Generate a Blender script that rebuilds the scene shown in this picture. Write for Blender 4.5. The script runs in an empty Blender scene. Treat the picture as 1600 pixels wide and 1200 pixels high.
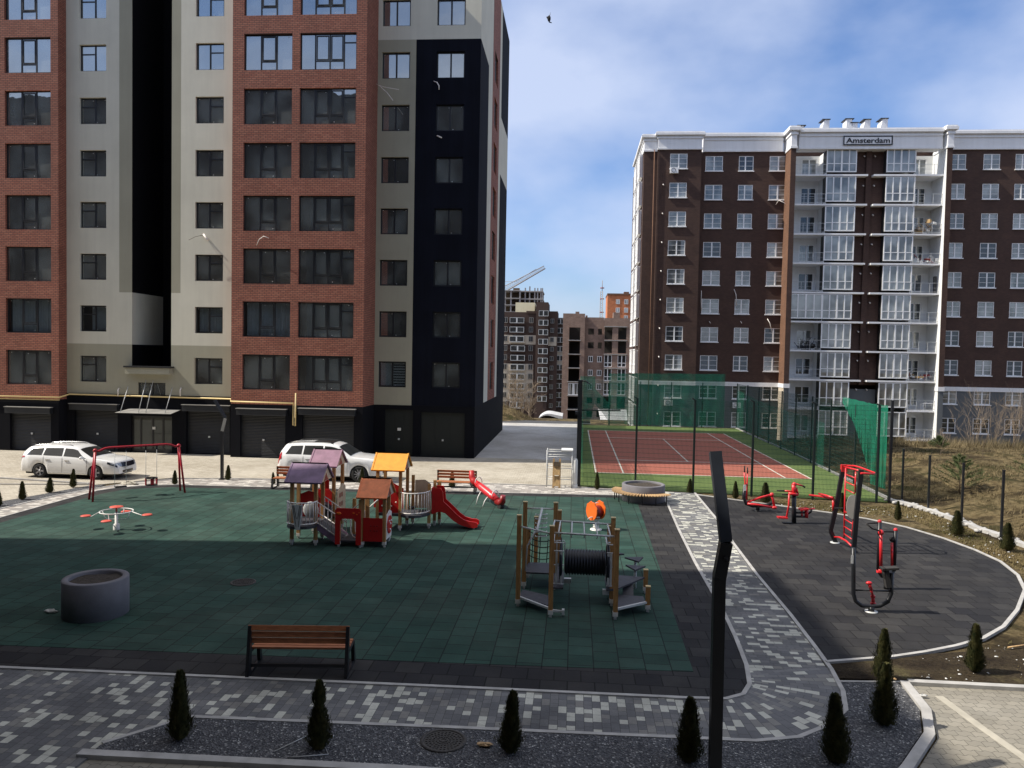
import bpy, bmesh, math, random
from mathutils import Vector, Matrix, Quaternion
C = bpy.context; D = bpy.data; SC = C.scene
PI = math.pi; R = math.radians
rnd = random.Random(7)
# ------------------------------------------------------------------ camera
cam = D.objects.new('camera', D.cameras.new('camera')); SC.collection.objects.link(cam); SC.camera = cam
cam.data.sensor_width = 36; cam.data.lens = 27.0; cam.data.clip_start = 0.1; cam.data.clip_end = 3000
cam.location = (0, 0, 6.0)
_Y, _P, _R = R(4.6), R(2.1), R(1.08)
_q = Quaternion((0, 0, 1), _Y) @ Quaternion((1, 0, 0), PI/2 - _P) @ Quaternion((0, 0, 1), _R)
cam.rotation_mode = 'QUATERNION'; cam.rotation_quaternion = _q
SC.view_settings.view_transform = 'Standard'; SC.view_settings.look = 'None'
SC.view_settings.gamma = 1; SC.view_settings.exposure = 0.27
# ------------------------------------------------------------------ sun and sky
EL, AZ = R(46), R(8)
sd = D.lights.new('sun', 'SUN'); sd.energy = 5.0; sd.angle = R(0.5); sd.color = (1.0, 0.93, 0.82)
so = D.objects.new('sun', sd); SC.collection.objects.link(so); so.location = (-60, -10, 60)
so.rotation_mode = 'QUATERNION'
so.rotation_quaternion = Vector((math.cos(EL)*math.cos(AZ), math.cos(EL)*math.sin(AZ), -math.sin(EL))).to_track_quat('-Z', 'Y')
w = D.worlds.new('World'); SC.world = w; w.use_nodes = True
nt = w.node_tree; nt.nodes.clear()
def N(t, k, **kw):
    n = t.nodes.new(k)
    for a, b in kw.items():
        if a in ('op',): n.operation = b
        elif hasattr(n, a) and a not in ('inputs',): setattr(n, a, b)
    return n
def LK(t, a, b): t.links.new(a, b)
sky = N(nt, 'ShaderNodeTexSky'); sky.sky_type = 'NISHITA'; sky.sun_disc = False
sky.sun_elevation = EL; sky.sun_rotation = math.atan2(-math.cos(AZ), -math.sin(AZ)); sky.air_density = 1.0; sky.dust_density = 1.3; sky.ozone_density = 3.0
tc = N(nt, 'ShaderNodeTexCoord'); mp = N(nt, 'ShaderNodeMapping'); mp.inputs['Scale'].default_value = (1.5, 1.5, 2.6); mp.inputs['Location'].default_value = (0.35, 0.0, 0.2)
nz = N(nt, 'ShaderNodeTexNoise'); nz.inputs['Scale'].default_value = 1.7; nz.inputs['Detail'].default_value = 7; nz.inputs['Roughness'].default_value = 0.47; nz.inputs['Distortion'].default_value = 0.0
rp = N(nt, 'ShaderNodeValToRGB'); rp.color_ramp.elements[0].position = 0.37; rp.color_ramp.elements[1].position = 0.58
rp.color_ramp.elements[0].color = (0, 0, 0, 1); rp.color_ramp.elements[1].color = (0.8, 0.8, 0.8, 1)
tint = N(nt, 'ShaderNodeMix'); tint.data_type = 'RGBA'; tint.blend_type = 'MULTIPLY'; tint.inputs[0].default_value = 1; tint.inputs[7].default_value = (0.84, 0.96, 1.18, 1)
mx = N(nt, 'ShaderNodeMix'); mx.data_type = 'RGBA'
# low cloud is bluish; brighter whiter veil added overhead, unseen, to light the facades
sz = N(nt, 'ShaderNodeSeparateXYZ'); LK(nt, tc.outputs['Generated'], sz.inputs[0])
zr_ = N(nt, 'ShaderNodeMapRange'); zr_.inputs['From Min'].default_value = 0.48; zr_.inputs['From Max'].default_value = 0.8; LK(nt, sz.outputs[2], zr_.inputs[0])
cm = N(nt, 'ShaderNodeMix'); cm.data_type = 'RGBA'; cm.inputs[6].default_value = (4.6, 5.2, 6.7, 1); cm.inputs[7].default_value = (6.9, 6.7, 6.5, 1); LK(nt, zr_.outputs[0], cm.inputs[0])
fx = N(nt, 'ShaderNodeMath'); fx.operation = 'MAXIMUM'; fz = N(nt, 'ShaderNodeMath'); fz.operation = 'MULTIPLY'; fz.inputs[1].default_value = 0.7; LK(nt, zr_.outputs[0], fz.inputs[0]); LK(nt, fz.outputs[0], fx.inputs[1])
LK(nt, cm.outputs[2], mx.inputs[7])
bg = N(nt, 'ShaderNodeBackground'); bg.inputs['Strength'].default_value = 0.125
wo = N(nt, 'ShaderNodeOutputWorld')
LK(nt, tc.outputs['Generated'], mp.inputs[0]); LK(nt, mp.outputs[0], nz.inputs['Vector']); LK(nt, nz.outputs[0], rp.inputs[0])
LK(nt, sky.outputs[0], tint.inputs[6]); LK(nt, tint.outputs[2], mx.inputs[6]); LK(nt, rp.outputs[0], fx.inputs[0]); LK(nt, fx.outputs[0], mx.inputs[0])
LK(nt, mx.outputs[2], bg.inputs['Color']); LK(nt, bg.outputs[0], wo.inputs[0])
# ------------------------------------------------------------------ photograph pixel -> point helpers (real places on the ground or a facade)
F_ = 1200.0
def ray(x, y):
    u = (x-800)/F_; v = (600-y)/F_
    c, s = math.cos(_R), math.sin(_R); r = u*c - v*s; up = u*s + v*c
    fy = math.cos(_P) + up*math.sin(_P); uz = up*math.cos(_P) - math.sin(_P)
    c, s = math.cos(_Y), math.sin(_Y)
    return (r*c - fy*s, r*s + fy*c, uz)
def g(x, y, z=0.0):
    d = ray(x, y); t = (z-6.0)/d[2]; return (d[0]*t, d[1]*t)
def pl(x, y, Y):
    d = ray(x, y); t = Y/d[1]; return (d[0]*t, 6.0 + d[2]*t)
def px(x, y, Y): return pl(x, y, Y)[0]
def pz(x, y, Y): return pl(x, y, Y)[1]
# ------------------------------------------------------------------ materials
MT = {}
def newmat(name):
    m = D.materials.new(name); m.use_nodes = True; t = m.node_tree
    return m, t, t.nodes['Principled BSDF']
def rgb(c): return (c[0], c[1], c[2], 1)
def sc(c, k): return (min(1, c[0]*k), min(1, c[1]*k), min(1, c[2]*k), 1)
def coordn(t, coord):
    if coord == 'pos': return N(t, 'ShaderNodeNewGeometry').outputs['Position']
    return N(t, 'ShaderNodeTexCoord').outputs['Object']
def noise(t, vec, scale, detail=4, rough=0.55):
    n = N(t, 'ShaderNodeTexNoise'); n.inputs['Scale'].default_value = scale; n.inputs['Detail'].default_value = detail
    n.inputs['Roughness'].default_value = rough; LK(t, vec, n.inputs['Vector']); return n.outputs[0]
def ramp(t, fac, stops, const=False):
    r = N(t, 'ShaderNodeValToRGB'); e = r.color_ramp.elements
    if const: r.color_ramp.interpolation = 'CONSTANT'
    while len(e) < len(stops): e.new(0.5)
    for i, (p, c) in enumerate(stops): e[i].position = p; e[i].color = rgb(c) if len(c) == 3 else c
    LK(t, fac, r.inputs[0]); return r.outputs[0]
def mixc(t, f, a, b, mode='MIX'):
    m = N(t, 'ShaderNodeMix'); m.data_type = 'RGBA'; m.blend_type = mode
    for s, v in ((0, f), (6, a), (7, b)):
        if isinstance(v, (int, float)): m.inputs[s].default_value = v
        elif isinstance(v, tuple): m.inputs[s].default_value = rgb(v)
        else: LK(t, v, m.inputs[s])
    return m.outputs[2]
def bump(t, b, h, s, dist=0.02):
    n = N(t, 'ShaderNodeBump'); n.inputs['Strength'].default_value = s; n.inputs['Distance'].default_value = dist
    LK(t, h, n.inputs['Height']); LK(t, n.outputs[0], b.inputs['Normal'])
def pm(name, col, rough=0.6, var=0.12, scale=3.0, metal=0.0, bmp=0.0, coord='pos', coat=0.0, fine=40):
    if name in MT: return MT[name]
    m, t, b = newmat(name); v = coordn(t, coord)
    c = ramp(t, noise(t, v, scale, 6), [(0.3, sc(col, 1-var)[:3]), (0.7, sc(col, 1+var)[:3])])
    LK(t, c, b.inputs['Base Color']); b.inputs['Roughness'].default_value = rough; b.inputs['Metallic'].default_value = metal
    b.inputs['Coat Weight'].default_value = coat
    if bmp: bump(t, b, noise(t, v, fine, 4), bmp)
    MT[name] = m; return m
def wallvec(t):
    s = N(t, 'ShaderNodeSeparateXYZ'); LK(t, coordn(t, 'pos'), s.inputs[0])
    a = N(t, 'ShaderNodeMath'); LK(t, s.outputs[0], a.inputs[0]); LK(t, s.outputs[1], a.inputs[1])
    c = N(t, 'ShaderNodeCombineXYZ'); LK(t, a.outputs[0], c.inputs[0]); LK(t, s.outputs[2], c.inputs[1]); return c.outputs[0]
def brick(t, vec, c1, c2, mort, bw, rh, ms, offset=0.5, bias=0.0, smooth=0.1):
    b = N(t, 'ShaderNodeTexBrick'); LK(t, vec, b.inputs['Vector']); b.offset = offset
    b.inputs['Color1'].default_value = rgb(c1); b.inputs['Color2'].default_value = rgb(c2); b.inputs['Mortar'].default_value = rgb(mort)
    b.inputs['Scale'].default_value = 1; b.inputs['Mortar Size'].default_value = ms; b.inputs['Mortar Smooth'].default_value = smooth
    b.inputs['Bias'].default_value = bias; b.inputs['Brick Width'].default_value = bw; b.inputs['Row Height'].default_value = rh; return b
def brickmat(name, c1, c2, mort, bw=0.26, rh=0.088, ms=0.012):
    m, t, b = newmat(name); v = wallvec(t); k = brick(t, v, c1, c2, mort, bw, rh, ms)
    n = noise(t, coordn(t, 'pos'), 0.9, 5)
    c = mixc(t, 1.0, k.outputs[0], ramp(t, n, [(0.3, (0.82, 0.82, 0.82)), (0.7, (1.1, 1.1, 1.1))]), 'MULTIPLY')
    LK(t, c, b.inputs['Base Color']); b.inputs['Roughness'].default_value = 0.85
    iv = N(t, 'ShaderNodeInvert'); LK(t, k.outputs['Fac'], iv.inputs[1]); bump(t, b, iv.outputs[0], 0.4, 0.01)
    MT[name] = m; return m
def plaster(name, col, var=0.06, streak=0.05):
    m, t, b = newmat(name); p = coordn(t, 'pos')
    c = ramp(t, noise(t, p, 0.5, 6), [(0.3, sc(col, 1-var)[:3]), (0.7, sc(col, 1+var)[:3])])
    mp_ = N(t, 'ShaderNodeMapping'); mp_.inputs['Scale'].default_value = (2.2, 2.2, 0.12); LK(t, p, mp_.inputs[0])
    s = ramp(t, noise(t, mp_.outputs[0], 1.2, 5, 0.65), [(0.35, (1-streak, 1-streak, 1-streak)), (0.6, (1, 1, 1))])
    LK(t, mixc(t, 1.0, c, s, 'MULTIPLY'), b.inputs['Base Color']); b.inputs['Roughness'].default_value = 0.9; b.inputs['Specular IOR Level'].default_value = 0.15
    bump(t, b, noise(t, p, 60, 3), 0.15, 0.01); MT[name] = m; return m
def glassmat(name, dark, fac, tint_=(0.8, 0.9, 0.95), var=True):
    # dark room behind a coated pane: dark diffuse under a strong mirror layer
    m, t, b = newmat(name); out = t.nodes['Material Output']
    n = N(t, 'ShaderNodeTexNoise'); n.inputs['Scale'].default_value = 0.55; LK(t, coordn(t, 'pos'), n.inputs['Vector'])
    LK(t, ramp(t, n.outputs[0], [(0.38, sc(dark, 0.25)[:3]), (0.62, sc(dark, 1.9)[:3])]), b.inputs['Base Color'])
    b.inputs['Roughness'].default_value = 0.5
    gl = N(t, 'ShaderNodeBsdfGlossy'); gl.inputs['Roughness'].default_value = 0.015; gl.inputs['Color'].default_value = rgb(tint_)
    n2 = N(t, 'ShaderNodeTexNoise'); n2.inputs['Scale'].default_value = 1.1; LK(t, coordn(t, 'pos'), n2.inputs['Vector'])
    bp = N(t, 'ShaderNodeBump'); bp.inputs['Strength'].default_value = 0.05 if name == 'pane_left' else 0.0; bp.inputs['Distance'].default_value = 0.05; LK(t, n2.outputs[0], bp.inputs['Height']); LK(t, bp.outputs[0], gl.inputs['Normal'])
    ms = N(t, 'ShaderNodeMixShader'); ms.inputs[0].default_value = fac; LK(t, b.outputs[0], ms.inputs[1]); LK(t, gl.outputs[0], ms.inputs[2]); LK(t, ms.outputs[0], out.inputs[0])
    MT[name] = m; return m
def clearglass(name, tint_, alpha, gfac=0.15):
    m, t, b = newmat(name); out = t.nodes['Material Output']
    tr = N(t, 'ShaderNodeBsdfTransparent'); tr.inputs[0].default_value = rgb(tint_)
    gl = N(t, 'ShaderNodeBsdfGlossy'); gl.inputs['Roughness'].default_value = 0.02
    ms = N(t, 'ShaderNodeMixShader'); ms.inputs[0].default_value = gfac; LK(t, tr.outputs[0], ms.inputs[1]); LK(t, gl.outputs[0], ms.inputs[2]); LK(t, ms.outputs[0], out.inputs[0])
    MT[name] = m; return m
def netmat(name, col, cover):
    # woven shade net: holes finer than the eye resolves, cover varies a little with the weave
    m, t, b = newmat(name); out = t.nodes['Material Output']
    b.inputs['Base Color'].default_value = rgb(col); b.inputs['Roughness'].default_value = 0.8
    tl = N(t, 'ShaderNodeBsdfTranslucent'); tl.inputs[0].default_value = rgb(col)
    m1 = N(t, 'ShaderNodeMixShader'); m1.inputs[0].default_value = 0.5; LK(t, b.outputs[0], m1.inputs[1]); LK(t, tl.outputs[0], m1.inputs[2])
    tr = N(t, 'ShaderNodeBsdfTransparent')
    ms = N(t, 'ShaderNodeMixShader'); r = ramp(t, noise(t, coordn(t, 'pos'), 0.9, 6), [(0.3, (cover-0.12,)*3), (0.7, (cover+0.12,)*3)])
    LK(t, r, ms.inputs[0]); LK(t, tr.outputs[0], ms.inputs[1]); LK(t, m1.outputs[0], ms.inputs[2]); LK(t, ms.outputs[0], out.inputs[0])
    MT[name] = m; return m
def pavermat(name, cols, bw, rh, ms, mort, rot=False, dirt=0.25, offset=0.5, const=True, rough=0.85, squash=1.0, freq=2, dust=0.0):
    m, t, b = newmat(name); p = coordn(t, 'pos')
    if rot:
        q = N(t, 'ShaderNodeMapping'); q.inputs['Rotation'].default_value = (0, 0, PI/2); LK(t, p, q.inputs[0]); v = q.outputs[0]
    else: v = p
    k = brick(t, v, (0, 0, 0), (1, 1, 1), (0.5, 0.5, 0.5), bw, rh, ms, offset); k.offset_frequency = freq; k.squash = squash; k.squash_frequency = 2
    c = ramp(t, k.outputs[0], cols, const)
    c = mixc(t, k.outputs['Fac'], c, mort)
    d = ramp(t, noise(t, p, 0.7, 8, 0.65), [(0.3, (1-dirt,)*3), (0.65, (1+dirt*0.3,)*3)])
    f = ramp(t, noise(t, p, 35, 3), [(0.3, (0.88,)*3), (0.7, (1.08,)*3)])
    if dust:
        du = ramp(t, noise(t, p, 0.22, 9, 0.7), [(0.45, (0, 0, 0)), (0.75, (dust, dust, dust))]); c = mixc(t, du, c, (0.17, 0.15, 0.115))
        q_ = N(t, 'ShaderNodeMapping'); q_.inputs['Scale'].default_value = (0.5, 3.5, 1); q_.inputs['Rotation'].default_value = (0, 0, 0.5); LK(t, p, q_.inputs[0])
        sc_ = ramp(t, noise(t, q_.outputs[0], 1.4, 10, 0.75), [(0.62, (0, 0, 0)), (0.76, (dust*.9,)*3)]); c = mixc(t, sc_, c, (0.2, 0.19, 0.16))
    c = mixc(t, 1.0, mixc(t, 1.0, c, d, 'MULTIPLY'), f, 'MULTIPLY')
    LK(t, c, b.inputs['Base Color']); b.inputs['Roughness'].default_value = rough; b.inputs['Specular IOR Level'].default_value = 0.25
    iv = N(t, 'ShaderNodeInvert'); LK(t, k.outputs['Fac'], iv.inputs[1]); bump(t, b, iv.outputs[0], 0.35, 0.008)
    MT[name] = m; return m
brickmat('brick', (0.30, 0.096, 0.060), (0.39, 0.15, 0.095), (0.09, 0.045, 0.038), 0.27, 0.10, 0.014)
brickmat('brown_brick', (0.066, 0.034, 0.026), (0.09, 0.048, 0.034), (0.045, 0.026, 0.02), 0.26, 0.1, 0.008)
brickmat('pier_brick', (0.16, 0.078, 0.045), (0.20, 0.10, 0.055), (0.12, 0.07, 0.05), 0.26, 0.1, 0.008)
brickmat('far_brick', (0.26, 0.165, 0.125), (0.32, 0.21, 0.16), (0.2, 0.16, 0.13), 0.5, 0.25, 0.02)
brickmat('far_orange', (0.52, 0.16, 0.06), (0.6, 0.2, 0.08), (0.45, 0.2, 0.1), 0.5, 0.25, 0.02)
brickmat('rough_block', (0.30, 0.25, 0.2), (0.42, 0.33, 0.25), (0.35, 0.33, 0.3), 0.6, 0.3, 0.03)
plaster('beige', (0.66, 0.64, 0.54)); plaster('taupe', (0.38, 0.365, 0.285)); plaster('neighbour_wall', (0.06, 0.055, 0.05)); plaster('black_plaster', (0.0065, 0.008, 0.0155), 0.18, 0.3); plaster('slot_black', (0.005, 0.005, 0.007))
plaster('grey_plaster', (0.14, 0.15, 0.155)); plaster('white_plaster', (0.84, 0.84, 0.84), 0.04, 0.07); plaster('balcony_white', (0.76, 0.77, 0.76))
plaster('far_dark', (0.085, 0.058, 0.048)); plaster('far_beige', (0.56, 0.49, 0.39)); plaster('yellow_insulation', (0.86, 0.78, 0.52)); plaster('concrete_frame', (0.33, 0.32, 0.31))
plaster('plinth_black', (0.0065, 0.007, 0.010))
glassmat('pane_left', (0.075, 0.088, 0.088), 0.38, (0.97, 0.98, 0.92)); glassmat('pane_far', (0.16, 0.17, 0.165), 0.13, (0.9, 0.9, 0.85)); glassmat('pane_dark', (0.014, 0.015, 0.015), 0.07)
glassmat('car_glass', (0.01, 0.011, 0.012), 0.12); glassmat('door_glass', (0.008, 0.009, 0.008), 0.045)
clearglass('clear_pane', (0.75, 0.8, 0.82), 0.3, 0.16); clearglass('canopy_glass', (0.45, 0.47, 0.46), 0.3, 0.1)
netmat('green_net', (0.010, 0.19, 0.12), 0.58); netmat('green_net_thick', (0.015, 0.30, 0.17), 0.70); netmat('green_net_thin', (0.012, 0.20, 0.12), 0.30)
pm('dark_frame', (0.018, 0.019, 0.022), 0.45); pm('white_frame', (0.88, 0.88, 0.87), 0.4, 0.04); pm('white_paint', (0.72, 0.71, 0.68), 0.45, 0.06)
pm('black_metal', (0.012, 0.013, 0.016), 0.42, 0.2, 4, 0, 0, 'pos', 0.1); pm('fence_green_black', (0.008, 0.018, 0.016), 0.5); pm('wire_green', (0.01, 0.05, 0.035), 0.5)
pm('lamp_arm_skylit', (0.02, 0.025, 0.036), 0.5, 0.15, 3, 0, 0.02)  # lamp arm's black with sky light put into its lighter, bluer colour
pm('red_paint', (0.62, 0.022, 0.028), 0.35, 0.12, 4, 0, 0, 'pos', 0.2); pm('swing_red', (0.42, 0.008, 0.02), 0.35, 0.1); pm('red_panel', (0.50, 0.012, 0.012), 0.45, 0.12)
pm('red_disc', (.62, .10, .07), .5, .2, 5); pm('dark_red', (0.22, 0.008, 0.008), 0.4); pm('orange_panel', (0.85, 0.16, 0.02), 0.45, 0.08)
pm('orange_roof', (0.85, 0.25, 0.09), 0.55, 0.15, 5); pm('yellow_roof', (0.80, 0.33, 0.03), 0.5, 0.12, 5); pm('purple_roof', (0.21, 0.135, 0.22), 0.6, 0.3, 3); pm('plum_roof', (0.26, 0.14, 0.20), 0.6, 0.25, 3)
def woodmat(name, col, sx=(14, 14, 1.2)):
    m, t, b = newmat(name); q = N(t, 'ShaderNodeMapping'); q.inputs['Scale'].default_value = sx; LK(t, coordn(t, 'pos'), q.inputs[0])
    LK(t, ramp(t, noise(t, q.outputs[0], 3, 6, 0.6), [(0.3, sc(col, 0.6)[:3]), (0.7, sc(col, 1.25)[:3])]), b.inputs['Base Color']); b.inputs['Roughness'].default_value = 0.65; MT[name] = m
woodmat('post_wood', (0.52, 0.29, 0.11)); woodmat('bench_wood', (0.42, 0.15, 0.06), (1.2, 14, 14)); woodmat('dark_post', (0.46, 0.235, 0.08)); woodmat('slat_wood', (0.55, 0.36, 0.18), (6, 6, 6)); woodmat('plywood', (0.5, 0.33, 0.15)); woodmat('plank_dark', (0.1, 0.07, 0.04))
pm('post_cap', (0.6, 0.45, 0.22)); pm('galvanised', (0.58, 0.59, 0.58), 0.5, 0.12, 6, 0.1); pm('deck', (0.045, 0.045, 0.055), 0.6, 0.3, 8); pm('beige_panel', (0.55, 0.46, 0.33), 0.5); pm('pvc_white', (0.82, 0.77, 0.72), 0.4)
pm('tube_black', (0.010, 0.012, 0.02), 0.4); pm('rope_black', (0.01, 0.01, 0.012), 0.8); pm('rubber_black', (0.015, 0.015, 0.016), 0.7)
pm('concrete', (0.33, 0.32, 0.31), 0.85, 0.15, 2.5, 0, 0.2); pm('planter_grey', (0.17, 0.165, 0.18), 0.8, 0.15, 2.5, 0, 0.15); pm('kerb', (0.42, 0.41, 0.39), 0.85, 0.2, 3, 0, 0.2); pm('bare_soil', (0.05, 0.040, 0.031), 0.95, 0.5, 18, 0, 0.8)
pm('cast_iron', (0.055, 0.05, 0.045), 0.7, 0.4, 22, 0, 0.6); pm('gas_yellow', (0.72, 0.55, 0.25), 0.5, 0.05); pm('shutter', (0.014, 0.016, 0.020), 0.5, 0.15); pm('door_green', (0.005, 0.009, 0.009), 0.6)
pm('car_white', (0.80, 0.80, 0.79), 0.25, 0.02, 1, 0, 0, 'pos', 0.8); pm('tyre', (0.012, 0.012, 0.013), 0.8); pm('alloy', (0.12, 0.12, 0.13), 0.35, 0.1, 4, 0.6); pm('alloy_bright', (0.35, 0.35, 0.37), 0.3, 0.1, 4, 0.7)
pm('lamp_red', (0.45, 0.01, 0.015), 0.25); pm('headlamp', (0.35, 0.38, 0.42), 0.15, 0.2, 9, 0.3); pm('lamp_dark', (0.015, 0.017, 0.025), 0.2); pm('plate_white', (0.7, 0.7, 0.68), 0.5); pm('chrome', (0.6, 0.6, 0.6), 0.2, 0.05, 3, 0.9)
pm('label_white', (0.75, 0.75, 0.72), 0.5); pm('grey_board', (0.28, 0.27, 0.25), 0.6, 0.1); pm('cloth_white', (0.66, 0.66, 0.64), 0.9); pm('curtain', (0.62, 0.63, 0.66), 0.9, 0.08); pm('curtain_dim', (0.45, 0.46, 0.46), 0.9, 0.1); pm('blind', (0.6, 0.6, 0.6), 0.8)
pm('sign_black', (0.012, 0.014, 0.02), 0.5); pm('crane_steel', (0.30, 0.26, 0.24), 0.6); pm('shed_white', (0.55, 0.55, 0.54), 0.6); pm('bark', (0.12, 0.085, 0.055), 0.9, 0.3, 9); pm('twig', (0.27, 0.21, 0.15), 0.9, 0.3, 9); pm('pale_bark', (0.38, 0.33, 0.26), 0.9)
def leafmat(name, a, b_, scale=6):
    m, t, b = newmat(name); v = coordn(t, 'obj'); LK(t, ramp(t, noise(t, v, scale, 4), [(0.32, a), (0.68, b_)]), b.inputs['Base Color']); b.inputs['Roughness'].default_value = 0.85
    b.inputs['Specular IOR Level'].default_value = 0.2; MT[name] = m
leafmat('thuja_leaf', (0.016, 0.028, 0.010), (0.095, 0.088, 0.032), 9); leafmat('pine_leaf', (0.05, 0.075, 0.03), (0.12, 0.15, 0.06)); leafmat('dry_blade', (0.06, 0.050, 0.026), (0.27, 0.21, 0.115), 0.35); leafmat('verge_blade', (0.09, 0.085, 0.03), (0.26, 0.20, 0.10), 0.3)
# ground materials
pavermat('rubber_green', [(0.0, (0.016, 0.049, 0.038)), (1.0, (0.030, 0.074, 0.058))], 0.5, 0.5, 0.012, (0.006, 0.014, 0.012), True, 0.35, 0.5, False, dust=0.16)
pavermat('rubber_black', [(0.0, (0.017, 0.017, 0.020)), (1.0, (0.040, 0.039, 0.039))], 0.5, 0.5, 0.013, (0.005, 0.005, 0.006), False, 0.35, 0.5, False, dust=0.12)
PALE, GA, GB, GC = (0.56, 0.56, 0.49), (0.15, 0.152, 0.158), (0.185, 0.186, 0.188), (0.24, 0.235, 0.22)  # pale and grey block colours of the mixed path paving
pavermat('path_cross', [(0.0, GA), (0.25, GB), (0.45, GA), (0.56, GC), (0.69, PALE), (0.91, GB)], 0.27, 0.135, 0.004, (0.07, 0.07, 0.07), False, 0.35, squash=0.66, dust=0.10)
pavermat('path_along', [(0.0, GA), (0.25, GB), (0.45, GA), (0.56, GC), (0.69, PALE), (0.91, GB)], 0.25, 0.145, 0.004, (0.07, 0.07, 0.07), True, 0.35, squash=0.62, dust=0.10)
pavermat('path_light', [(0.0, (0.30, 0.28, 0.26)), (0.4, (0.36, 0.33, 0.3)), (0.68, (0.58, 0.55, 0.5))], 0.30, 0.155, 0.004, (0.2, 0.19, 0.17), False, 0.2)
def wavemat(name, a, b_, mort, bw, rh, strp=None):
    m, t, b = newmat(name); p = coordn(t, 'pos')
    s = N(t, 'ShaderNodeSeparateXYZ'); LK(t, p, s.inputs[0])
    sn = N(t, 'ShaderNodeMath'); sn.operation = 'MULTIPLY'; sn.inputs[1].default_value = 2*PI/rh/1.0; LK(t, s.outputs[0], sn.inputs[0])
    s2 = N(t, 'ShaderNodeMath'); s2.operation = 'SINE'; LK(t, sn.outputs[0], s2.inputs[0])
    s3 = N(t, 'ShaderNodeMath'); s3.operation = 'MULTIPLY'; s3.inputs[1].default_value = 0.018; LK(t, s2.outputs[0], s3.inputs[0])
    s4 = N(t, 'ShaderNodeMath'); LK(t, s3.outputs[0], s4.inputs[0]); LK(t, s.outputs[1], s4.inputs[1])
    cb = N(t, 'ShaderNodeCombineXYZ'); LK(t, s.outputs[0], cb.inputs[0]); LK(t, s4.outputs[0], cb.inputs[1])
    k = brick(t, cb.outputs[0], a, b_, mort, bw, rh, 0.005)
    d = ramp(t, noise(t, p, 0.35, 9, 0.68), [(0.3, (0.72, 0.70, 0.66)), (0.62, (1.05, 1.05, 1.05))])
    LK(t, mixc(t, 1.0, k.outputs[0], d, 'MULTIPLY'), b.inputs['Base Color']); b.inputs['Roughness'].default_value = 0.88; b.inputs['Specular IOR Level'].default_value = 0.25; MT[name] = m
wavemat('lot_paver', (0.40, 0.365, 0.30), (0.50, 0.46, 0.385), (0.20, 0.18, 0.15), 0.24, 0.13)
wavemat('lot_paver_shade_lift', (0.47, 0.46, 0.45), (0.55, 0.54, 0.52), (0.3, 0.3, 0.3), 0.24, 0.13)  # lot paver copy, colour lightened and greyed to lift the alley's shade
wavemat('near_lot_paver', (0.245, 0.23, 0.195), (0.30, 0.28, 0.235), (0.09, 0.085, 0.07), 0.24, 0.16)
pm('stripe_paver', (0.42, 0.39, 0.32), 0.85, 0.15); pm('asphalt', (0.055, 0.055, 0.058), 0.9, 0.2, 6, 0, 0.3)
pm('court_red', (0.33, 0.10, 0.065), 0.9, 0.10, 9, 0, 0.2); pm('court_line', (0.62, 0.6, 0.52), 0.8, 0.08)
m, t, b = newmat('turf'); p = coordn(t, 'pos'); c = ramp(t, noise(t, p, 0.6, 6), [(0.3, (0.075, 0.125, 0.025)), (0.7, (0.13, 0.185, 0.045))])
LK(t, mixc(t, 1.0, c, ramp(t, noise(t, p, 50, 3), [(0.3, (0.6,)*3), (0.7, (1.2,)*3)]), 'MULTIPLY'), b.inputs['Base Color']); b.inputs['Roughness'].default_value = 0.95; MT['turf'] = m
m, t, b = newmat('gravel'); p = coordn(t, 'pos'); v = N(t, 'ShaderNodeTexVoronoi'); v.inputs['Scale'].default_value = 38; LK(t, p, v.inputs['Vector'])
s = N(t, 'ShaderNodeSeparateColor'); LK(t, v.outputs['Color'], s.inputs[0])
LK(t, ramp(t, s.outputs[0], [(0.0, (0.03, 0.032, 0.038)), (0.6, (0.085, 0.087, 0.095)), (0.93, (0.16, 0.16, 0.165)), (1.0, (0.5, 0.5, 0.48))]), b.inputs['Base Color']); b.inputs['Roughness'].default_value = 0.85
bump(t, b, v.outputs['Distance'], 1.0, 0.03); MT['gravel'] = m
m, t, b = newmat('soil_dirt'); p = coordn(t, 'pos')
LK(t, mixc(t, 1.0, ramp(t, noise(t, p, 0.9, 8, 0.65), [(0.36, (0.030, 0.022, 0.016)), (0.55, (0.075, 0.058, 0.036)), (0.66, (0.13, 0.11, 0.055))]), ramp(t, noise(t, p, 14, 8, 0.75), [(0.35, (0.45,)*3), (0.62, (1.1,)*3), (0.75, (2.0, 1.95, 1.8))]), 'MULTIPLY'), b.inputs['Base Color']); b.inputs['Roughness'].default_value = 1.0; b.inputs['Specular IOR Level'].default_value = 0.1
bump(t, b, noise(t, p, 16, 8, 0.75), 1.0, 0.06); MT['soil_dirt'] = m
m, t, b = newmat('terrain'); p = coordn(t, 'pos')
c1 = ramp(t, noise(t, p, 0.33, 9, 0.68), [(0.34, (0.040, 0.030, 0.020)), (0.45, (0.085, 0.066, 0.038)), (0.52, (0.23, 0.18, 0.10)), (0.58, (0.09, 0.074, 0.038)), (0.66, (0.055, 0.058, 0.022))])
c2 = ramp(t, noise(t, p, 5, 8, 0.7), [(0.3, (0.55, 0.5, 0.45)), (0.62, (1.1, 1.1, 1.05)), (0.8, (1.7, 1.65, 1.5))])
LK(t, mixc(t, 1.0, c1, c2, 'MULTIPLY'), b.inputs['Base Color']); b.inputs['Roughness'].default_value = 1.0; b.inputs['Specular IOR Level'].default_value = 0.1
bump(t, b, noise(t, p, 3.5, 9, 0.75), 1.0, 0.25); MT['terrain'] = m
M = MT
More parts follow.
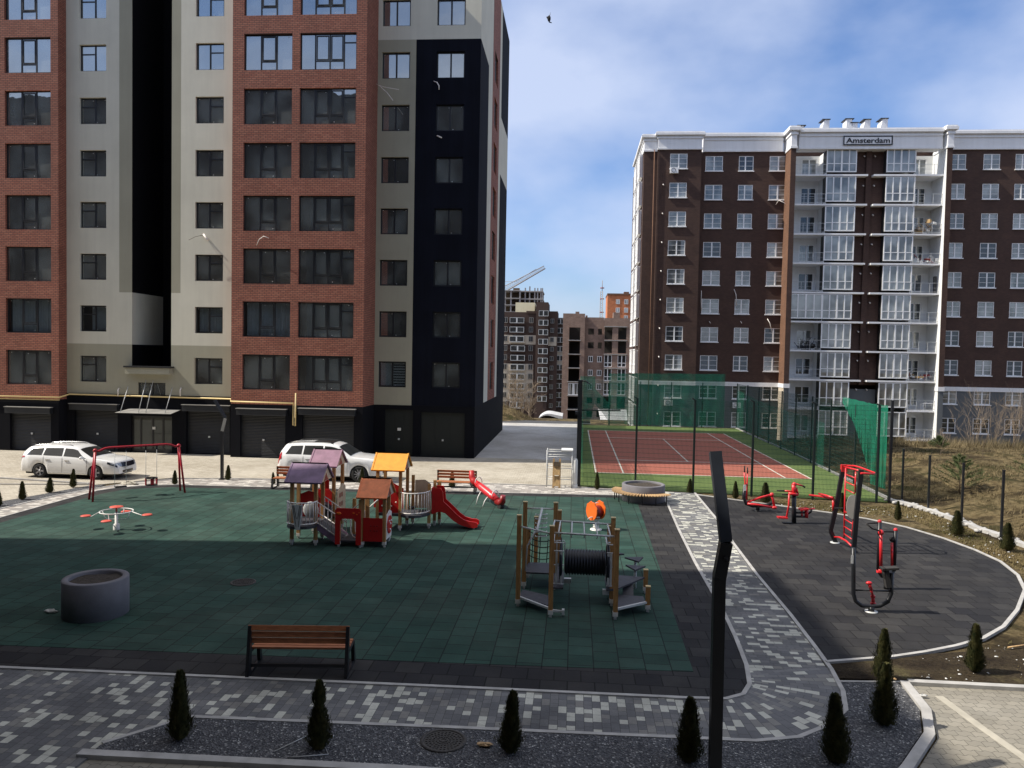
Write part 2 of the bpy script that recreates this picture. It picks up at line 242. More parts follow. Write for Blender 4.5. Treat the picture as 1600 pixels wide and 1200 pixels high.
# ------------------------------------------------------------------ mesh building
WL = {}
class MB:
    def __init__(s): s.v = []; s.f = []; s.m = []; s.sm = []
    def add(s, vs, fs, mi=0, smooth=False):
        o = len(s.v); s.v += [tuple(q) for q in vs]
        for f in fs: s.f.append(tuple(i+o for i in f)); s.m.append(mi); s.sm.append(smooth)
        return s
    def box(s, x0, x1, y0, y1, z0, z1, mi=0, rz=0, c=None):
        x0, x1 = min(x0, x1), max(x0, x1); y0, y1 = min(y0, y1), max(y0, y1); z0, z1 = min(z0, z1), max(z0, z1)
        vs = [(x0,y0,z0),(x1,y0,z0),(x1,y1,z0),(x0,y1,z0),(x0,y0,z1),(x1,y0,z1),(x1,y1,z1),(x0,y1,z1)]
        if rz:
            cx, cy = c or ((x0+x1)/2, (y0+y1)/2); co, si = math.cos(rz), math.sin(rz)
            vs = [(cx+(x-cx)*co-(y-cy)*si, cy+(x-cx)*si+(y-cy)*co, z) for x, y, z in vs]
        return s.add(vs, [(0,3,2,1),(4,5,6,7),(0,1,5,4),(1,2,6,5),(2,3,7,6),(3,0,4,7)], mi)
    def beam(s, a, b, w_, h_, mi=0, up=(0, 0, 1)):
        a, b = Vector(a), Vector(b); d = (b-a).normalized(); u = Vector(up)
        if abs(d.dot(u)) > 0.99: u = Vector((0, 1, 0))
        r = d.cross(u).normalized()*w_/2; u2 = r.cross(d).normalized()*h_/2
        vs = [a-r-u2, a+r-u2, a+r+u2, a-r+u2, b-r-u2, b+r-u2, b+r+u2, b-r+u2]
        return s.add(vs, [(0,1,2,3),(7,6,5,4),(0,4,5,1),(1,5,6,2),(2,6,7,3),(3,7,4,0)], mi)
    def tube(s, pts, r, n=8, mi=0, closed=False, caps=True):
        pts = [Vector(p) for p in pts]; k = len(pts); rs = r if isinstance(r, (list, tuple)) else [r]*k
        rings = []; nrm = None
        for i, p in enumerate(pts):
            if closed: d = (pts[(i+1) % k] - pts[i-1])
            else: d = pts[min(i+1, k-1)] - pts[max(i-1, 0)]
            if d.length < 1e-9: d = Vector((0, 0, 1))
            d.normalize()
            if nrm is None:
                nrm = d.cross(Vector((0, 0, 1)));
                if nrm.length < 0.05: nrm = d.cross(Vector((0, 1, 0)))
                nrm.normalize()
            nrm = (nrm - d*nrm.dot(d)); nrm.normalize(); bn = d.cross(nrm)
            rings.append([p + (nrm*math.cos(2*PI*j/n) + bn*math.sin(2*PI*j/n))*rs[i] for j in range(n)])
        vs = [q for rg in rings for q in rg]; fs = []
        for i in range(k if closed else k-1):
            a, b = i*n, ((i+1) % k)*n
            for j in range(n): j2 = (j+1) % n; fs.append((a+j, a+j2, b+j2, b+j))
        s.add(vs, fs, mi, True)
        if caps and not closed:
            o = len(s.v) - len(vs); s.f.append(tuple(o+j for j in range(n-1, -1, -1))); s.m.append(mi); s.sm.append(False)
            e = len(s.v)-n; s.f.append(tuple(e+j for j in range(n))); s.m.append(mi); s.sm.append(False)
        return s
    def lathe(s, prof, cx=0, cy=0, n=32, mi=0, smooth=True):
        vs = [(cx+r*math.cos(2*PI*j/n), cy+r*math.sin(2*PI*j/n), z) for r, z in prof for j in range(n)]; fs = []
        for i in range(len(prof)-1):
            for j in range(n): j2 = (j+1) % n; fs.append((i*n+j, i*n+j2, (i+1)*n+j2, (i+1)*n+j))
        return s.add(vs, fs, mi, smooth)
    def ball(s, c, r, n=12, mi=0, sq=(1, 1, 1)):
        vs = []; fs = []; k = n//2
        for i in range(k+1):
            a = PI*i/k
            for j in range(n): vs.append((c[0]+r*sq[0]*math.sin(a)*math.cos(2*PI*j/n), c[1]+r*sq[1]*math.sin(a)*math.sin(2*PI*j/n), c[2]+r*sq[2]*math.cos(a)))
        for i in range(k):
            for j in range(n): j2 = (j+1) % n; fs.append((i*n+j, (i+1)*n+j, (i+1)*n+j2, i*n+j2))
        return s.add(vs, fs, mi, True)
    def prism(s, poly, z0, z1, mi=0):
        k = len(poly); vs = [(x, y, z0) for x, y in poly]+[(x, y, z1) for x, y in poly]
        return s.add(vs, [tuple(range(k-1, -1, -1)), tuple(range(k, 2*k))]+[(i, (i+1) % k, k+(i+1) % k, k+i) for i in range(k)], mi)
    def plate(s, poly, a, b, axis='y', mi=0):
        # polygon in (x,z) extruded along y, or (y,z) along x
        k = len(poly)
        if axis == 'y': vs = [(x, a, z) for x, z in poly]+[(x, b, z) for x, z in poly]
        else: vs = [(a, y, z) for y, z in poly]+[(b, y, z) for y, z in poly]
        return s.add(vs, [tuple(range(k-1, -1, -1)), tuple(range(k, 2*k))]+[(i, (i+1) % k, k+(i+1) % k, k+i) for i in range(k)], mi)
    def strip(s, pts, w_, z0, z1, mi=0, closed=False):
        k = len(pts); L = []; Rr = []
        for i, p in enumerate(pts):
            if closed: a, b = pts[i-1], pts[(i+1) % k]
            else: a, b = pts[max(i-1, 0)], pts[min(i+1, k-1)]
            dx, dy = b[0]-a[0], b[1]-a[1]; l = math.hypot(dx, dy); nx, ny = -dy/l*w_/2, dx/l*w_/2
            L.append((p[0]+nx, p[1]+ny)); Rr.append((p[0]-nx, p[1]-ny))
        vs = [(x, y, z0) for x, y in L]+[(x, y, z1) for x, y in L]+[(x, y, z1) for x, y in Rr]+[(x, y, z0) for x, y in Rr]; fs = []
        for i in range(k if closed else k-1):
            j = (i+1) % k
            for q in range(4): q2 = (q+1) % 4; fs.append((q*k+i, q*k+j, q2*k+j, q2*k+i))
        if not closed: fs += [(0, k, 2*k, 3*k), (k-1, 4*k-1, 3*k-1, 2*k-1)]
        return s.add(vs, fs, mi)
    def build(s, name, mats, parent=None, loc=None, world=True):
        me = D.meshes.new(name)
        org = Vector(loc) if loc is not None else (WL[parent.name] if (parent and world) else Vector((0, 0, 0)))
        me.from_pydata([tuple(Vector(q)-org) for q in s.v] if world else s.v, [], s.f)
        if not isinstance(mats, (list, tuple)): mats = [mats]
        for m_ in mats: me.materials.append(M[m_] if isinstance(m_, str) else m_)
        me.polygons.foreach_set('material_index', s.m); me.polygons.foreach_set('use_smooth', s.sm)
        bm = bmesh.new(); bm.from_mesh(me); bmesh.ops.recalc_face_normals(bm, faces=bm.faces); bm.to_mesh(me); bm.free(); me.update()
        o = D.objects.new(name, me); SC.collection.objects.link(o)
        if parent is not None:
            o.parent = parent
            if loc is not None: o.location = org - WL[parent.name]
        elif loc is not None: o.location = loc
        WL[o.name] = org if world else (WL[parent.name] if parent else Vector((0,0,0)))
        return o
def tag(o, label=None, cat=None, group=None, kind=None):
    if label: o['label'] = label
    if cat: o['category'] = cat
    if group: o['group'] = group
    if kind: o['kind'] = kind
    return o
def thing(name, label, cat, loc=(0, 0, 0), group=None, rz=0):
    o = D.objects.new(name, None); SC.collection.objects.link(o); o.location = loc; o.rotation_euler = (0, 0, rz); o.empty_display_size = 0.3
    WL[o.name] = Vector(loc); return tag(o, label, cat, group)
def struct(mb, name, mats): return tag(mb.build(name, mats), kind='structure')
def kids(o): return [c for c in D.objects if c.parent == o]
TREE = {}
def dup(root, loc, rz=0.0, s=1.0, label=None, group=None):
    # copies a thing, its parts and their sub-parts
    r = root.copy(); SC.collection.objects.link(r); r.location = loc; r.rotation_euler = (0, 0, rz); r.scale = (s, s, s) if not isinstance(s, tuple) else s
    if label: r['label'] = label
    if group: r['group'] = group
    if root.name not in TREE: TREE[root.name] = [(c_, kids(c_)) for c_ in kids(root)]
    for ch, gs in TREE[root.name]:
        c_ = ch.copy(); SC.collection.objects.link(c_); c_.parent = r
        for g_ in gs: d_ = g_.copy(); SC.collection.objects.link(d_); d_.parent = c_
    return r
def wall(mb, x0, x1, z0, z1, Y, holes=(), depth=0.25, mi=0, axis='y', sgn=1):
    # front sheet at Y (or X when axis 'x') with real openings and their reveals going back by depth
    hs = [h for h in holes if h[0] < x1-1e-6 and h[1] > x0+1e-6 and h[2] < z1-1e-6 and h[3] > z0+1e-6]
    xs = sorted(set([x0, x1]+[min(max(h[i], x0), x1) for h in hs for i in (0, 1)])); zs = sorted(set([z0, z1]+[min(max(h[i], z0), z1) for h in hs for i in (2, 3)]))
    P = (lambda a, d, z: (a, Y+d, z)) if axis == 'y' else (lambda a, d, z: (Y-d, a, z))
    for i in range(len(xs)-1):
        for j in range(len(zs)-1):
            cx, cz = (xs[i]+xs[i+1])/2, (zs[j]+zs[j+1])/2
            if any(h[0] < cx < h[1] and h[2] < cz < h[3] for h in hs): continue
            mb.add([P(xs[i], 0, zs[j]), P(xs[i+1], 0, zs[j]), P(xs[i+1], 0, zs[j+1]), P(xs[i], 0, zs[j+1])], [(0, 1, 2, 3)], mi)
    for a, b_, c_, d_ in hs:
        q = [(a, c_), (b_, c_), (b_, d_), (a, d_)]
        for k in range(4):
            (ax, az), (bx_, bz) = q[k], q[(k+1) % 4]
            mb.add([P(ax, 0, az), P(bx_, 0, bz), P(bx_, depth, bz), P(ax, depth, az)], [(0, 1, 2, 3)], mi)
    return mb
def ss(a, b, x):
    t_ = min(1, max(0, (x-a)/(b-a))); return t_*t_*(3-2*t_)
# ================================================================== TERRAIN AND GROUND SHEETS
def vn(x, y):
    return (math.sin(x*1.3+0.7*y)+math.sin(y*1.7-0.4*x+1.3)+0.6*math.sin(2.9*x+2.1*y)+0.5*math.sin(3.7*y-2.3*x))*0.25
def th(x, y):
    z = -0.035
    if x > 14.4 and y < 80:
        k = ss(14.6, 20, x)*ss(10, 20, y+max(0, (x-14)*0.6))*(1-ss(44, 60, y))
        z += k*(0.75+0.35*ss(20, 34, x)) + ss(14.8, 16.5, x)*(1-ss(50, 62, y))*0.22*vn(x*0.9, y*0.9)
    y0 = 58 if x > 16 else (58+10.5*(1-ss(14.5, 16, x)))
    z -= 2.25*ss(y0, y0+13, y) if x > -0.5 or y > 71 else 0
    z -= 6.5*ss(98, 165, y) + 5.5*ss(165, 240, y)
    z += 2.75*math.exp(-((x+8.2)/4.2)**2-((y-84)/7)**2)
    return z
xs = [-900, -500, -250, -120]+[-80+i*8 for i in range(7)]+[-26+i*1.5 for i in range(26)]+[13.3+i*0.4 for i in range(60)]+[38+i*2 for i in range(12)]+[66, 80, 110, 160, 250, 500, 900]
ys = [-300, -120, -40, -10, 0]+[4+i*1.0 for i in range(18)]+[22+i*0.5 for i in range(92)]+[68+i*1.0 for i in range(32)]+[104, 112, 120, 135, 150, 165, 185, 210, 240, 280, 350, 500, 800, 1500, 2500]
mb = MB(); mb.add([(x, y, th(x, y)) for y in ys for x in xs], [(j*len(xs)+i, j*len(xs)+i+1, (j+1)*len(xs)+i+1, (j+1)*len(xs)+i) for j in range(len(ys)-1) for i in range(len(xs)-1)], 0, True)
struct(mb, 'ground', 'terrain')
def sheet(name, poly, z, mat, th_=0.03):
    mb = MB(); k = len(poly); mb.prism(poly, z-th_, z); return struct(mb, name, mat)
sheet('parking_lot', [(-60, 23), (-23.2, 23), (-22.4, 26.5), (-21.6, 29.2), (-20.9, 31.9), (-18.6, 34.4), (-12, 35.15), (0.3, 35.62), (0.3, 44.6), (-60, 44.4)], 0.0, 'lot_paver')
sheet('alley_paving', [(-60, 44.4), (0.3, 44.6), (0.45, 69.0), (-12, 67.8), (-60, 66)], 0.0, 'lot_paver_shade_lift')
sheet('back_road', [(-60, 66.0), (-12, 67.8), (0.45, 69.0), (1.6, 69.1), (1.6, 71.6), (-60, 70)], 0.004, 'asphalt')
outer = [(-20.95, 26.5), (-20.7, 29.2), (-20.3, 30.9), (-19.6, 32.6), (-18.2, 34.0), (-16, 34.6), (-12, 34.95), (-3, 35.45), (0.3, 35.5), (2.9, 35.15), (5.5, 34.8), (5.4, 28.6), (5.26, 25.4), (5.17, 21.7), (5.17, 18.4)]
inner = [(-19.85, 13.15), (-19.85, 25.1), (-19.86, 28.5), (-19.8, 30.5), (-19.45, 31.3), (-18.7, 31.95), (-17.4, 32.45), (-13.8, 32.6), (-6, 32.95), (-1.4, 33.25), (4.05, 33.6), (3.95, 31.5), (3.78, 27), (3.68, 22.8), (3.66, 18.3), (3.6, 16.7), (3.5, 15.2), (3.36, 14.3), (3.15, 13.85), (2.8, 13.62), (2.1, 13.57), (-2.1, 13.5), (-5.9, 13.41), (-10.5, 13.3)]
sheet('path_paving_right', outer[10:] + [(5.12, 16.4), (5.05, 15.2), (3.0, 13.5), (3.0, 35.1)], 0.008, 'path_cross')
sheet('path_paving_back', outer[:11] + [(3.0, 35.1), (3.0, 33.0), (-19.0, 31.5), (-19.7, 24.5), (-20.95, 24.5)], 0.007, 'path_light')
# near path: cross courses turned the other way, with the fanned corner
sheet('path_paving_near', [(-21, 6), (-7.2, 6), (-6.95, 10.95), (-6.1, 11.9), (-1.9, 12.06), (2.98, 12.2), (3.69, 12.41), (3.0, 13.65), (3.0, 14.5), (-21, 14.0)], 0.009, 'path_along')
m, t, b = newmat('path_fan'); p = coordn(t, 'pos'); q = N(t, 'ShaderNodeMapping'); q.inputs['Location'].default_value = (-2.75, -14.6, 0); LK(t, p, q.inputs[0])
s = N(t, 'ShaderNodeSeparateXYZ'); LK(t, q.outputs[0], s.inputs[0]); at = N(t, 'ShaderNodeMath'); at.operation = 'ARCTAN2'; LK(t, s.outputs[1], at.inputs[0]); LK(t, s.outputs[0], at.inputs[1])
ln = N(t, 'ShaderNodeVectorMath'); ln.operation = 'LENGTH'; LK(t, q.outputs[0], ln.inputs[0]); mu = N(t, 'ShaderNodeMath'); mu.operation = 'MULTIPLY'; mu.inputs[1].default_value = 1.75; LK(t, at.outputs[0], mu.inputs[0])
cb = N(t, 'ShaderNodeCombineXYZ'); LK(t, ln.outputs['Value'], cb.inputs[0]); LK(t, mu.outputs[0], cb.inputs[1])
k = brick(t, cb.outputs[0], (0, 0, 0), (1, 1, 1), (0.5,)*3, 0.25, 0.145, 0.004)
c = mixc(t, k.outputs['Fac'], ramp(t, k.outputs[0], [(0.0, GA), (0.25, GB), (0.45, GA), (0.56, GC), (0.69, PALE), (0.91, GB)], True), (0.07, 0.07, 0.07))
LK(t, mixc(t, 1.0, c, ramp(t, noise(t, p, 1.2, 8, 0.65), [(0.3, (0.75,)*3), (0.65, (1.1,)*3)]), 'MULTIPLY'), b.inputs['Base Color']); b.inputs['Roughness'].default_value = 0.85; MT['path_fan'] = m
sheet('path_paving_corner', [(2.75, 14.6), (2.75, 12.17), (2.98, 12.2), (3.69, 12.41), (4.31, 12.89), (4.77, 13.46), (4.97, 14.21), (5.05, 14.9), (5.07, 15.3), (3.4, 14.9)], 0.014, 'path_fan')
sheet('playground_border', inner, 0.022, 'rubber_black')
green = [(-19.25, 14.1), (-11.3, 14.3), (-6.3, 14.44), (-2.3, 14.56), (2.4, 14.73), (2.45, 18), (2.56, 22), (2.72, 31.1), (2.76, 32.95), (-1.2, 32.6), (-6, 32.35), (-13.8, 32.0), (-17.2, 31.85), (-18.3, 31.4), (-18.95, 30.8), (-19.2, 29.8), (-19.25, 28)]
sheet('playground_surface', green, 0.028, 'rubber_green')
gym = [(5.52, 34.3), (6.9, 33.4), (8.44, 32.4), (10.32, 31.1), (11.3, 30.2), (12.2, 28.9), (12.75, 27.3), (13.02, 25.7), (13.06, 24.3), (12.73, 22.78), (12.1, 21.3), (10.92, 19.5), (9.91, 18.2), (9.03, 17.35), (8.2, 16.8), (7.36, 16.35), (6.58, 16.0), (5.13, 15.55), (5.17, 18.4), (5.17, 21.7), (5.26, 25.4), (5.4, 28.6)]
sheet('soil_strip', [(5.0, 14.85), (16, 14.98), (16, 16.2), (12.5, 17.0), (10, 17.2), (8.4, 16.6), (5.1, 15.7)], 0.0, 'soil_dirt')
sheet('gym_surface', gym, 0.016, 'rubber_black')
mb = MB(); mb.strip(gym[:18], 0.085, -0.02, 0.045); struct(mb, 'gym_kerb', 'kerb')
mb = MB(); mb.strip([(3.98, 33.6), (3.95, 31.5), (3.78, 27), (3.68, 22.8), (3.66, 18.3), (3.6, 16.7), (3.5, 15.2), (3.36, 14.3), (3.15, 13.85), (2.8, 13.62), (2.1, 13.57), (-2.1, 13.5), (-5.9, 13.41), (-10.5, 13.3), (-19.8, 13.1)], 0.085, -0.02, 0.034)
mb.strip([(5.52, 34.9), (5.45, 28.6), (5.31, 25.4), (5.22, 21.7), (5.22, 18.4), (5.17, 16.4), (5.12, 15.2), (5.0, 14.2), (4.79, 13.44), (4.33, 12.85), (3.7, 12.36), (2.98, 12.15), (-1.9, 12.01), (-6.14, 11.86), (-7.0, 10.9)], 0.085, -0.02, 0.032)
mb.strip([(-20.95, 6), (-21.0, 24.5), (-20.98, 26.5), (-20.74, 29.2), (-20.34, 30.9), (-19.64, 32.65), (-18.25, 34.07), (-16, 34.66), (-12, 35.02), (-3, 35.52), (0.3, 35.57)], 0.08, -0.02, 0.028)
mb.strip([(-19.85, 13.2), (-19.88, 28.5), (-19.84, 30.5), (-19.48, 31.34), (-18.72, 32.0), (-17.4, 32.5), (-13.8, 32.65), (-6, 33.0), (-1.4, 33.3), (3.95, 33.65)], 0.06, -0.02, 0.03)
mb.strip([(5.05, 14.62), (6.3, 14.75)], 0.06, -0.02, 0.035)
struct(mb, 'path_kerb', 'kerb')
sheet('gravel_bed', [(-7.0, 10.85), (-6.1, 11.85), (-1.9, 12.0), (2.98, 12.14), (3.7, 12.35), (4.33, 12.84), (4.8, 13.43), (5.0, 14.2), (5.05, 14.6), (6.2, 14.72), (6.08, 13.6), (5.75, 12.75), (4.95, 11.65), (4.4, 11.0), (2, 10.72), (-2.5, 10.76), (-7.0, 10.66)], 0.02, 'gravel')
sheet('gravel_verge', [(-23.1, 23), (-22.35, 26.5), (-21.55, 29.2), (-20.9, 31.8), (-20.4, 32.0), (-20.38, 30.95), (-20.78, 29.2), (-21.02, 26.5), (-21.02, 22)], 0.012, 'gravel')
mb = MB(); mb.strip([(-7.15, 10.58), (-2.5, 10.68), (2, 10.64), (4.45, 10.9), (5.05, 11.6), (5.85, 12.7), (6.19, 13.6), (6.30, 14.76)], 0.16, -0.16, 0.05); mb.strip([(6.39, 14.78), (9.0, 14.78), (16, 14.9)], 0.14, -0.16, 0.05)
struct(mb, 'roadside_kerb', 'kerb')
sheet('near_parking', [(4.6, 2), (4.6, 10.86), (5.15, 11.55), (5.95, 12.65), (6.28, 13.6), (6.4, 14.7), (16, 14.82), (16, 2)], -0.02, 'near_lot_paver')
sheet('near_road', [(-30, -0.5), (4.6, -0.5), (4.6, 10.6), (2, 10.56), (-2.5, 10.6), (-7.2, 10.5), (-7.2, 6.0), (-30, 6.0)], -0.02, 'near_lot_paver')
mb = MB(); mb.strip([(6.72, 14.3), (6.86, 13.2), (7.02, 12.2), (7.2, 10.5)], 0.15, -0.03, -0.016); struct(mb, 'parking_line', 'stripe_paver')
# kerb and drain lines of the parking bay at the far left
mb = MB(); mb.strip([(-30, 33.0), (-25.6, 32.65), (-21.2, 32.05)], 0.12, -0.02, 0.06); mb.strip([(-30, 31.6), (-24.7, 31.27), (-20.95, 31.95)], 0.08, -0.02, 0.04); struct(mb, 'parking_kerb', 'concrete')
# court
sheet('court_turf', [(0.4, 35.8), (5.45, 35.1), (10.5, 34.5), (13.75, 34.15), (14.2, 50), (14.25, 68.4), (0.5, 68.4)], 0.0, 'turf')
sheet('court_surface', [(1.2, 40.05), (12.26, 40.05), (12.26, 63.5), (1.2, 63.5)], 0.006, 'court_red')
mb = MB(); L_ = [(1.25, 1.25, 40.1, 63.4), (12.2, 12.2, 40.1, 63.4), (2.68, 2.68, 40.1, 63.4), (10.92, 10.92, 40.1, 63.4), (6.75, 6.75, 45.45, 57.95)]
for a, b_, c_, d_ in L_: mb.box(a-0.04, a+0.04, c_, d_, 0.0, 0.0105)
for a, b_, y in ((1.29, 12.16, 40.1), (1.29, 12.16, 63.4), (2.72, 10.88, 45.4), (2.72, 10.88, 57.95)): mb.box(a, b_, y-0.05, y+0.05, 0.0, 0.0110)
struct(mb, 'court_lines', 'court_line')
mb = MB(); mb.strip([(13.95, 34.5), (14.28, 50), (14.33, 69)], 0.14, -0.1, 0.07); struct(mb, 'court_kerb', 'kerb')
# rough concrete footing under the free-standing posts
mb = MB(); pts = [(13.9, 34.4), (14.3, 33.6), (14.55, 32.4), (14.75, 30.6), (14.85, 29.2), (15.0, 27.6), (15.15, 26), (15.3, 24)]
P2 = []
for i in range(len(pts)-1):
    for k in range(6):
        f = k/6; P2.append((pts[i][0]*(1-f)+pts[i+1][0]*f+rnd.uniform(-.05, .05), pts[i][1]*(1-f)+pts[i+1][1]*f))
mb.strip(P2, 0.26, -0.1, 0.09); rr = random.Random(3)
for i in range(90):
    p = P2[rr.randrange(len(P2))]; s_ = rr.uniform(.04, .11); mb.ball((p[0]+rr.uniform(-.35, .35), p[1]+rr.uniform(-.2, .2), 0.04), s_, 6, 0, (1, 1.2, .6))
struct(mb, 'post_footing', 'kerb')
# ================================================================== LEFT APARTMENT BUILDING
YB, YC, YR = 41.75, 42.45, 44.1     # brick bays, beige centre, right recess
HT = 31.0
lb = thing('apartment_building', 'brick, beige and black apartment block with garages, towering behind the parked white cars', 'building', (-22, 43, 0))
rowz = [23.32+2.97, 23.32, 20.33, 17.35, 14.41, 11.44, 8.46, 5.54]       # tops of the small windows
browz = [26.45, 23.49, 20.52, 17.56, 14.65, 11.72, 8.77, 5.80]           # tops of the big ones
def cols(a, b_, Y, y=300): return px(a, y, Y), px(b_, y, Y)
cA = cols(8, 79.5, YB); cB = cols(380, 455, YB); cC = cols(467, 554.5, YB); cL = cols(124.5, 166, YC); cR = cols(305, 349, YC); cD = cols(594.5, 638, YR); cE = cols(679, 723, YR)
xA1 = px(92, 600, YB); xBl = px(362.5, 300, YB); xBr = px(568.5, 500, YB); xc0 = xA1; xS0 = -25.45; xS1 = -23.1; XE = -5.68
GT = 3.0; GTc = 3.35
big = lambda c: [(c[0], c[1], z-1.97, z) for z in browz]
sml = lambda c: [(c[0], c[1], z-1.5, z) for z in rowz]
mb = MB(); wall(mb, -52, xA1, GT, HT, YB, big(cA)+[(cA[0]-6.2, cA[1]-6.2, z-1.97, z) for z in browz])
mb.build('brick_wall', 'brick', lb)
mb = MB(); mb.add([(xA1, YB, GT), (xA1, YC, GT), (xA1, YC, HT), (xA1, YB, HT)], [(0, 1, 2, 3)]); mb.build('brick_return', 'brick', lb)
mb = MB(); wall(mb, xBl, xBr, GT, HT, YB, big(cB)+big(cC)); mb.add([(xBr, YB, GT), (xBr, YR, GT), (xBr, YR, HT), (xBr, YB, HT)], [(0, 1, 2, 3)]); mb.add([(xBl, YB, GT), (xBl, YC, GT), (xBl, YC, HT), (xBl, YB, HT)], [(0, 1, 2, 3)]); mb.build('brick_wall', 'brick', lb)
zs1, zs2 = pz(250, 457.5, YC), pz(250, 539, YC)      # colour changes
# stairwell slot
sl_b, sl_t = pz(235, 573, YC), HT
sb0, sb1 = px(186.3, 300, YC), px(282.5, 300, YC)
ew = (px(215.5, 610, YC), px(258.5, 610, YC), pz(236, 621.5, YC), pz(236, 598, YC))
mb = MB(); wall(mb, xA1, sb0, zs1, HT, YC, sml(cL)); wall(mb, xA1, xS0, zs2, zs1, YC, sml(cL)); mb.build('beige_wall', 'beige', lb); mb = MB(); wall(mb, sb1, xBl, zs1, HT, YC, sml(cR)); wall(mb, xS1, xBl, zs2, zs1, YC, sml(cR)); mb.build('beige_wall', 'beige', lb)
mb = MB(); wall(mb, sb0, xS0, zs1, HT, YC); wall(mb, xS1, sb1, zs1, HT, YC); wall(mb, xA1, xS0, GTc, zs2, YC, sml(cL)); wall(mb, xS1, xBl, GTc, zs2, YC, sml(cR)); wall(mb, xS0, xS1, GTc, sl_b, YC, [ew]); mb.build('taupe_wall', 'taupe', lb)
mb = MB()
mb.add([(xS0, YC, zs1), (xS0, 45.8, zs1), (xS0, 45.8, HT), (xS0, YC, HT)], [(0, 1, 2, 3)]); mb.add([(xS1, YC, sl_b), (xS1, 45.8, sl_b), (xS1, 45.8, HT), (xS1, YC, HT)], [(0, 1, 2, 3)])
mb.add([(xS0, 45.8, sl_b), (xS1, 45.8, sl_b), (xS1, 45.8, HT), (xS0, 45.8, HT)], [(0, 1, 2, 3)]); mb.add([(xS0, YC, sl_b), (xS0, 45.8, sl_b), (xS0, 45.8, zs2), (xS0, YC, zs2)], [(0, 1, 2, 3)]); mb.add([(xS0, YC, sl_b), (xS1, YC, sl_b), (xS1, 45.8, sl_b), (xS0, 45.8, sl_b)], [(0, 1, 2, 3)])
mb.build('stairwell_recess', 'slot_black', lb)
mb = MB(); mb.add([(xS0, YC, zs2), (xS0, 45.8, zs2), (xS0, 45.8, zs1), (xS0, YC, zs1)], [(0, 1, 2, 3)]); mb.build('stairwell_wall', 'beige', lb); mb = MB(); mb.box(xS1-0.62, xS1-0.003, 45.7, 45.79, zs2+1.0, zs2+2.5); mb.build('stairwell_wall', 'beige', lb)
mb = MB(); mb.box(xS0-0.18, xS1+0.12, YC-0.42, YC-0.003, sl_b-0.42, sl_b-0.06, 0); mb.box(xS0-0.24, xS1+0.18, YC-0.48, YC-0.001, sl_b-0.06, sl_b+0.04, 1); mb.build('stairwell_balcony', ['taupe', 'dark_frame'], lb)
# right recess
xT = px(646, 400, YR); zt = pz(700, 61, YR)
mb = MB(); wall(mb, xBr, XE, zt, HT, YR, sml(cD)+sml(cE)); mb.add([(XE, YR, zt), (XE, 46.6, zt), (XE, 46.6, HT), (XE, YR, HT)], [(0, 1, 2, 3)]); mb.build('beige_wall', 'beige', lb)
mb = MB(); wall(mb, xBr, xT, GT, zt, YR, sml(cD)); mb.build('taupe_wall', 'taupe', lb)
mb = MB(); wall(mb, xT, XE, GT, zt, YR, sml(cE))
# end wall facing the alley, painted in upright fields
def side(mb, y0, y1, z0, z1, mi, holes=()):
    hs = [h for h in holes if h[2] >= z0 and h[3] <= z1]
    zs = sorted(set([z0, z1]+[q for h in hs for q in (h[2], h[3])])); ys_ = sorted(set([y0, y1]+[q for h in hs for q in (h[0], h[1])]))
    for i in range(len(ys_)-1):
        for j in range(len(zs)-1):
            cy, cz = (ys_[i]+ys_[i+1])/2, (zs[j]+zs[j+1])/2
            if any(h[0] < cy < h[1] and h[2] < cz < h[3] for h in hs): continue
            mb.add([(XE, ys_[i], zs[j]), (XE, ys_[i+1], zs[j]), (XE, ys_[i+1], zs[j+1]), (XE, ys_[i], zs[j+1])], [(0, 1, 2, 3)], mi)
    for a, b_, c_, d_ in hs:
        q = [(a, c_), (b_, c_), (b_, d_), (a, d_)]
        for k in range(4):
            (ay, az), (by, bz) = q[k], q[(k+1) % 4]; mb.add([(XE, ay, az), (XE, by, bz), (XE-0.2, by, bz), (XE-0.2, ay, az)], [(0, 1, 2, 3)], mi)
side(mb, YR, 48.2, GT, zt, 0); side(mb, 56.2, 61.8, 3.0, 19.2, 0); side(mb, 56.2, 61.8, 23.3, HT, 0)
mb.build('black_wall', 'black_plaster', lb)
mb = MB(); side(mb, 48.2, 50.4, 3.0, HT, 0); side(mb, 54.9, 56.2, 3.0, HT, 0); side(mb, 46.6, 48.2, zt, HT, 0); side(mb, 56.2, 61.8, 19.2, 23.3, 0); mb.build('beige_end_wall', 'beige', lb)
eh = [(51.6, 53.6, z-1.9, z) for z in rowz]
mb = MB(); side(mb, 50.4, 54.9, 3.0, HT, 0, eh); mb.build('brick_end_wall', 'brick', lb)
# ground floor
gar = []
def gcol(a, b_, t_, bt, Y): return (px(a, 670, Y), px(b_, 670, Y), 0.02, pz((a+b_)/2, t_, Y))
gA = gcol(16, 80, 645, 0, YB); gB = gcol(375.5, 446, 648, 0, YB); gC = gcol(472, 553, 648, 0, YB); gL = gcol(116, 184, 640, 0, YC); gR = gcol(291, 359, 642, 0, YC); gD = gcol(601, 645, 640, 0, YR); gE = gcol(657, 726, 645, 0, YR); gN = gcol(205, 269, 650, 0, YC)
mb = MB(); wall(mb, -52, xA1, 0, GT-0.004, YB-0.03, [gA], 0.22); mb.add([(xA1, YB-0.03, 0), (xA1, YC, 0), (xA1, YC, GT), (xA1, YB-.03, GT)], [(0, 1, 2, 3)])
wall(mb, xA1, xBl, 0, GTc-0.004, YC-0.02, [gL, gR, gN], 0.25); wall(mb, xBl, xBr, 0, GT-0.004, YB-0.03, [gB, gC], 0.22)
